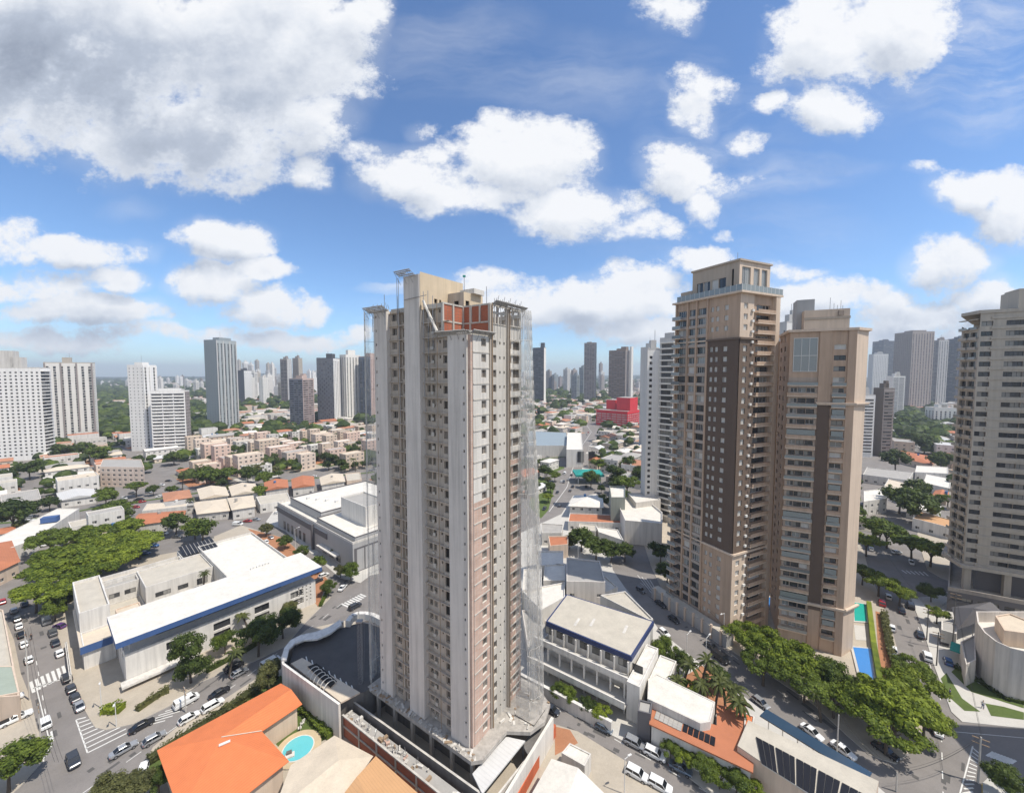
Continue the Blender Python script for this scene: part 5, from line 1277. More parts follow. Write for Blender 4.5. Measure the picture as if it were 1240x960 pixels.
# ------------------------------------------------------------------ second tan tower
def tower_two():
    Lp, A, S = Vector((69.8, 100.1)), Vector((81.5, 94.3)), Vector((86.3, 96.6))
    B = Build('tan_slab_tower', 'tan tower with one dark vertical stripe and a sunlit narrow corner face by a pool', 'building', (79, 103, 0))
    bk = Vector((.445, .896)); B.vary = True
    poly = [tuple(Lp), tuple(A), tuple(S), tuple(S+bk*14), tuple(Lp+bk*16)]; occ(poly, 4)
    fh = 2.63; Z0 = 4.0; Zr = 80.2; Zb = 62.7; d = (A-Lp).normalized(); n = Vector((d.y, -d.x)); ang = math.atan2(d.y, d.x)
    W = B.mb('wall'); R_ = B.mb('balcony_rail')
    def rows(cols, z0, z1):
        o = []; z = Z0
        while z+fh <= z1+.2:
            if z >= z0-.2: o += [(a, c, z+zo-z0, z+zo+h-z0, k) for a, c, zo, h, k in cols]
            z += fh
        return [q for q in o if q[2] > 0]
    def seg(s0, s1, z0, z1, m, cols, off=0, dd=.3): B.wall(Lp+d*s0+n*off, Lp+d*s1+n*off, z0, z1, rows([(a-s0, c-s0, zo, h, k) for a, c, zo, h, k in cols], z0, z1), m, dd)
    Wd = (A-Lp).length
    seg(0, 6.0, 0, 69, mat('greyed_tan', (.40, .32, .255), .85, .1, .3, .25), [(.5, 1.9, .75, 1.2, 'd'), (2.0, 3.7, .75, 1.2, 'd'), (3.8, 5.5, .75, 1.2, 'd')])
    seg(0, 6.0, 69, Zr, tanm, [])
    B.mb('penthouse_window').prism(ccw([tuple(Lp+d*.8+n*.1), tuple(Lp+d*5.6+n*.1), tuple(Lp+d*5.6+n*.04), tuple(Lp+d*.8+n*.04)]), 70.5, 78.6, glassg, None, True)
    for k in range(4):
        p = Lp+d*(.8+k*1.6)+n*.14; B.mb('penthouse_window').box((p.x, p.y, 70.5), (.1, .1, 8.1), alu, ang)
    for zz in (70.4, 74.3, 78.6): p = Lp+d*3.2+n*.15; B.mb('penthouse_window').box((p.x, p.y, zz), (4.9, .1, .14), alu, ang)
    seg(6.0, 8.5, 0, 10.5, tanm, []); seg(6.0, 8.5, 10.5, Zb, brown, [], .25); seg(6.0, 8.5, Zb, Zr, tanm, [], .25)
    seg(8.5, 11.5, 0, Zr-1, tanm, [(8.9, 11.2, .75, 1.2, 'd')]); seg(8.5, 11.5, Zr-1, Zr, tanm, [])
    seg(11.5, Wd, 0, Zr, tanm, [], .3)
    for s, o0, o1 in ((6.0, 0, .25), (8.5, 0, .25), (11.5, 0, .3)):
        a = Lp+d*s; W.face([(*(a+n*o0), 0), (*(a+n*o1), 0), (*(a+n*o1), Zr), (*(a+n*o0), Zr)], tanm)
    z = Z0; rr = random.Random(3)
    while z < 69:
        for s0, s1 in ((-.3, 5.9), (8.7, 11.4)):
            m_ = Lp+d*(s0+s1)/2+n*.35; W.box((m_.x, m_.y, z-.28), (s1-s0, .7, .22), creamm, ang); m2 = m_+n*.3
            R_.box((m2.x, m2.y, z-.06), (s1-s0, .06, .7), rr.choice([glassg, rail, tanm]), ang)
            if rr.random() < .3: m3 = Lp+d*(s0+s1)/2+n*.5; R_.box((m3.x, m3.y, z+.7), (s1-s0-.4, .05, 1.3), rail, ang)
        z += fh
    # sunlit corner face and the rest
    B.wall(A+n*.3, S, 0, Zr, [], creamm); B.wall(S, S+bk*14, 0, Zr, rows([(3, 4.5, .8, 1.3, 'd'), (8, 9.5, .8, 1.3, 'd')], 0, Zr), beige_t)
    B.wall(S+bk*14, Lp+bk*16, 0, Zr, [], tanm); B.wall(Lp+bk*16, Lp, 0, Zr, rows([(2, 4, .8, 1.3, 'd'), (8, 10, .8, 1.3, 'd')], 0, Zr), tanm)
    e = (S-A).normalized()
    for zz in (Zb, 12.0):
        for a, c in ((Lp+d*6, A), (A, S)):
            dd = (c-a).normalized(); nn = Vector((dd.y, -dd.x)); m_ = (a+c)/2+nn*.35; W.box((m_.x, m_.y, zz-.4), ((c-a).length+.5, .6, .35), creamm, math.atan2(dd.y, dd.x)); W.box((m_.x+nn.x*.15, m_.y+nn.y*.15, zz-.05), ((c-a).length+.8, .6, .3), creamm, math.atan2(dd.y, dd.x))
    W.prism(offset(ccw(poly), -.55), Zr, Zr+.6, creamm, roofgrey, True)
    T2 = lambda s, t: tuple(Lp+d*s+bk*t)
    H = B.mb('penthouse')
    H.prism(ccw([T2(3.2, 3), T2(12.3, 3), T2(12.3, 11), T2(3.2, 11)]), Zr+.6, Zr+5.6, creamm, roofgrey)
    H.prism(ccw([T2(3.2, 2.8), T2(12.4, 2.8), T2(12.4, 3), T2(3.2, 3)]), Zr+3.2, Zr+3.8, beige_t)
    H.prism(ccw([T2(2.0, 6), T2(5.8, 6), T2(5.8, 11.1), T2(2.0, 11.1)]), Zr+.6, Zr+8.8, greywall, roofgrey)
    p = Vector(T2(10.6, 2.9)); H.box((p.x, p.y, Zr+4.0), (1.4, .3, 1.1), mat('bronze_panel', (.22, .18, .15), .5, .1))
    for s in (9.4, 10.2, 10.9, 11.6, 12.0): B.mb('antenna').bar((*T2(s, 8), Zr+5), (*T2(s, 8), Zr+7+rr.random()*2.2), .06, steel)
    B.finish()
tower_two()
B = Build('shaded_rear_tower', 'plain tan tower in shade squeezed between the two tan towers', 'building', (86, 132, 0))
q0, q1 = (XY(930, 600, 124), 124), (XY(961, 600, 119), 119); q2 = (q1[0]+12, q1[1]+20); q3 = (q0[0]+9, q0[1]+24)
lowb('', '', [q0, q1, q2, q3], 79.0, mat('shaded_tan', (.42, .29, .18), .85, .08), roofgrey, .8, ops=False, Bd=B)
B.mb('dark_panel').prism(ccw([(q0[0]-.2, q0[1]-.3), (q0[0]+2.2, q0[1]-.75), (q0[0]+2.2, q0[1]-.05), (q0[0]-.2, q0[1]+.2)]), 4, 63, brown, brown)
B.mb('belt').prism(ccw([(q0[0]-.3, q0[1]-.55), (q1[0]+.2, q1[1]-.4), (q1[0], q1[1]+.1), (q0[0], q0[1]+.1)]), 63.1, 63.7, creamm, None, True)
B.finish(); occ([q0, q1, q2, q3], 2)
# garden and pools at the foot of the second tower
def pool(name, label, px, m):
    poly = ccw(PX(px, .5)); r_ = thing(name, label, 'pool', (*cen(poly), 0)); w = MB(); w.prism(offset(poly, -.5), 0, .45, offwhite, paving2); w.build('rim', r_); w = MB(); w.prism(poly, 0, .47, water, m); w.build('water', r_)
pool('swimming_pool', 'long bright blue swimming pool at the foot of the tan slab tower', [(1033,783),(1055,785),(1059,828),(1044,826)], water_b)
pool('swimming_pool', 'small green sports court pool above the blue pool beside the tan slab tower', [(1034,729),(1048,731),(1050,752),(1035,751)], mat('green_court', (.01, .33, .25), .5, .08))
pool('swimming_pool', 'blue pool glimpsed between the two tan towers', [(924,722),(943,724),(943,735),(928,734)], water_b)
wallthing('hedge', 'clipped bright green hedge between the pool and the street trees', [G(1052, 730, 1), G(1058, 780, 1), G(1066, 826, 1)], 0, 1.6, 1.1, leafC, cat='hedge')
sheet([(1060,740),(1066,742),(1080,800),(1082,826),(1066,822)], soil, .16, 'garden_soil')
sheet([(1034,757),(1047,758),(1050,776),(1036,775)], paving2, .17, 'terrace')
# ------------------------------------------------------------------ right tower with horizontal bands
def tower_three():
    z0 = 14.0; A = Vector(G(1167, 682, z0)); Lq = Vector(G(1147, 670, z0)); Rq = Vector(G(1240, 694, z0)); Rq = A+(Rq-A)*2.0
    B = Build('banded_grey_tower', 'broad grey-beige tower with dark horizontal window bands cut by the right edge', 'building', (*A, 0))
    d = (Rq-A).normalized(); n = Vector((d.y, -d.x)); bk = -n
    Wd = (Rq-A).length; fh = 2.86; Zr = 87.0
    occ([tuple(A-d*3+n*2), tuple(Rq), tuple(Rq+bk*30), tuple(Lq+bk*20)], 4)
    m = mat('banded_tower_render', (.43, .39, .33), .85, .07, .3, .2)
    cols = []; s = 2.4
    nf = int((Zr-z0)/fh)
    ops = []
    for f in range(nf):
        v = f*fh+.75
        for a, c in ((.3, 2.6), (5.1, 8.8), (8.82, 12.5), (12.52, 16.3), (17.4, 21.0), (21.02, 24.8), (26, 30)):
            if c < Wd: ops.append((a, c, v, v+1.35, 'd'))
    B.wall(A, Rq, z0, Zr, ops, m, .45)
    # dark recess between paired panes kept in wall colour; left oblique face
    dl = (A-Lq).normalized(); LL = (A-Lq).length; ops = []
    for f in range(nf):
        v = f*fh+.6
        for a, c in ((.8, LL*.45), (LL*.52, LL*.9)): ops.append((a, c, v, v+(1.4 if f % 2 else 1.6), 'd'))
    B.wall(Lq, A, z0, Zr-4, ops, m, .5)
    BK = Vector((Lq.x*1.16+4, Lq.y*1.16)); B.wall(Rq, Rq+bk*22, z0, Zr, [], m); B.wall(Rq+bk*22, BK, z0, Zr, [], m); B.wall(BK, Lq, z0, Zr-3, [], m)
    W = B.mb('wall')
    nl = Vector((dl.y, -dl.x)); R_ = B.mb('balcony')
    for f in range(nf+1):
        z = z0+f*fh
        for a, c, o_ in ((.2, LL*.48, .9), (LL*.5, LL*.93, .5)):
            p = Lq+dl*(a+c)/2+nl*o_/2; R_.box((p.x, p.y, z-.2), (c-a, o_, .25), m, math.atan2(dl.y, dl.x)); q = Lq+dl*(a+c)/2+nl*(o_-.03)
            if z < Zr-4: R_.box((q.x, q.y, z+.05), (c-a, .07, .6), m if f % 3 else glassg, math.atan2(dl.y, dl.x))
        p = A+d*(Wd/2+1)+n*.12; W.box((p.x, p.y, z-.15), (Wd-2.4, .24, .6), m, math.atan2(d.y, d.x))
    body = [tuple(A), tuple(Rq), tuple(Rq+bk*22), tuple(BK), tuple(Lq)]
    W.prism(offset(ccw(body), -.3), Zr, Zr+.9, m, roofgrey, True)
    p = A+d*13+bk*8; W.box((p.x, p.y, Zr+.9), (9, 9, 5.5), m, math.atan2(d.y, d.x)); B.mb('wall').box((p.x-1, p.y, Zr+6.4), (7, 7, .4), m, math.atan2(d.y, d.x))
    W.prism(offset(ccw(body), -1.2), z0-1.0, z0-.1, m, m, True)
    for s in (1, 9, 17, 24): p = A+d*s+bk*.8; W.box((p.x, p.y, 0), (1.4, 1.4, z0-1.0), m, math.atan2(d.y, d.x))
    pod = ccw([tuple(A-d*4+n*3), tuple(Rq+n*3), tuple(Rq+bk*20), tuple(BK-d*2)])
    for i in range(4): B.wall(pod[i], pod[(i+1) % 4], 0, 6.2, [(1+k*5.2, 5.2+k*5.2, 3.6, 4.7, 'd') for k in range(6)] if i == 0 else [], greydark, .4, 'podium')
    B.mb('podium').face([(*p, 6.2) for p in pod], conc); ins = offset(pod, .3)
    for i in range(4):
        B.mb('podium').face([(*pod[i], 6.2), (*pod[(i+1) % 4], 6.2), (*pod[(i+1) % 4], 7.3), (*pod[i], 7.3)], greige)
        B.mb('podium').face([(*pod[i], 7.3), (*pod[(i+1) % 4], 7.3), (*ins[(i+1) % 4], 7.3), (*ins[i], 7.3)], greige)
    B.mb('podium').prism(offset(pod, 5), 6.21, z0-1.05, greydark, greydark)
    B.finish(); occ(pod, 2)
    return A, d, n, Wd
T3 = tower_three()
# ------------------------------------------------------------------ generic towers
white_old = white; white = mat('white_tower', (.80, .78, .74), .8, .08, .2, .15)
TW = []
def tower(name, label, px0, px1, ytop, ybase, fr, th, wall, style='win', wall2=None, fh=2.9, steps=(), kind='d', roofb=1, parts=None, trim=None, D=None, wallR=None, group=None, maxdep=45):
    if D is None: D = G(620, ybase)[1]
    t0, t1 = [(p-620)/FPX for p in (px0, px1)]; pc = px0+(px1-px0)*fr; tc = (pc-620)/FPX
    C = Vector((tc*D, D)); e = C.normalized(); g = Vector((e.y, -e.x)); th = R(th)
    dl = -g*math.cos(th)+e*math.sin(th); dr = g*math.sin(th)+e*math.cos(th)
    def ln(t, dd): 
        den = dd.x-t*dd.y
        return (t*C.y-C.x)/den if abs(den) > 1e-4 else 10
    ll = min(maxdep, max(6, abs(ln(t0, dl)))) if fr > .02 else 14
    lr = min(maxdep, max(6, abs(ln(t1, dr)))) if fr < .98 else 14
    Lf, Rt, Bk = C+dl*ll, C+dr*lr, C+dl*ll+dr*lr
    H = ZY(ytop, D); poly = [tuple(Lf), tuple(C), tuple(Rt), tuple(Bk)]
    if D < 700: occ(poly, 4)
    TW.append((C.x, C.y))
    near = (parts if parts is not None else D < 520)
    B = Build(name, label, 'building', (*((C+Bk)/2), 0), group)
    wall2 = wall2 or wall; trim = trim or wall
    for i, (a, c, W_, wm) in enumerate(((Lf, C, ll, wall), (C, Rt, lr, wallR or wall))):
        st = style if isinstance(style, str) else style[i]
        ops = []; nf = int((H-4)/fh)
        if st == 'win': cols = auto_cols(W_, 1.4, 2.9 if near else 3.6, 1.0); zo, h = .95, 1.3
        elif st == 'small': cols = auto_cols(W_, .9, 3.4, 1.2); zo, h = 1.2, .9
        elif st == 'band': k = max(1, int(W_/6.5)); s = (W_-1.2)/k; cols = [(.8+i_*s, .8+i_*s+s-.6) for i_ in range(k)]; zo, h = .9, 1.25
        elif st == 'balc': k = max(1, int(W_/7)); s = (W_-1)/k; cols = [(.5+i_*s+.5, .5+i_*s+s-.8) for i_ in range(k)]; zo, h = .25, 2.1
        elif st == 'strip': k = max(2, int(W_/4.5)); s = W_/k; cols = [(i_*s+s*.3, i_*s+s*.7) for i_ in range(k)]; zo, h = .35, 2.3
        elif st == 'check': cols = auto_cols(W_, 1.7, 2.6, .6); zo, h = .5, 1.9
        else: cols = []; zo, h = 1, 1
        for f in range(nf):
            for j, (u0, u1) in enumerate(cols):
                if st == 'check' and (f+j) % 2: continue
                v = 3+f*fh+zo
                if v+h < H-.5: ops.append((u0, u1, v, v+h, kind))
        if near: B.wall(a, c, 0, H, ops, wm, .3)
        else: facade(B.mb('wall'), a, c, 0, H, ops, wm, .5, glassfar)
        if st in ('balc', 'band') and D < 900:
            d_ = (c-a).normalized(); n_ = Vector((d_.y, -d_.x)); m_ = (a+c)/2+n_*(.5 if st == 'balc' else .15)
            for f in range(nf+1): B.mb('floor_slab').box((m_.x, m_.y, 3+f*fh-.15), (W_-1.2, 1.0 if st == 'balc' else .3, .35 if st == 'band' else .9 if f % 1 else .6), wall2, math.atan2(d_.y, d_.x))
        if st == 'pil' or (near and st == 'strip'):
            d_ = (c-a).normalized(); n_ = Vector((d_.y, -d_.x)); k = max(2, int(W_/9))
            for q in range(k+1):
                p = a+d_*(W_*q/k*.96+.02*W_)+n_*.2; B.mb('wall').box((p.x, p.y, 0), (1.2, .5, H), wall2, math.atan2(d_.y, d_.x))
    B.wall(Rt, Bk, 0, H, [], wall); B.wall(Bk, Lf, 0, H, [], wall)
    rt = B.mb('roof'); ins = offset(poly, .4); rt.prism(poly, H, H+.9, trim, roofgrey)
    rr = random.Random(int(px0*7+ytop)); c_ = Vector(cen(poly))
    if roofb:
        for (fx, fy, w_, d_, h_) in (steps or ((.5, .5, .45, .45, 3.8), (.4, .55, .25, .25, 6.0))):
            p = C+dl*ll*fx+dr*lr*fy; rt.box((p.x, p.y, H+.88), (ll*w_, lr*d_, h_), trim, math.atan2(dl.y, dl.x), roofgrey)
        if rr.random() < .6: p = c_; B.mb('antenna').bar((p.x, p.y, H+4), (p.x, p.y, H+9+rr.random()*4), .12 if D < 500 else .25, steel)
    return B.finish(cap=100)
gs = mat('steel_blue_tower', (.27, .305, .315), .6, .06, .2, .1)
lg = mat('light_tower', (.74, .71, .65), .8, .06, .2, .1)
lgy = mat('light_grey_tower', (.52, .51, .49), .8, .06, .2, .1)
bg_ = mat('beige_tower', (.46, .41, .34), .8, .08, .2, .15)
gb = mat('grey_brown_tower', (.30, .265, .245), .8, .08, .2, .15)
pk = mat('pinkish_tower', (.50, .38, .33), .8, .08, .2, .15)
dk_ = mat('dark_tower', (.075, .08, .09), .6, .08, .2)
db = mat('dark_brown_tower', (.13, .105, .085), .7, .08, .2)
# left edge
tower('white_twin_tower', 'bright white tower at the far left edge with rows of dark windows', -45, 62, 446, 556, .88, 28, white, ('win', 'balc'), fh=2.75, steps=((.55,.5,.35,.5,13),(.35,.5,.15,.5,8)), trim=offwhite)
tower('beige_twin_tower', 'beige twin tower with a taupe stripe right of the white left-edge tower', 54, 116, 440, 532, .96, 18, lg, ('strip', 'win'), wall2=gb, fh=2.75, trim=bg_, steps=((.55,.5,.18,.5,5),))
tower('white_office_tower', 'tall white office tower with a dark glazed vertical strip', 155, 190, 443, 546, .55, 40, white, ('small', 'strip'), kind='d', steps=((.5,.5,.5,.5,2.5),))
tower('white_office_block', 'lower white office block with broad window bands attached to the white office tower', 181, 229, 474, 545, .88, 20, white, ('band', 'win'), wallR=gb, steps=((.5,.5,.6,.5,2),))
tower('steel_blue_tower', 'tall steel-blue tower standing alone left of centre', 249, 288, 412, 520, .38, 50, gs, ('small', 'strip'), wall2=lgy, trim=gs, steps=((.35,.5,.5,.6,3.2),), wallR=mat('steel_blue_light', (.36, .39, .39), .7, .06))
tower('brick_grey_tower', 'half-height slate and brick-pink tower left of the checkered tower', 350, 380, 459, 517, .55, 45, mat('slate_tower', (.19, .20, .23), .7, .06), ('band', 'band'), wallR=pk, trim=pk)
tower('checkered_tower', 'dark and white checkered tower left of the unfinished tower', 384, 412, 434, 513, .72, 25, mat('charcoal_tower', (.13, .135, .15), .6, .08), ('check', 'strip'), kind='d', trim=dk_, steps=((.35,.5,.35,.5,6),), wallR=white)
tower('pale_grey_tower', 'pale ribbed tower between the checkered tower and the pink-blue tower', 412, 437, 430, 511, .3, 55, lg, ('strip', 'strip'), wall2=gb, steps=((.4,.5,.35,.5,7),))
tower('blue_pink_tower', 'tower with blue balconies and pinkish side just left of the unfinished tower', 435, 463, 432, 511, .5, 45, mat('slate_blue_tower', (.16, .19, .24), .6, .05), ('balc', 'win'), wallR=pk, trim=pk, steps=((.5,.5,.4,.4,5),))
tower('slim_dark_tower', 'slim dark-topped tower left of a brown one beyond the brick-pink tower', 340, 354, 435, 494, .6, 40, gb, ('band', 'win'), wallR=lgy)
tower('slim_brown_tower', 'slim brown tower behind the slate and brick-pink tower', 355, 367, 434, 492, .6, 40, gb, ('win', 'win'), wallR=bg_)
tower('monochrome_tower', 'white tower with black window grid right of the steel-blue tower', 287, 305, 449, 489, .5, 45, dk_, ('none', 'check'), wallR=white)
# centre right
tower('dark_slab_tower', 'dark slab tower with white core just right of the debris net', 645, 661, 421, 491, .85, 30, dk_, ('band', 'none'), wallR=lg, kind='d', steps=((.2,.5,.3,.5,10),))
tower('dark_point_tower', 'slim grey tower with curved white top cut, left of the brown stepped tower', 707, 722, 415, 489, .85, 30, gb, ('band', 'none'), wallR=dk_, steps=((.6,.5,.4,.5,2),))
tower('stepped_brown_tower', 'brown and grey tower with a stepped slanting top above the red building', 733, 763, 424, 488, .8, 30, mat('brown_stepped', (.22, .155, .11), .7, .1), ('band', 'win'), wallR=gb, steps=((.35,.5,.5,.6,4),(.2,.5,.3,.5,8)))
tower('thin_white_tower', 'very thin white tower edge right of the brown stepped tower', 762, 766, 420, 488, .5, 45, lg, ('none', 'none'), roofb=0)
tower('plain_grey_tower', 'plain pale grey tower behind the slim white tower', 775, 797, 421, 540, .45, 45, lgy, ('none', 'small'), wallR=lg)
tower('slim_white_tower', 'slim white tower with small windows left of the tallest tan tower', 781, 806, 424, 628, .1, 70, lgy, ('none', 'win'), wallR=white, fh=2.7, kind='d', steps=((.5,.4,.3,.3,4),))
tower('balcony_grey_tower', 'grey tower with curved balconies between the slim white tower and the tan tower', 798, 826, 410, 634, .7, 30, lgy, ('balc', 'win'), wall2=lg, fh=2.7, steps=((.5,.5,.6,.6,2.2),))
tower('red_building', 'bright red stepped apartment block in the middle distance', 714, 776, 499, 518, .75, 25, redp, ('band', 'band'), kind='w', wall2=redp, trim=redp, steps=((.22,.5,.42,.6,17),(.68,.6,.3,.5,13)), fh=2.9)
# right side
tower('white_rear_tower', 'white tower top showing between the two tan towers', 938, 972, 391, 640, .35, 50, lgy, ('small', 'win'), wallR=white, D=205)
tower('white_balcony_tower', 'white tower with black horizontal gaps just right of the tan slab tower', 1034, 1061, 479, 553, .3, 60, lgy, ('none', 'band'), wallR=white, fh=2.7)
tower('brown_slim_tower', 'dark brown tower with tan gridded side right of the white balcony tower', 1058, 1084, 471, 553, .5, 50, db, ('none', 'band'), wallR=gb, fh=2.7)
tower('white_mid_tower', 'white tower with dark window rows behind the dark brown tower', 1073, 1096, 456, 510, .35, 60, lg, ('small', 'band'), wallR=white)
tower('white_upper_tower', 'white windowed tower rising behind the dark brown tower', 1050, 1074, 429, 484, .25, 60, lgy, ('none', 'win'), wallR=white)
tower('dark_glass_tower', 'dark blue glass tower behind the white windowed tower on the right', 1054, 1081, 413, 478, .5, 45, dk_, ('band', 'band'))
tower('broad_brown_tower', 'broad grey-brown ribbed tower, tallest of the right background group', 1080, 1128, 402, 498, .45, 50, gb, ('win', 'strip'), wall2=bg_, wallR=mat('ribbed_brown', (.38, .33, .30), .8, .06), steps=((.45,.5,.5,.6,3),(.2,.4,.2,.3,-.2)))
tower('twin_dark_tower', 'grey and dark twin-core tower left of the banded right tower', 1126, 1146, 412, 492, .4, 50, gb, ('band', 'strip'), wallR=lgy)
tower('purple_grey_tower', 'dark purplish tower touching the banded right tower', 1144, 1172, 410, 492, .5, 45, dk_, ('band', 'balc'), wallR=mat('purple_grey', (.22, .20, .24), .7, .06))
tower('white_low_block', 'light blue-white apartment block with vertical fins in front of the right tower group', 1122, 1161, 494, 516, .3, 60, lg, ('strip', 'strip'), wall2=white)
# off to the right: the building whose shade lies on the crossing
lowb('corner_office_block', 'grey office block beyond the right edge of the crossing', [(108, 52), (140, 44), (146, 62), (112, 64.5)], 50, lgy, roofgrey, .8)
# ------------------------------------------------------------------ distant skyline
random.seed(21)
zones = [(118, 156, 458, 480, 9, 1700), (190, 250, 453, 474, 24, 1700), (288, 350, 436, 465, 26, 1500), (290, 350, 448, 474, 26, 1150), (366, 386, 446, 466, 8, 1500), (400, 460, 446, 470, 12, 1400),
         (655, 705, 444, 462, 16, 1500), (688, 706, 445, 455, 4, 1200), (722, 735, 440, 456, 4, 1400), (762, 782, 446, 464, 6, 1200), (1090, 1125, 446, 470, 3, 1300), (1125, 1170, 450, 470, 6, 1100), (460, 650, 444, 462, 14, 1600), (826, 950, 446, 462, 6, 1600), (0, 60, 450, 466, 5, 1500)]
SK = {}
side = lambda px: 'left of the steel-blue tower' if px < 250 else 'between the steel-blue tower and the checkered tower' if px < 400 else 'beyond the unfinished tower' if px < 650 else 'between the debris net and the tan tower' if px < 830 else 'in the right background'
for (x0, x1, ya, yb, n_, D) in zones:
    for k in range(n_):
        px = random.uniform(x0, x1); D_ = D*random.uniform(.75, 1.35); w_ = random.uniform(14, 24); wpx = w_/D_*FPX
        wl = random.choice([lg, lg, white, white, lg, bg_, lgy, white, lg, gb] if px < 640 else [lgy, gb, dk_, lg, gb, gs])
        H = ZY(random.uniform(ya, yb), D_)
        cname = {id(lg): 'cream white', id(white): 'bright white', id(lgy): 'light grey', id(bg_): 'beige', id(gb): 'grey-brown', id(dk_): 'dark', id(gs): 'blue-grey'}[id(wl)]
        t = tower('distant_tower', '%s distant tower %s' % (cname, side(px)), px-wpx*.5, px+wpx*.5, 452+(70-H)/D_*FPX, 0, random.uniform(.3, .7), 45, wl, random.choice([('win', 'win'), ('strip', 'win'), ('band', 'band')]), D=D_, parts=False, fh=3.2, group='towers of the distant skyline', maxdep=30)

white_t = white; white = white_old
# ------------------------------------------------------------------ streets to keep free, then the housing blocks
def corridor(pts, w):
    for a, c in zip(pts, pts[1:]):
        a = Vector(a); c = Vector(c); d = (c-a).normalized(); k = Vector((-d.y, d.x))*w/2; OCC.append([tuple(a-k-d*2), tuple(c-k+d*2), tuple(c+k+d*2), tuple(a+k-d*2)])
AVN = [(-30, 140), (-5, 168), (19, 197), (34, 240), (44, 284), (62, 360), (95, 470), (110, 620)]
AVL = [G(*p) for p in ((-80,640),(20,632),(80,622),(130,612),(200,603),(270,592),(340,583),(460,571))]+[(-20, 300), (44, 330)]
corridor(AVN, 17); corridor(AVL, 15)
CNL = [G(*p) for p in ((150,600),(175,585),(200,572),(225,560))]; corridor(CNL, 12)
F2 = [G(1118, 690), (175, 175), (230, 240), (290, 320), (360, 400)]; corridor(F2, 13)
def road_strip(pts, w, z, m=asphalt, name='road'):
    bb = MB(); L_ = []; 
    for i, p in enumerate(pts):
        a = Vector(pts[max(0, i-1)]); c = Vector(pts[min(len(pts)-1, i+1)]); d = (c-a).normalized(); k = Vector((-d.y, d.x))*w/2; L_.append((Vector(p)-k, Vector(p)+k))
    for (a, b_), (c, d) in zip(L_, L_[1:]): bb.face([(*a, z), (*c, z), (*d, z), (*b_, z)], m)
    return struct(bb, name)
road_strip(AVL, 2.6, .14, grassm, 'verge')
road_strip([tuple(Vector(p)) for p in [(-14, 160)]+AVN[2:]], 13, .145, asphalt, 'road')
road_strip([tuple(Vector(p)+Vector((-.2, .1))) for p in AVN[2:]], .3, .15, lineW, 'road_marking')
# paving slab under the housing districts
random.seed(11)
HOUSES = []; slabs = MB(); TREES = []
walls_ = [white, offwhite, palegrey, creamm, white, offwhite, beige, pinkm]
roofs_l = [(roofwhite, 'white'), (creamroof, 'cream'), (fibro, 'grey corrugated'), (terra, 'terracotta'), (metalroof, 'pale metal'), (roofbeige, 'beige'), (terra2, 'faded terracotta'), (roofgrey, 'grey flat')]
wts = [5, 4, 6, 6, 4, 4, 5, 3]
def visible(x, y): 
    if y < 60: return False
    px = 620+480*x/y; return -40 < px < 1280
BU, BV, ST = 46.0, 62.0, 9.0
for iu in range(-16, 22):
    for iv in range(-10, 18):
        u0 = iu*(BU+ST)+12; v0 = iv*(BV+ST)+5
        # lots: two rows along u
        c0 = rot(u0+BU/2, v0+BV/2)
        if c0[1] < 70 or c0[1] > 640 or abs(c0[0]) > c0[1]*1.5+20: continue
        for r in range(2):
            for q in range(4):
                a0 = u0+r*BU/2; b0 = v0+q*BV/4; a1 = a0+BU/2; b1 = b0+BV/4; cx, cy = rot((a0+a1)/2, (b0+b1)/2)
                shrink = 1.0
                if not free(cx, cy, 9):
                    if free(cx, cy, 5.5): shrink = .62
                    elif free(cx, cy, 3) and visible(cx, cy) and random.random() < .7:
                        TREES.append((cx, cy, random.uniform(2.2, 3.4))); continue
                    else: continue
                lot = [rot(a0, b0), rot(a1, b0), rot(a1, b1), rot(a0, b1)]
                slabs.prism(ccw(lot), -.01, .12, kerbm, random.choice([paving, paving2, soil, grassm, paving, groundm]))
                if not visible(cx, cy): continue
                wdt = random.uniform(.62, .95); dpt = random.uniform(.62, .9); 
                su = (a1-a0)*wdt/2*shrink; sv = (b1-b0)*dpt/2*shrink; oc = (a0+a1)/2+random.uniform(-1, 1)
                pl = [rot(oc-su, (b0+b1)/2-sv), rot(oc+su, (b0+b1)/2-sv), rot(oc+su, (b0+b1)/2+sv), rot(oc-su, (b0+b1)/2+sv)]
                HOUSES.append((cx, cy, pl))
                for _ in range(2):
                    if random.random() < .6:
                        t = random.choice([(a0+1.5 if r == 0 else a1-1.5, b0+random.uniform(1, 14)), (random.uniform(a0+2, a1-2), b0+.5)])
                        p = rot(*t); TREES.append((p[0], p[1], random.uniform(1.8, 4.0)))
struct(slabs, 'pavement')
HOUSES.sort(key=lambda h: h[0]**2+h[1]**2)
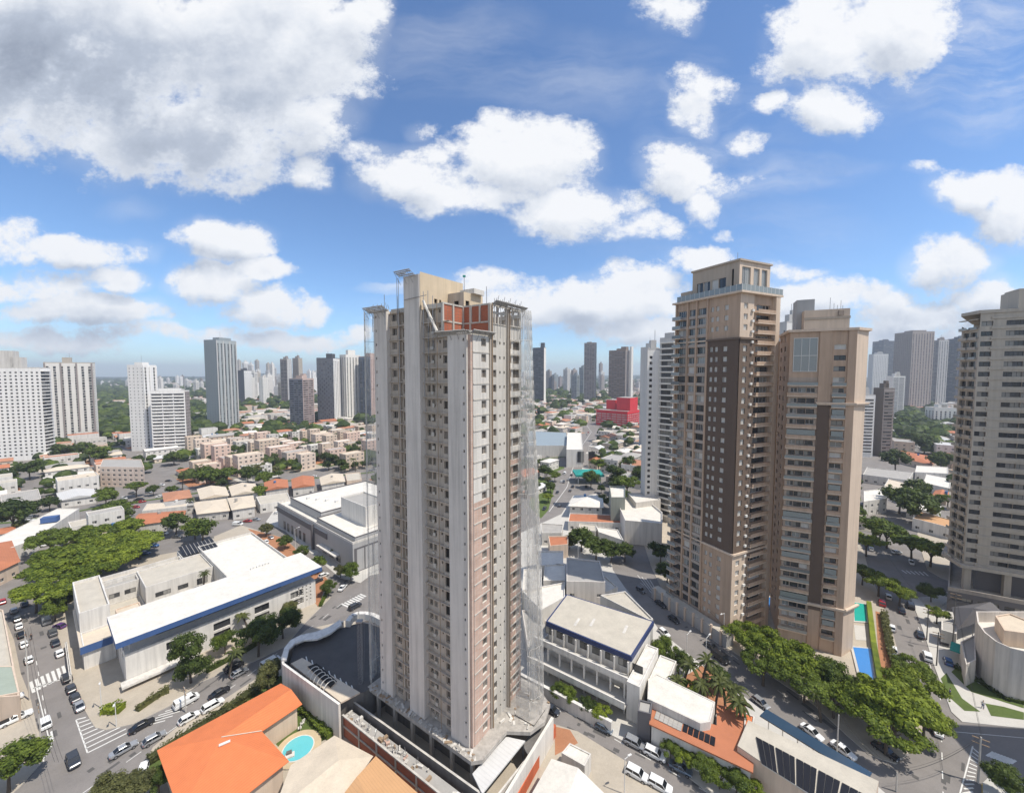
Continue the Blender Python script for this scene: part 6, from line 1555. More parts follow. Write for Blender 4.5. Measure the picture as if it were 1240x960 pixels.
# pink housing estate on the left: four-storey blocks replace lots there
PE = PX([(250,592),(470,566),(470,534),(330,530),(225,548)])
def in_pe(x, y): return inpoly(x, y, PE)
far_h = MB(); cnt = 0; estate = 0
for (cx, cy, pl) in HOUSES:
    rr = random.random
    if in_pe(cx, cy):
        if cnt > 295: continue
        c = Vector((cx, cy)); sx_ = random.uniform(.55, .85); q = [tuple(c+(Vector(p)-c)*sx_) for p in pl]; h = random.choice([8.4, 11.2, 11.2, 14]); m = random.choice([pinkm, creamm, creamm, offwhite, mat('salmon_render', (.66, .49, .40), .88, .1, .2, .2)])
        lowb('apartment_block', '%s low apartment block of the pink housing estate' % ('pink' if m is pinkm else 'cream' if m is creamm else 'off-white' if m is offwhite else 'salmon'), q, h, m, random.choice([roofwhite, creamroof, fibro]), .5, fh=2.8, ww=1.3, gap=3.0, grow=None, group='blocks of the pink housing estate')
        estate += 1; continue
    ri = random.choices(range(len(roofs_l)), wts)[0]; rm, rn = roofs_l[ri]; wm = random.choice(walls_); big = random.random() < .15
    h = random.choice([3.2, 3.6, 4.2, 6.2, 6.4]) if not big else random.uniform(7, 11)
    kind = random.choice(['hip', 'gable', 'hip', 'flat', 'gable']) if rn not in ('grey flat', 'beige') and not big else 'flat'
    if cnt < 290:
        lab = '%s roofed %s house with a %s roof' % ('', '', '') if 0 else '%s house with %s %s roof' % ({id(white): 'white', id(offwhite): 'off-white', id(palegrey): 'pale grey', id(creamm): 'cream', id(beige): 'beige', id(pinkm): 'pink'}[id(wm)], rn.replace(' flat', ''), {'hip': 'hipped', 'gable': 'gabled', 'flat': 'flat'}[kind])
        if kind == 'flat': lowb('low_building', lab.replace(' house ', ' block '), pl, h, wm, rm, .5, fh=3.1, grow=None, group='low houses of the city blocks', stuffroof=1 if cnt < 120 else 0)
        else: house('low_house', lab, pl, h, wm, rm, kind, random.uniform(1.0, 1.9), .5, grow=None, group='low houses of the city blocks')
        cnt += 1
    else:
        far_h.prism(ccw(pl), 0, h, wm, rm)
        if kind != 'flat': (hip if kind == 'hip' else gable)(far_h, ccw(pl), h+.02, 1.6, .4, rm)
# beyond: the countless low roofs of the city, one object
random.seed(5)
for k in range(9000):
    y = 560*(4000/560)**(random.random()**1.0); x = random.uniform(-1.42, 1.42)*y
    s = random.uniform(6, 14)*(1+y/2500); w_ = s*random.uniform(.7, 1.6); h = random.choice([3.5, 4, 6, 7, 9])*(1+y/5000)
    if noise.noise(Vector((x*.0025, y*.0025, 7))) > .2 and random.random() < .7: continue
    pl = [(x+dx*math.cos(GA)-dy*math.sin(GA), y+dx*math.sin(GA)+dy*math.cos(GA)) for dx, dy in ((-w_/2, -s/2), (w_/2, -s/2), (w_/2, s/2), (-w_/2, s/2))]
    rm = random.choices(roofs_l, wts)[0][0]; far_h.prism(pl, -.05, h, random.choice(walls_), rm)
struct(far_h, 'distant_houses', kind='stuff', label='pale mass of distant low houses spreading to the horizon')
tag_far = None

# repaired patches and covers on the near streets
rp = random.Random(6); pm_ = mat('asphalt_patch', (.10, .095, .09), .95, .25, .5, fine=.15); pb2 = MB(); zz = 0
for (p, q, n_, w_) in (((60,900),(20,720),16,3.2),((100,950),(430,720),26,4),((690,872),(860,955),16,2.5),((780,710),(1000,880),18,3),((1095,735),(1140,860),14,3.2),((1120,900),(1110,960),10,5)):
    P_ = Vector(G(*p)); Q_ = Vector(G(*q)); d = (Q_-P_).normalized(); k_ = Vector((-d.y, d.x))
    for _ in range(n_):
        c = P_.lerp(Q_, rp.random())+k_*rp.uniform(-w_, w_); zz += 1; L_ = rp.uniform(.5, 3.2); W_ = rp.uniform(.3, 1.1); a_ = d*L_/2; e_ = k_*W_/2
        pb2.face([(*(c-a_-e_), .0030+.00002*zz), (*(c+a_-e_), .0030+.00002*zz), (*(c+a_+e_), .0030+.00002*zz), (*(c-a_+e_), .0030+.00002*zz)], pm_)
struct(pb2, 'road_patch')
# ------------------------------------------------------------------ trees
def crown_mesh(kind, seed, nleaf, ls, m, core=True):
    rr = random.Random(seed); b = MB(); lobes = []
    if kind == 'umbrella': nl, fz, rad = 34, .36, (.15, .32)
    elif kind == 'round': nl, fz, rad = 24, .74, (.22, .40)
    elif kind == 'tall': nl, fz, rad = 18, 1.5, (.3, .45)
    else: nl, fz, rad = 10, .6, (.35, .5)
    for _ in range(nl):
        t = rr.uniform(0, 6.283); q = rr.random()**.55*.80; zc = rr.uniform(-.3, .85)*(1-q*q*.8)*fz
        lobes.append((q*math.cos(t), q*math.sin(t), zc, rr.uniform(*rad)))
    zs = .55 if kind == 'umbrella' else .8
    if core:
        for (x, y, z, r) in lobes:
            r *= .72; nn = 7; prev = None
            for j in range(5):
                ph = -math.pi/2+math.pi*j/4; ring = [(x+r*math.cos(ph)*math.cos(2*math.pi*k/nn)*rr.uniform(.8, 1.15), y+r*math.cos(ph)*math.sin(2*math.pi*k/nn)*rr.uniform(.8, 1.15), z+r*zs*math.sin(ph)) for k in range(nn)]
                if prev:
                    for k in range(nn): b.face([prev[k], prev[(k+1) % nn], ring[(k+1) % nn], ring[k]], m)
                prev = ring
    for i in range(nleaf):
        x, y, z, r = lobes[rr.randrange(nl)]
        th = rr.uniform(0, 6.283); c = rr.uniform(-.55, 1); sn = math.sqrt(max(0, 1-c*c)); rad_ = r*rr.uniform(.75, 1.12)
        p = Vector((x+rad_*sn*math.cos(th), y+rad_*sn*math.sin(th), z+rad_*c*zs))
        nrm = Vector((sn*math.cos(th), sn*math.sin(th), c+.5))+Vector((rr.gauss(0, .5), rr.gauss(0, .5), rr.gauss(0, .4))); nrm.normalize()
        u = nrm.orthogonal().normalized(); v = nrm.cross(u); a = rr.uniform(0, 6.28); u, v = u*math.cos(a)+v*math.sin(a), v*math.cos(a)-u*math.sin(a)
        s1 = ls*rr.uniform(.6, 1.4); s2 = s1*rr.uniform(.45, .8)
        b.face([p-u*s1, p-v*s2, p+u*s1, p+v*s2], m)
    return b.mesh('crown')
def trunk_mesh(kind, seed):
    rr = random.Random(seed); b = MB()           # unit: trunk from 0 to 1, limbs spread above
    h = 1.0; b.bar((0, 0, 0), (.03, .02, .6), (.085, .06), bark, 7)
    for k in range(5):
        t = 2*math.pi*k/5+rr.random(); q = .5 if kind == 'umbrella' else .28
        m_ = (.03+math.cos(t)*q*.5, .02+math.sin(t)*q*.5, .85); b.bar((.03, .02, .58), m_, (.055, .04), bark, 5); b.bar(m_, (math.cos(t)*q*1.2, math.sin(t)*q*1.2, 1.15), (.04, .015), bark, 5)
    return b.mesh('trunk')
CR = {}
for kd, lm, tag_ in (('umbrella', leafA, 'uA'), ('umbrella', leafC, 'uC'), ('round', leafB, 'rB'), ('round', leafA, 'rA'), ('tall', leafB, 'tB'), ('round', leafD, 'rD')):
    CR[tag_] = [crown_mesh(kd, 10+s, 5200, .045, lm) for s in range(2)]
    CR[tag_+'m'] = [crown_mesh(kd, 20+s, 1300, .085, lm) for s in range(2)]
    CR[tag_+'f'] = [crown_mesh(kd, 30+s, 260, .16, lm) for s in range(2)]
TRK = {'u': trunk_mesh('umbrella', 1), 'r': trunk_mesh('round', 2), 't': trunk_mesh('round', 3)}
rt = random.Random(77)
def tree(x, y, r, typ='rB', label='', h=None, group=None, lod='', z=0.0, squash=1.0, name='tree'):
    h = h or r*(1.15 if typ[0] == 'u' else 1.1)
    t = thing(name, label, 'tree', (x, y, z), group, rt.uniform(0, 6.28))
    inst(TRK[typ[0]], 'trunk', t, (0, 0, 0), 0, (r*.7, r*.7, h*.95))
    me = rt.choice(CR[typ+lod]); inst(me, 'crown', t, (0, 0, h), rt.uniform(0, 6.28), (r, r*rt.uniform(.85, 1.05)*squash, r*rt.uniform(.85, 1.1)))
    return t
def tpx(px, py, r, typ, label, hz=None, **k):
    """crown centre seen at px,py; crown centre height hz"""
    hz = hz or r*1.15; x, y = G(px, py, hz); return tree(x, y, r, typ, label, h=hz-r*.1, **k)
# umbrella trees left, behind the blue-fascia building
for px, py, r, lb in ((62,650,6.5,'left-hand'),(108,643,6,'upper'),(150,636,5.5,'pale upper'),(52,690,5.5,'lower left'),(92,676,8.5,'largest central'),(130,664,8.5,'broad right-centre'),(168,654,6.5,'rightmost'),(75,712,5.0,'lowest bright'),(112,657,6,'inner upper'),(72,670,6,'inner left'),(112,690,5.5,'lower right'),(42,712,4.5,'far lower left'),(140,672,5.5,'lower inner right'),(150,650,6,'inner rightmost'),(140,612,6.5,'dark rear')):
    tpx(px, py, r*1.25, 'uC' if lb not in ('dark rear', 'left-hand') else 'uA', '%s umbrella tree of the grove above the blue-fascia building' % lb, 7.5, group='umbrella trees by the blue-fascia building')
for px, py, r, typ, lb in ((66,735,3.6,'rA','dark round tree on the kerb at the upper end of the left street'),(80,725,3,'rD','reddish olive tree beside the corner of the blue-fascia building'),
 (230,800,4.6,'tB','tall dark tree nearest the chamfered corner of the blue-fascia building'),(272,775,3.2,'rA','small palm-like tree between two taller trees before the white facade'),(312,768,5.0,'rB','large dark round tree before the right half of the white facade'),(342,752,4.2,'rB','round tree at the right end of the white facade'),(352,738,3.0,'rD','sparse grey-green tree near the white perforated end wall'),
 (325,815,3.4,'rD','olive tree between the street and the orange roof tip'),(310,760,3,'rA','bright tree overlapping the dark round tree before the white facade'),
 (245,640,5.2,'rA','round yellow-green tree behind the solar array roof'),(322,640,3,'rD','small olive tree on the car park left of the shopping centre'),(345,655,3,'rB','dark tree left of two in front of the shopping centre wall'),(365,668,3,'rB','dark tree in the middle before the shopping centre wall'),(385,682,3.2,'rA','green tree before the shopping centre entrance canopy'),(425,690,3.6,'rA','green tree at the right corner of the shopping centre'),(408,668,2.6,'rD','small olive tree beside the entrance canopy'),(398,710,2.6,'rB','small dark tree beside the crossing left of the tower'),(412,690,2.4,'rD','thin tree before the grey wall near the tower'),
 (8,925,4.4,'rA','large green tree at the bottom left corner'),(155,955,3.4,'rD','olive tree at the bottom edge left of the orange roof'),(192,944,2.6,'rB','dark green tree touching the lower left corner of the orange roof'),(128,958,3.2,'rD','olive shrub-like tree at the bottom edge beside the street'),
 (35,566,7,'rB','dark round tree in front of the white twin tower'),(8,575,6,'rB','dark tree at the left edge below the white twin tower'),(15,620,8,'rB','dark tree mass at the left edge beside the long white hall'),(60,608,4,'rB','small dark tree above the long white hall'),(75,545,8,'rB','dark tree at the foot of the beige twin tower'),(100,543,8,'rB','second dark tree at the foot of the beige twin tower'),(120,548,8,'rA','lighter tree right of the beige twin tower foot'),
 (128,600,5,'rA','olive round tree below the pink striped block'),(166,556,5,'rB','round tree above the pink striped block'),(210,553,6,'rB','dark tree right of the white office block foot'),
 (250,575,7,'rA','left umbrella-like tree beside the avenue before the pink estate'),(275,571,7,'uA','broad bright tree beside the avenue before the pink estate'),(300,573,6,'rB','right dark tree of the row beside the avenue'),
 (313,595,4.2,'rA','ball-shaped green tree between white roofs and terracotta roofs'),(365,558,5,'rB','dark tree beside the avenue right of the two palms'),(398,558,6,'tB','dark conifer-like tree beside the avenue'),(415,560,5,'rB','dark tree right of the conifer beside the avenue'),(445,556,4,'rB','small dark tree left of the unfinished tower beside the avenue')):
    tpx(px, py, r, typ, lb, lod='' if r < 99 and G(px, py)[1] < 140 else 'm')
# right of the tower
for px, py, r, typ, lb in ((704,650,5.2,'rB','dark round tree left of the clump behind the pale grey block'),(722,660,5.2,'rB','largest dark tree of the clump behind the pale grey block'),(740,665,4.6,'rB','dark tree right in the clump at the street bend'),(757,666,3.8,'rB','small dark tree right end of the clump at the bend'),(690,655,3,'rD','palm-like tree left of the dark clump'),
 (800,665,4.5,'rB','dark tree at the foot of the tan brown tower, upper'),(808,692,4.2,'rB','dark tree at the foot of the tan brown tower, lower'),
 (676,835,2.0,'rA','first clipped round street tree nearest the debris net'),(690,842,2.0,'rA','second clipped round street tree from the debris net'),(712,852,2.0,'rB','third clipped round street tree from the debris net'),(729,860,2.2,'rC','rightmost clipped round street tree before the terraces'),
 (812,905,2.3,'rA','round shrub tree at the left end of the hedge row by the terracotta hall'),(832,915,2.3,'rC','second tree of the hedge row by the terracotta hall'),(852,926,2.5,'rA','third tree of the hedge row by the terracotta hall'),(872,936,2.5,'rC','fourth tree of the hedge row by the terracotta hall'),(892,946,2.6,'rA','fifth tree of the hedge row by the terracotta hall'),(912,956,2.6,'rC','last tree of the hedge row at the bottom edge'),
 (805,785,3.2,'rA','green tree nearest the navy fascia corner in the palm garden'),(822,800,3,'rB','dark tree among the garden palms'),(868,818,3,'rB','dark tree beside the lamp post in the palm garden'),(838,832,2.6,'rC','bright tree on red soil in the palm garden'),
 (905,765,5.2,'uC','left bright umbrella tree at the foot of the tan brown tower'),(930,775,6.0,'uC','second umbrella tree of the row before the tan towers'),(960,790,6.0,'uC','third umbrella tree of the row before the tan towers'),(925,800,5,'uA','lower umbrella tree before the tan towers'),(985,805,5,'uA','umbrella tree before the base of the tan slab tower'),(1015,820,4.2,'rA','round dense tree below the sunlit corner of the tan slab tower'),(1010,842,4.2,'uA','umbrella tree shading the car park beside the street'),(975,822,4.5,'uA','umbrella tree over the garden wall before the tan slab tower'),
 (1055,850,5.6,'uC','lower left part tree of the great canopy at the crossing'),(1085,845,7.0,'uC','biggest umbrella tree beside the crossing'),(1110,825,5.2,'uC','right-hand umbrella tree above the crossing'),(1075,875,5.5,'uC','lowest umbrella tree overhanging the crossing'),(1120,865,4.6,'uC','umbrella tree nearest the crossing corner'),(1105,805,4,'uA','small umbrella tree between the street and the canopy'),(1040,835,4.2,'uA','umbrella tree left of the blue pool end'),
 (1065,700,5.2,'uC','long bright umbrella tree over the upper street'),(1045,690,4.5,'uA','tree beside the tan slab tower at the upper street'),(1090,715,4.2,'uC','lower end umbrella tree over the upper street'),(1050,652,6,'uC','yellow-green umbrella tree right of the tan slab tower'),(1058,632,7,'uA','dark large tree right of the tan slab tower'),(1090,600,8,'rB','large dark tree above the upper street'),(1075,640,7,'uA','umbrella tree over the junction'),(1112,612,8,'rB','dark green tree left of the banded right tower'),(1128,662,6.5,'uC','bright umbrella tree at the banded tower corner'),(1105,655,6.5,'uA','dark umbrella tree beside the banded tower corner'),(1110,592,7,'rB','rear dark tree left of the banded tower'),
 (1135,740,3.2,'uC','small bright tree beside the podium of the banded tower'),(1128,715,3.2,'rB','dark bush tree below the banded tower podium'),(1237,826,2.6,'rA','small green tree at the right edge before the curved wall'),(1228,945,3.2,'rB','dark tree at the bottom right corner'),
 (1085,555,9,'rB','dark tree below the broad grey-brown tower'),(1120,535,9,'rB','large dark tree mass among houses on the right'),(1105,528,9,'rB','rear dark tree mass among houses on the right'),(1140,556,8,'rB','dark tree left of the banded tower windows'),(1095,510,10,'rA','tree at the foot of the white mid tower'),
 (745,575,6,'tB','dark upright tree behind the teal canopy'),(760,582,8,'uA','broad green tree right of the teal canopy'),(780,572,7,'rB','green tree touching the slim white tower'),(725,560,6,'rA','tree above the teal canopy'),(760,560,7,'rB','tree left of the slim white tower'),(730,605,4,'rB','tree left of the hip roofed pavilion'),(755,600,5,'rB','dark tree behind the white podium block'),
 (672,575,4,'rA','street tree beside the avenue seen right of the net'),(664,600,3.5,'rC','bright small tree at the avenue verge')):
    if typ == 'rC': typ = 'uC'; sq = 1
    tpx(px, py, r, typ, lb, lod='' if G(px, py)[1] < 150 else 'm')
# palms
leafP = leafmat('palm_fronds', (.040, .052, .012), (.115, .130, .035))
def palm_proto(seed):
    rr = random.Random(seed); b = MB()
    for k in range(18):
        t = 2*math.pi*k/18+rr.uniform(-.15, .15); up = rr.uniform(.1, .9); pr = None
        for j in range(8):
            s = j/7; r = 1.0*s; z = up*.6*math.sin(s*2.2)-.55*s*s*(1.3-up*.6); c = Vector((math.cos(t)*r, math.sin(t)*r, z)); w_ = .13*math.sin(math.pi*min(1, s*.9+.1)); k_ = Vector((-math.sin(t), math.cos(t), 0))*w_
            dn = Vector((0, 0, -.6*w_))
            if pr: b.face([pr[0], pr[1], c, c+k_+dn], leafP); b.face([pr[1], pr[2], c-k_+dn, c], leafP)
            pr = (c+k_+dn, c, c-k_+dn)
    return b.mesh('crown')
PALM = [palm_proto(s) for s in range(3)]
pb_ = MB(); pr = None
for j in range(7): pb_.bar((.02*j*j*.15, 0, j/7), (.02*(j+1)**2*.15, 0, (j+1)/7), (.03-.001*j, .028-.001*j), bark, 7)
PTR = pb_.mesh('trunk')
def palm(px, py, r, h, label, group='palms'):
    x, y = G(px, py, h); t = thing('palm_tree', label, 'palm tree', (x, y, 0), group, rt.uniform(0, 6))
    inst(PTR, 'trunk', t, (0, 0, 0), 0, (9, 9, h)); inst(rt.choice(PALM), 'crown', t, (.02*49*.15*9*.98, 0, h), rt.uniform(0, 6), (r*.82, r*.82, r*.82))
for px, py, r, h, lb in ((828,802,3.2,7,'palm nearest the navy fascia corner in the palm garden'),(850,800,3.2,8,'palm left of the lamp post in the palm garden'),(866,830,3.2,8,'palm in the middle of the palm garden'),(886,838,3.4,8,'large palm above the red soil'),(880,822,3,8,'palm beside the shaded street'),(898,846,3.2,8,'rightmost palm of the palm garden beside the orange lean-to'),(812,822,2.8,6,'low palm beside the white shed roof'),(845,822,3,7,'palm over the white sloping shed'),
 (277,790,3,6,'palm before the white facade with the blue fascia'),(300,745,2.5,6,'palm on the pavement before the white facade'),(318,556,3.6,11,'tall palm left of a pair beside the avenue'),(333,554,3.6,11,'tall palm right of a pair beside the avenue'),(220,572,4,11,'tall palm left at the avenue behind the terracotta roofs'),(238,565,4,11,'tall palm right at the avenue behind the terracotta roofs'),(430,556,3.5,9,'palm by the avenue left of the unfinished tower'),(245,692,2.2,10.5,'small palm in the roof courtyard of the blue-fascia building'),(995,845,2.2,5,'small palm in the garden strip before the tan slab tower'),(232,605,3,6,'short palm between the terracotta and white roofs')):
    palm(px, py, r, h, lb)
# shrubs and hedges
def hedge(name, label, px, h, w_, m, n=5):
    b = MB(); rr = random.Random(len(label)); pts = [Vector(G(*p)) for p in px]
    for a, c in zip(pts, pts[1:]):
        L_ = (c-a).length; d = (c-a).normalized(); k = Vector((-d.y, d.x)); 
        for i in range(int(L_*w_*60)):
            p = a+d*rr.uniform(0, L_)+k*rr.uniform(-w_/2, w_/2); z = .2+h*(1-rr.random()**2.5)*(.75+.25*math.sin(p.x*2)*math.cos(p.y*1.7)); nrm = Vector((rr.gauss(0, .6), rr.gauss(0, .6), 1)).normalized(); u = nrm.orthogonal().normalized(); v = nrm.cross(u); s = rr.uniform(.10, .24); P = Vector((p.x, p.y, z))
            b.face([P-u*s, P-v*s*.7, P+u*s, P+v*s*.7], m)
        b.prism(ccw([tuple(a-k*w_*.35), tuple(c-k*w_*.35), tuple(c+k*w_*.35), tuple(a+k*w_*.35)]), .13, h*.7, m)
    tag(b.build(name, None, (*pts[0], 0)), label, 'hedge')
hedge('hedge', 'overgrown hedge between the street and the big orange roof', [(180,925),(262,872),(335,820)], 1.8, 2.2, leafD)
hedge('hedge', 'clipped hedge at the foot of the white facade on the left', [(166,862),(195,842),(205,838)], 1.6, 1.3, leafD)
hedge('hedge', 'long clipped hedge before the right half of the white facade', [(250,815),(300,788),(340,762)], 1.5, 1.2, leafB)
hedge('hedge', 'bright green clipped corner hedge at the left crossing', [(126,862),(148,861)], 1.7, 2.4, leafC)
hedge('garden_bushes', 'dense bushes on the far side of the round pool garden', [(330,885),(352,868),(366,860)], 1.6, 2.5, leafA)
hedge('garden_bushes', 'dense bushes right of the round pool below the mural wall', [(372,862),(390,880),(402,893)], 1.7, 2.6, leafA)
hedge('hedge', 'dark hedge along the upper street before the beige terraces', [(1070,745),(1078,790),(1086,815)], 1.8, 1.8, leafD)
hedge('hedge', 'shrub border on the lawn below the curved wall', [(1185,825),(1215,846),(1240,852)], 1.0, 1.4, leafB)
hedge('hedge', 'dark shrub bed at the lower edge of the corner lawn', [(1156,808),(1182,826)], .9, 1.2, leafB)
hedge('hedge', 'planted strip at the end of the left pavement by the green court', [(388,735),(398,715)], 1.1, 1.0, leafA)
# random trees of the city blocks, nearest ones individually
random.seed(31)
for _ in range(900):
    y = random.uniform(150, 640); x = random.uniform(-1.35, 1.35)*y
    if free(x, y, 2): TREES.append((x, y, random.uniform(2.5, 6)))
for a, c in zip(AVL, AVL[1:]):
    a = Vector(a); c = Vector(c); L_ = (c-a).length; k = 0
    while k < L_: p = a+(c-a).normalized()*k; TREES.append((p.x+random.uniform(-6, 6), p.y+random.uniform(4, 8), random.uniform(2, 4))); k += random.uniform(9, 24)
TREES = [t for t in TREES if visible(t[0], t[1]) and (free(t[0], t[1], .5) or in_pe(t[0], t[1]) or random.random() < .25) and (t[0]**2+t[1]**2) > 120**2]
TREES.sort(key=lambda t: t[0]**2+t[1]**2)
random.seed(91)
for k in range(34):
    px_ = random.uniform(245, 455); py_ = random.uniform(545, 572); x, y = G(px_, py_)
    tree(x, y, random.uniform(2.6, 4.5), random.choice(['rB', 'rA', 'tB']), 'green tree between the blocks of the pink housing estate', lod='m', group='trees of the pink housing estate')
for (x, y, r) in TREES[:130]:
    ty = random.choice(['rB', 'rA', 'rB', 'uA', 'rD', 'rB'])
    tree(x, y, r, ty, '%s tree among the low houses' % {'rB': 'dark green round', 'rA': 'mid-green round', 'uA': 'flat-topped green', 'rD': 'olive'}[ty], lod='m' if y < 260 else 'f', group='street and garden trees of the city blocks')
# everything further is one wood
fw_ = bpy.data.meshes.new('wood'); fb = MB()
def blobtree(b, x, y, r, m, rr):
    nn = 6; prev = None; h = r*.9
    for j in range(4):
        ph = -.4+1.97*j/3; ring = [(x+r*math.cos(ph)*math.cos(2*math.pi*k/nn)*rr.uniform(.75, 1.2), y+r*math.cos(ph)*math.sin(2*math.pi*k/nn)*rr.uniform(.75, 1.2), h+r*.75*math.sin(ph)*rr.uniform(.8, 1.15)) for k in range(nn)]
        if prev:
            for k in range(nn): b.face([prev[k], prev[(k+1) % nn], ring[(k+1) % nn], ring[k]], m)
        prev = ring
rr = random.Random(8)
for (x, y, r) in TREES[130:]: blobtree(fb, x, y, r, rr.choice([leafA, leafB, leafB]), rr)
for k in range(9000):
    y = 420*(4200/420)**(rr.random()); x = rr.uniform(-1.42, 1.42)*y; v = noise.noise(Vector((x*.0025, y*.0025, 7)))
    if v < .12 and rr.random() < .80: continue
    if y < 640 and not free(x, y, 1): continue
    r = rr.uniform(3, 7)*(1+y/1500); blobtree(fb, x, y, r, rr.choice([leafA, leafB, leafB]), rr)
# green belt at the left horizon and behind the office tower
for (pxa, pxb, pya, pyb, n_) in ((112, 250, 492, 530, 230), (655, 705, 466, 486, 140), (1085, 1130, 500, 530, 90), (118, 160, 470, 490, 140)):
    for k in range(n_):
        x, y = G(rr.uniform(pxa, pxb), rr.uniform(pya, pyb)); 
        if y < 640 and not free(x, y, 1): continue
        blobtree(fb, x, y, rr.uniform(5, 9)*(1+y/3000), rr.choice([leafA, leafB, leafB]), rr)
struct(fb, 'distant_woods', kind='stuff', label='dark green far-off woods and tree masses between the distant houses')
# ------------------------------------------------------------------ vehicles
def paint(name, rgb, metallic=.0):
    m = mat('car_'+name, rgb, .25, 0, spec=.6, metallic=metallic); return m
PAINT = {'white': paint('white', (.72, .72, .70)), 'silver': paint('silver', (.42, .43, .44), .5), 'grey': paint('grey', (.14, .145, .15), .4), 'black': paint('black', (.018, .018, .02)), 'dark': paint('dark', (.035, .04, .05)),
         'red': paint('red', (.36, .02, .02)), 'purple': paint('purple', (.10, .05, .16)), 'blue': paint('blue', (.04, .10, .25)), 'bluegrey': paint('bluegrey', (.16, .20, .25), .4)}
tyre = mat('tyre', (.015, .015, .015), .8, 0); hub_ = mat('hubcap', (.35, .35, .36), .35, 0, metallic=.7)
lampm = mat('headlight', (.75, .77, .78), .15, 0, spec=.8); tailm = mat('taillight', (.35, .01, .01), .3, 0); cglass = mat('car_glass', (.012, .014, .017), .08, 0, spec=.7)
CARV = {
 'hatch': dict(L=4.0, W=1.70, st=[(0,.45,.35,.72),(.06,.78,.28,.86),(.25,.84,.24,.95),(.30,.85,.24,.98),(.85,.85,.24,1.02),(.96,.80,.28,.98),(1,.70,.35,.80)], cab=[(.24,.78,.96),(.40,.66,1.44),(.82,.66,1.47),(.965,.72,1.02)], roof=(.42,.84)),
 'sedan': dict(L=4.5, W=1.74, st=[(0,.48,.35,.68),(.05,.78,.28,.80),(.28,.86,.24,.94),(.72,.86,.24,.98),(.80,.85,.24,1.0),(.96,.80,.28,.97),(1,.68,.38,.82)], cab=[(.27,.78,.95),(.42,.66,1.40),(.68,.66,1.41),(.84,.74,1.0)], roof=(.43,.68)),
 'suv': dict(L=4.5, W=1.82, st=[(0,.55,.4,.85),(.04,.82,.32,1.0),(.25,.90,.28,1.08),(.80,.90,.28,1.12),(.96,.88,.3,1.10),(1,.78,.4,.95)], cab=[(.24,.84,1.07),(.36,.72,1.64),(.90,.72,1.66),(.975,.78,1.12)], roof=(.37,.90)),
 'pickup': dict(L=5.2, W=1.84, st=[(0,.6,.45,.9),(.04,.86,.36,1.05),(.26,.91,.34,1.12),(.60,.91,.34,1.12),(1,.90,.36,1.10)], cab=[(.24,.84,1.1),(.34,.72,1.68),(.56,.72,1.70),(.63,.82,1.12)], roof=(.35,.56)),
 'van': dict(L=4.9, W=1.86, st=[(0,.6,.4,.95),(.04,.86,.32,1.15),(.16,.92,.3,1.25),(.96,.92,.3,1.28),(1,.86,.4,1.2)], cab=[(.12,.88,1.2),(.26,.80,1.92),(.95,.80,1.95),(.99,.84,1.25)], roof=(.27,.96))}
CM = {}
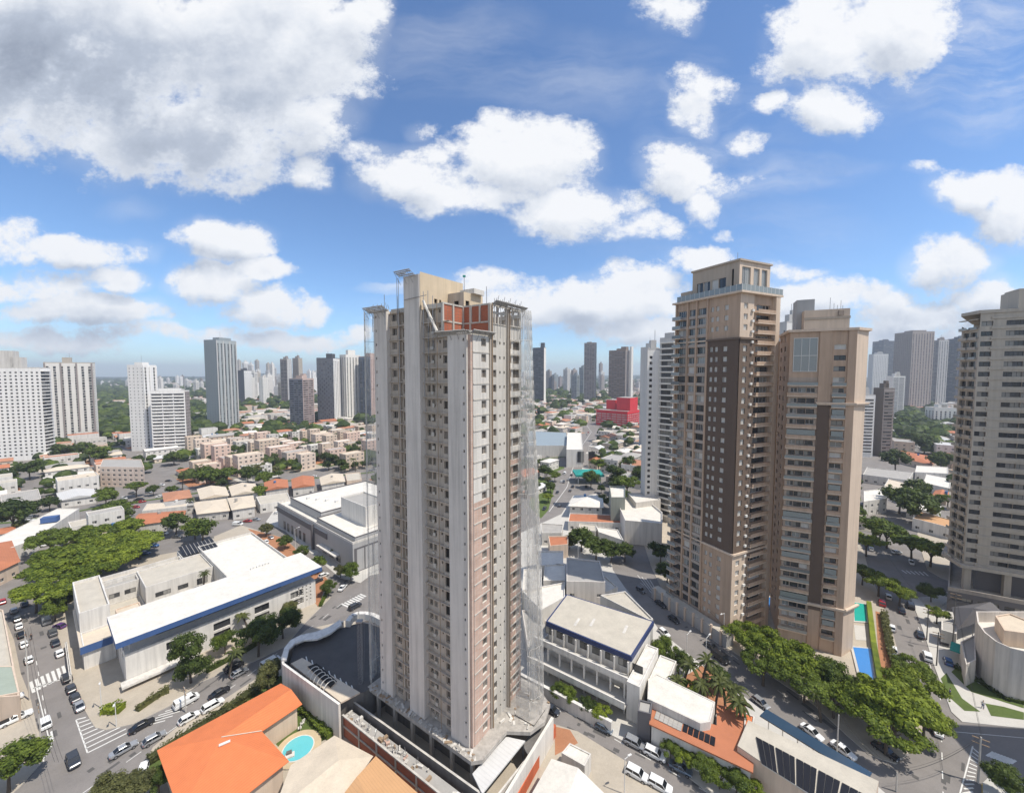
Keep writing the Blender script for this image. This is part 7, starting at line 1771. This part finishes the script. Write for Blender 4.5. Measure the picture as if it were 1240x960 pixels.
def carmesh(kind, col):
    if (kind, col) in CM: return CM[(kind, col)]
    V = CARV[kind]; L = V['L']; W = V['W']/2; pm = PAINT[col]; X = lambda t: L/2-t*L
    b = MB(); rings = []
    for t, hw, z0, z1 in V['st']:
        w = W*hw/.9; x = X(t); rings.append([(x, -w*.86, z0), (x, -w, z0+.18), (x, -w, z1-.16), (x, -w*.90, z1), (x, w*.90, z1), (x, w, z1-.16), (x, w, z0+.18), (x, w*.86, z0)])
    for r0, r1 in zip(rings, rings[1:]):
        for k in range(8): b.face([r0[k], r0[(k+1) % 8], r1[(k+1) % 8], r1[k]], pm)
    b.face(rings[0][::-1], pm); b.face(rings[-1], pm)
    if kind == 'van': pass
    # roof skin
    cab = V['cab']; t0, t1 = V['roof']; zr = cab[1][2]; zr2 = cab[2][2]; wr = W*cab[1][1]/.9
    b.prism([(X(t1), -wr*.98), (X(t0), -wr*.98), (X(t0), wr*.98), (X(t1), wr*.98)], zr-.03, zr2+.035, pm)
    if kind == 'pickup':
        b.prism(ccw([(X(.66), -W*.85), (X(.97), -W*.85), (X(.97), W*.85), (X(.66), W*.85)]), 1.09, 1.14, black, black)
    for k, (t, hw, z) in enumerate(cab[:-1]):       # pillars
        t2, hw2, z2 = cab[k+1]
        for s in (-1, 1): b.bar((X(t), s*W*hw/.9, z), (X(t2), s*W*hw2/.9, z2), .045, pm)
    tm = (t0+t1)/2
    for s in (-1, 1): b.bar((X(tm), s*W*.97, 1.0), (X(tm), s*wr, zr), .045, pm)
    if kind == 'van':
        for s in (-1, 1): b.prism(ccw([(X(.42), s*W*.90), (X(.97), s*W*.90), (X(.97), s*W*.97), (X(.42), s*W*.97)]), 1.2, 1.9, pm)
    body = b.mesh('body')
    g = MB(); rg = []
    for t, hw, z in cab: w = W*hw/.9; rg.append([(X(t), -w, z), (X(t), w, z)])
    base = [(X(cab[0][0]), W*.93, cab[0][2]-.05), (X(cab[-1][0]), W*.93, cab[-1][2]-.05)]
    for r0, r1 in zip(rg, rg[1:]): g.face([r0[0], r0[1], r1[1], r1[0]], cglass)
    for s in (0, 1):
        sg_ = 1 if s else -1; pts = [r[s] for r in rg]; lo = [(X(cab[-1][0]), sg_*W*.96, 1.0), (X(cab[0][0]), sg_*W*.96, .95)]; g.face((pts+lo) if s == 0 else (pts+lo)[::-1], cglass)
    glassm_ = g.mesh('windows')
    w = MB(); nn = 12; r = .33 if kind in ('hatch', 'sedan') else .38
    cap = MB()
    for (y0, y1, rr_, m) in ((-.11, .11, r, tyre), (-.125, .125, r*.6, hub_)):
        if m is hub_: tyre_mesh = w.mesh('wheel'); w = MB()
        A = [(rr_*math.cos(2*math.pi*k/nn), y0, r+rr_*math.sin(2*math.pi*k/nn)) for k in range(nn)]; B_ = [(p[0], y1, p[2]) for p in A]
        for k in range(nn): w.face([A[k], A[(k+1) % nn], B_[(k+1) % nn], B_[k]], m)
        w.face(A, m); w.face(B_[::-1], m)
    wheel = (tyre_mesh, w.mesh('hubcap'))
    hl = MB(); hl.box((0, 0, 0), (.12, .34, .15), lampm); tl_ = MB(); tl_.box((0, 0, 0), (.08, .3, .2), tailm)
    CM[(kind, col)] = (V, body, glassm_, wheel, hl.mesh('headlight'), tl_.mesh('taillight')); return CM[(kind, col)]
def car(px, py, ang, kind, col, label, sc=.88, world=None, group=None):
    V, body, gl, wh, hl, tl_ = carmesh(kind, col); x, y = world or G(px, py)
    n_ = {'hatch': 'hatchback', 'sedan': 'sedan_car', 'suv': 'suv', 'pickup': 'pickup_truck', 'van': 'van'}[kind]
    t = thing(n_, label, {'van': 'van', 'pickup': 'pickup truck'}.get(kind, 'car'), (x, y, .012), group or 'cars on the streets', ang); t.scale = (sc, sc, sc)
    inst(body, 'body', t, (0, 0, 0)); inst(gl, 'windows', t, (0, 0, 0)); L = V['L']; W = V['W']/2
    for fx in (.5-.19, -.5+.2):
        for s in (-1, 1): w_ = inst(wh[0], 'wheel', t, (L*fx, s*(W-.10), 0)); inst(wh[1], 'hubcap', w_, (0, 0, 0))
    zf = V['st'][1][3]-.28
    for s in (-1, 1): inst(hl, 'headlight', t, (L/2-.10, s*W*.66, zf)); inst(tl_, 'taillight', t, (-L/2+.05, s*W*.68, zf+.05))
    return t
def ang(p, q): a = Vector(G(*p)); b_ = Vector(G(*q)); return math.atan2((b_-a).y, (b_-a).x)
aA = ang((95,850),(60,765)); aB = ang((205,868),(300,815)); aD = ang((700,872),(850,950)); aE = ang((800,740),(980,870)); aF = ang((1140,850),(1105,735)); aN = ang((672,615),(700,560))
CARS = [
 (3,730,aA,'hatch','red','red car parked at the far left edge'),(17,741,aA,'hatch','silver','silver car topmost in the row at the left street kerb'),(21,751,aA,'hatch','grey','grey car second in the row at the left street kerb'),(23,760,aA,'hatch','white','white car between grey and black ones at the left street kerb'),(26,770,aA,'sedan','black','black car in the row at the left street kerb'),
 (29,782,aA,'hatch','white','white car on the left kerb above another white car'),(35,801,aA,'hatch','white','white car on the left kerb just above the zebra crossing'),
 (30,733,aA,'sedan','dark','dark car crossing at the shaded top of the left street'),(56,754,aA,'van','silver','silver van under the kerb tree on the left street'),(72,760,aA+.4,'hatch','purple','purple car under the kerb tree near the blue-fascia building'),(64,768,aA,'suv','grey','grey car on the right kerb above the zebra crossing'),(67,780,aA,'sedan','dark','dark car second from the zebra crossing on the right kerb'),(72,793,aA,'hatch','white','white car on the right kerb nearest above the zebra crossing'),
 (81,823,aA,'suv','black','black car topmost of four below the zebra crossing'),(86,836,aA,'hatch','dark','dark car second of four below the zebra crossing'),(91,847,aA,'hatch','dark','dark car third of four below the zebra crossing'),(96,857,aA,'sedan','silver','silver car lowest of four below the zebra crossing'),
 (9,852,aB,'pickup','white','white pickup upper of two in the lot at the left edge'),(19,873,aB,'pickup','white','white pickup lower of two in the lot at the left edge'),(55,878,aA,'suv','white','white car waiting at the left crossing stop line'),
 (89,924,aA+math.pi,'suv','dark','dark blue car entering the left crossing'),(150,910,aB,'sedan','silver','silver car driving below the striped island'),(172,881,aB,'sedan','black','black car beside the striped island'),(187,897,aB,'hatch','silver','silver hatchback beside the hedge tip'),(174,934,aB+1.2,'hatch','white','white car half hidden behind trees at the orange roof corner'),
 (226,852,aB,'van','white','white van driving before the white facade'),(229,872,aB,'hatch','white','white car lower of two parked by the orange roof hedge'),(258,857,aB,'suv','white','white car parked halfway along the orange roof hedge'),(266,841,aB,'sedan','black','black car driving before the hedge of the orange roof'),(284,810,aB,'suv','black','black car in the kerb lane before the dark facade tree'),(290,817,aB,'hatch','silver','silver car with red tail lights beside a black one'),(328,805,aB,'van','white','white car beside the curved mural wall end'),
 (430,736,aB,'suv','dark','dark car just below the white zebra bars left of the tower'),(415,713,aB+.5,'sedan','white','white car parked above the zebra bars left of the tower'),(385,705,aB,'hatch','dark','dark car under trees at the shopping centre corner'),(421,707,aB+.4,'hatch','grey','grey car beside the white one above the zebra bars'),(392,698,aB,'hatch','white','white car half under trees at the shopping centre corner'),
 (322,657,aB+1.5,'hatch','white','white car left in the shopping centre car park'),(328,652,aB+1.5,'hatch','silver','silver car right in the shopping centre car park'),(300,632,aB-1,'sedan','red','dark red car on the street before the white workshops'),(288,636,aB-1,'van','white','white van behind the dark red car before the workshops'),(310,630,aB-1,'sedan','silver','silver car ahead of the dark red car before the workshops'),(336,622,aB+.3,'hatch','white','white car at the left end of the shopping centre'),
 (198,647,aB-1,'sedan','white','white car in the lot behind the solar array'),(215,651,aB-1,'sedan','grey','grey car in the lot behind the solar array'),(190,653,aB-1,'hatch','silver','silver car left in the lot behind the solar array'),(176,671,aB-1,'hatch','blue','blue car behind the parapet of the blue-fascia building'),(200,641,aB-1,'hatch','white','white car at the back of the lot behind the solar array'),
 (56,661,aB,'suv','white','white car in the gap between the umbrella trees'),(70,655,aB,'hatch','silver','silver car right in the gap between the umbrella trees'),(78,630,aB,'hatch','white','white car beside the long white hall'),(88,626,aB,'sedan','silver','silver car second beside the long white hall'),
 (731,884,aD,'hatch','bluegrey','blue-grey car under the last clipped tree'),(769,903,aD,'suv','silver','silver car parked before the clay court'),(793,916,aD,'suv','white','white car parked before the clay court'),(824,933,aD,'sedan','bluegrey','blue-grey car under the hedge row trees'),(771,940,aD,'suv','white','white car upper of two on the near kerb by the lamp'),(799,954,aD,'suv','white','white car lower of two on the near kerb by the lamp'),(668,862,aD,'hatch','dark','dark car peeping out behind the slab lobe'),
 (804,768,aE,'hatch','white','white car by the navy fascia corner on the shaded street'),(816,752,aE,'hatch','dark','dark car on the far kerb of the shaded street'),(800,733,aE,'sedan','dark','dark car parked uphill on the shaded street'),(776,716,aE,'hatch','grey','grey car near the street bend'),(872,799,aE,'van','black','black van in front of the tan brown tower'),(862,785,aE,'sedan','dark','dark car ahead of the black van'),(921,853,aE,'hatch','silver','silver car beside the start of the blue glass canopy'),(983,889,aE,'sedan','white','white car upper of two beside the blue glass canopy'),(1021,911,aE,'sedan','white','white car lower of two beside the blue glass canopy'),(1072,912,aE,'sedan','black','black car in the shade under the great canopy tree'),
 (1068,732,aF,'suv','red','red car under the long umbrella tree on the upper street'),(1076,724,aF,'hatch','white','white car beside the red one on the upper street'),(1092,741,aF,'hatch','dark','dark car in the middle of the upper street'),(1103,735,aF,'suv','black','black car at the right kerb of the upper street'),(1114,770,aF,'sedan','dark','dark car at the pale pavement of the upper street'),(1123,797,aF,'suv','white','white car at the right kerb near the black pole'),
 (1080,762,aF,'hatch','white','white car uppermost of three on the left kerb'),(1082,789,aF,'hatch','white','white car middle of three on the left kerb'),(1085,800,aF,'suv','silver','silver car lowest of three on the left kerb'),(1135,886,aF,'sedan','white','white car coming out from under the great canopy tree'),(1128,880,aF,'hatch','dark','dark car hidden mostly under the great canopy tree'),
 (1055,666,aF,'hatch','white','white car far up the street below umbrella trees'),(1086,670,aF-.8,'hatch','white','white car on the side street junction'),(1052,658,aF,'hatch','silver','silver car farthest up the street by the tan slab tower'),(1142,778,aF,'suv','black','black car at the teal canopy'),(1148,803,aF,'hatch','blue','blue car on the pavement below the teal canopy'),
 (684,574,aN,'van','white','white lorry-like van on the avenue right of the net'),(688,582,aN,'hatch','silver','silver car left below the white van on the avenue'),(692,576,aN,'hatch','dark','dark car right of the white van on the avenue'),(680,584,aN,'hatch','white','white car lowest on the avenue right of the net'),(710,590,aN,'hatch','black','dark car beside the teal canopy')]
CARS += [(150,604,aB-1,'hatch','white','white car leftmost on the wide junction below the white office tower'),(160,598,aB-1,'sedan','grey','grey car upper left on the wide junction below the office tower'),(170,606,aB-1,'suv','black','black car in the middle of the wide junction below the office tower'),(180,597,aB-1,'hatch','silver','silver car beside the pink striped block corner'),(196,588,aB-1,'hatch','white','white car up the side street by the office tower'),(204,583,aB-1,'sedan','dark','dark car up the side street by the office tower'),(165,615,aB-1,'hatch','red','red car below the wide junction on the left'),(178,640,aB+.6,'hatch','white','white car in the grove lot left of the solar array'),(95,641,aB,'hatch','dark','dark car under the upper umbrella trees'),(186,662,aB-1,'suv','blue','blue car below the lot behind the solar array')]
for px, py, a, kd, c_, lb in CARS: car(px, py, a, kd, c_, lb)
rr = random.Random(14)
cols_ = ['white', 'silver', 'grey', 'black', 'white', 'red', 'dark', 'white']
nm_ = {'white': 'white', 'silver': 'silver', 'grey': 'grey', 'black': 'black', 'red': 'red', 'dark': 'dark blue'}
for pts, off_, n_ in ((AVL, 3.5, 26), (AVN[2:], 3.2, 12), (F2, 2.5, 6)):
    for k in range(n_):
        i = rr.randrange(len(pts)-1); a = Vector(pts[i]); c = Vector(pts[i+1]); d = (c-a).normalized(); s = rr.choice([-1, 1]); p = a.lerp(c, rr.random())+Vector((-d.y, d.x))*s*off_; cc = rr.choice(cols_)
        if not visible(p.x, p.y): continue
        car(0, 0, math.atan2(d.y, d.x)+(0 if s < 0 else math.pi), rr.choice(['hatch', 'sedan', 'suv']), cc, '%s car on the %s' % (nm_[cc], 'avenue left of the unfinished tower' if pts is AVL else 'curving avenue right of the debris net' if pts is not F2 else 'street behind the banded tower'), world=(p.x, p.y), group='cars on the distant avenues')
# ------------------------------------------------------------------ poles, lamps, wires, people
def pole(name, label, base, top, arm=None, m=conc_w, r=.14, cross=True, lamp=False):
    x, y = G(*base); z = ZY(top[1], y); t = thing(name, label, 'pole' if not lamp else 'street lamp', (x, y, .13)); w = MB(); w.bar((x, y, .13), (x, y, z), (r, r*.65), m, 8); w.build('post', t)
    if cross:
        for dz in (.4, 1.3): w = MB(); w.box((x, y, z-dz), (.12, 2.0, .12), wood, GA); w.build('crossarm', t)
    if lamp:
        dx, dy = arm or (1.6, 0); w = MB(); w.bar((x, y, z-.1), (x+dx, y+dy, z+.25), .05, m, 6); w.build('arm', t); w = MB(); w.box((x+dx, y+dy, z+.17), (.7, .28, .12), alu, math.atan2(dy, dx)); w.build('lamp_head', t)
    return Vector((x, y, z))
P1 = pole('utility_pole', 'concrete utility pole standing on the corner at the bottom right', (1184,948), (1184,892), r=.17)
P2 = pole('utility_pole', 'dark utility pole left beside the upper street', (1122,775), (1122,737), m=conc_d)
P3 = pole('utility_pole', 'dark utility pole beside the zebra pavement near the white car', (1134,806), (1135,765), m=conc_d)
P4 = pole('utility_pole', 'tall dark utility pole next to the teal canopy', (1153,788), (1155,718), m=conc_d)
P5 = pole('utility_pole', 'pale utility pole among the parked cars below the great canopy', (1013,919), (1014,865), cross=False)
P6 = pole('utility_pole', 'utility pole before the white facade on the left street', (225,862), (227,832))
P7 = pole('utility_pole', 'utility pole at the left kerb of the left crossing', (36,848), (30,760))
P8 = pole('utility_pole', 'utility pole on the sidewalk at the lower left junction', (50,905), (46,852), r=.12)
P9 = pole('utility_pole', 'utility pole at the bottom right near the zebra bars', (1085,958), (1085,935), cross=False)
for nm2, lb, b_, t_, arm in (('street_lamp', 'white street lamp on the kerb at the bottom of the near street', (756,962), (757,918), (.9, .4)), ('street_lamp', 'street lamp among the palms left of the shaded street', (831,800), (831,768), (1.2, .9)), ('street_lamp', 'tall street lamp in the palm garden', (854,822), (855,772), (1.2, .9)),
   ('street_lamp', 'street lamp at the striped island of the left crossing', (141,880), (141,850), (.8, -1)), ('street_lamp', 'street lamp beside the teal canopy avenue', (712,588), (709,535), (-2.5, 0)), ('street_lamp', 'tall street lamp before the shopping centre entrance', (358,668), (358,640), (1, 1)), ('street_lamp', 'street lamp on the pavement beside the dark kerb cars', (123,858), (123,825), (.8, -.8)),
   ('street_lamp', 'twin street lamp at the foot of the tan brown tower', (876,778), (877,742), (-1.2, -.8)), ('street_lamp', 'street lamp before the round dark trees', (700,677), (700,655), (1, 0))):
    pole(nm2, lb, b_, t_, arm, alu, .09, False, True)
def wire(a, c, label, sag=1.2, n_=3):
    w = MB()
    for k in range(n_):
        o_ = Vector((.35*k, .25*k, -.3*(k % 2))); pr = None
        for i in range(13):
            t = i/12; p = a.lerp(c, t)+o_; p.z -= sag*4*t*(1-t)
            if pr: w.bar(pr, p, .018, black, 3)
            pr = p
    ob = w.build('power_line', None, tuple(a)); tag(ob, label, 'cable')
wire(P1, P4, 'power lines from the corner pole to the pole by the teal canopy'); wire(P4, P2, 'power lines above the upper street between two dark poles')
wire(P1, P9, 'power lines running left from the corner pole'); wire(P9, P5, 'power lines past the great canopy tree')
wire(P7, P8, 'power lines along the kerb of the left street', .5); wire(P5, Vector((*G(857, 772), 7.5)), 'long power lines beside the shaded street', 1.5)
wire(P8, Vector((*G(70, 975), 7.5)), 'power lines leaving the lower left junction', .6); wire(P2, Vector((*G(1050, 660), 8)), 'power lines along the farther upper street', 1)
def person(px, py, label, top, trousers, z=.13, heading=0.0):
    x, y = G(px, py); t = thing('person', label, 'person', (x, y, z), None, heading)
    skin = mat('skin', (.38, .22, .14), .6, 0); b = MB()
    def ell(c, r, m, nn=10, nr=7):
        pr = None
        for j in range(nr+1):
            ph = -math.pi/2+math.pi*j/nr; ring = [(c[0]+r[0]*math.cos(ph)*math.cos(2*math.pi*k/nn), c[1]+r[1]*math.cos(ph)*math.sin(2*math.pi*k/nn), c[2]+r[2]*math.sin(ph)) for k in range(nn)]
            if pr:
                for k in range(nn): b.face([pr[k], pr[(k+1) % nn], ring[(k+1) % nn], ring[k]], m)
            pr = ring
    me = bpy.data.meshes.new('body'); V = [(0,0,.95),(0,0,1.2),(0,0,1.42),(0,0,1.5),(0,0,1.62),(0,-.1,.92),(.12,-.11,.5),(.02,-.12,.06),(.14,-.12,.03),(0,.1,.92),(-.10,.11,.52),(-.22,.12,.08),(-.11,.12,.03),(0,-.19,1.40),(-.08,-.25,1.12),(.06,-.24,.88),(0,.19,1.40),(.08,.25,1.12),(.2,.24,.92)]
    E_ = [(0,1),(1,2),(2,3),(3,4),(0,5),(5,6),(6,7),(7,8),(0,9),(9,10),(10,11),(11,12),(2,13),(13,14),(14,15),(2,16),(16,17),(17,18)]
    Rr = [.14,.13,.14,.055,.10,.10,.07,.05,.045,.10,.07,.05,.045,.06,.045,.035,.06,.045,.035]
    me.from_pydata(V, E_, []); me.materials.append(skin); ob = bpy.data.objects.new('body', me); COL.objects.link(ob); ob.parent = t
    sk = ob.modifiers.new('skin', 'SKIN'); lay = me.skin_vertices[0].data if me.skin_vertices else None
    if lay is None:
        return t
    for i, r in enumerate(Rr): lay[i].radius = (r, r)
    lay[0].use_root = True; ob.modifiers.new('sub', 'SUBSURF').levels = 1
    return t
def person_simple(px, py, label, top, trousers, heading=0.0, z=.13):
    """one continuous lofted figure in mid-step with clothing as children"""
    x, y = G(px, py); t = thing('person', label, 'person', (x, y, z), None, heading)
    skin = mat('skin', (.38, .22, .14), .6, 0); hair = mat('hair', (.02, .015, .01), .7, 0)
    def loft(b, secs, m, nn=10, cap=True):
        pr = None; 
        for (cx, cy, cz, rx, ry) in secs:
            ring = [(cx+rx*math.cos(2*math.pi*k/nn), cy+ry*math.sin(2*math.pi*k/nn), cz) for k in range(nn)]
            if pr:
                for k in range(nn): b.face([pr[k], pr[(k+1) % nn], ring[(k+1) % nn], ring[k]], m)
            elif cap: b.face(ring[::-1], m)
            pr = ring
        if cap: b.face(pr, m)
    b = MB()
    loft(b, [(0,0,.86,.10,.15),(0,0,1.0,.11,.15),(0,0,1.15,.10,.14),(0,0,1.35,.12,.19),(0,0,1.43,.10,.18),(0,0,1.47,.055,.06),(0,0,1.54,.05,.05),(.01,0,1.57,.075,.06),(.015,0,1.64,.10,.075),(.01,0,1.71,.095,.075),(0,0,1.76,.05,.04)], skin)
    for s in (-1, 1):
        k = .12*s; loft(b, [(k*1.7, s*.10, .03, .11, .045),(k*1.4, s*.10, .10, .05, .045),(k*.9, s*.10, .35, .062, .058),(k*.6, s*.10, .5, .06, .06),(0, s*.09, .9, .095, .09)], skin)
        loft(b, [(-k*1.5, s*.26, .78, .03, .02),(-k*1.3, s*.26, .86, .035, .03),(-k*.6, s*.26, 1.1, .04, .04),(0, s*.22, 1.38, .055, .055),(0, s*.17, 1.42, .05, .05)], skin)
    b.build('body', t, (0, 0, 0), True).location = (0, 0, 0)
    c = MB(); loft(c, [(0,0,.95,.125,.17),(0,0,1.15,.115,.16),(0,0,1.35,.135,.21),(0,0,1.45,.08,.12)], top)
    for s in (-1, 1): loft(c, [(-.05*s, s*.265, 1.14, .055, .055),(0, s*.23, 1.37, .07, .07),(0, s*.15, 1.43, .06, .06)], top)
    c.build('shirt', t, (0, 0, 0), True)
    c = MB(); loft(c, [(0,0,.82,.12,.165),(0,0,.97,.13,.175)], trousers)
    for s in (-1, 1):
        k = .12*s; loft(c, [(k*1.4, s*.10, .10, .065, .06),(k*.6, s*.10, .5, .075, .075),(0, s*.09, .9, .105, .10)], trousers)
    c.build('trousers', t, (0, 0, 0), True)
    c = MB(); loft(c, [(-.02,0,1.66,.10,.08),(-.02,0,1.72,.105,.082),(-.01,0,1.78,.06,.05)], hair); c.build('hair', t, (0, 0, 0), True)
    return t
clb = mat('cloth_blue', (.05, .07, .18), .9, 0); clw = mat('cloth_white', (.6, .6, .58), .9, 0); cld = mat('cloth_dark', (.03, .03, .035), .9, 0)
person_simple(1150, 843, 'person in a blue shirt walking on the pale pavement above the right crossing', clb, cld, 2.2)
person_simple(38, 775, 'person in dark clothes walking beside the left street kerb', cld, cld, 1.5)
person_simple(1190, 858, 'person in a white shirt on the path between the corner lawns', clw, clb, .8)
# ------------------------------------------------------------------ every label singles out one thing
ORD = ['first','second','third','fourth','fifth','sixth','seventh','eighth','ninth','tenth','eleventh','twelfth','thirteenth','fourteenth','fifteenth','sixteenth','seventeenth','eighteenth','nineteenth','twentieth']
TENS = {20: 'twenty', 30: 'thirty', 40: 'forty', 50: 'fifty', 60: 'sixty', 70: 'seventy', 80: 'eighty', 90: 'ninety'}
def ordw(i):
    n = i+1
    if n <= 20: return ORD[n-1]
    if n % 10 == 0: return {30: 'thirtieth', 40: 'fortieth', 50: 'fiftieth', 60: 'sixtieth', 70: 'seventieth'}.get(n, 'hundredth')
    return TENS[n//10*10]+'-'+ORD[n % 10-1]
LMK = [((-27,78),'the unfinished tower'),((-104,165),'the shopping centre'),((-86,105),'the blue-fascia building'),((57,110),'the tan brown tower'),((80,105),'the tan slab tower'),((150,135),'the banded grey tower'),(G(712,574),'the teal canopy'),(G(270,520),'the steel-blue tower'),(G(745,515),'the red building'),
       (G(190,545),'the white office tower'),(G(85,530),'the beige twin tower'),(G(20,556),'the white twin tower'),(G(398,513),'the checkered tower'),(G(780,630),'the slim white tower'),(G(1070,553),'the dark brown slim tower'),(G(1105,498),'the broad grey-brown tower'),(G(150,588),'the pink striped block'),(G(60,635),'the long white hall'),(G(365,515),'the slate and brick-pink tower'),(G(690,545),'the grey roofed hall')]
from collections import defaultdict
def pxof(o):
    x, y = o.location.x, max(o.location.y, 1); return 620+480*x/y
gr = defaultdict(list)
for o in ROOTS: gr[o['label']].append(o)
for lab, lst in list(gr.items()):
    if len(lst) < 2: continue
    if lst[0].get('group') in ('low houses of the city blocks', 'street and garden trees of the city blocks', 'blocks of the pink housing estate'):
        sub = defaultdict(list)
        base = lab.replace(' among the low houses', '').replace(' low apartment block of the pink housing estate', ' estate block')
        for o in lst:
            p = Vector(o.location[:2]); (lx, ly), nm = min(LMK, key=lambda l: (Vector(l[0])-p).length); l = Vector((lx, ly)); dpx = pxof(o)-(620+480*lx/ly)
            rel = ('left of' if dpx < 0 else 'right of') if abs(dpx) > 25 else ('behind' if p.length > l.length else 'in front of')
            sub[(rel, nm)].append(o)
        for (rel, nm), ls in sub.items():
            ls.sort(key=lambda o: o.location.length)
            for i, o in enumerate(ls): o['label'] = '%s %s %s%s' % (base, rel, nm, '' if len(ls) == 1 else ', nearest' if i == 0 else ', %s nearest' % ordw(i))
    else:
        lst.sort(key=pxof)
        for i, o in enumerate(lst): o['label'] = '%s, %s' % (lab, 'leftmost' if i == 0 else 'rightmost' if i == len(lst)-1 else ordw(i)+' from left')
for o in ROOTS:
    w_ = o['label'].split()
    if len(w_) > 16: o['label'] = ' '.join(x for x in w_ if x not in ('the', 'a'))
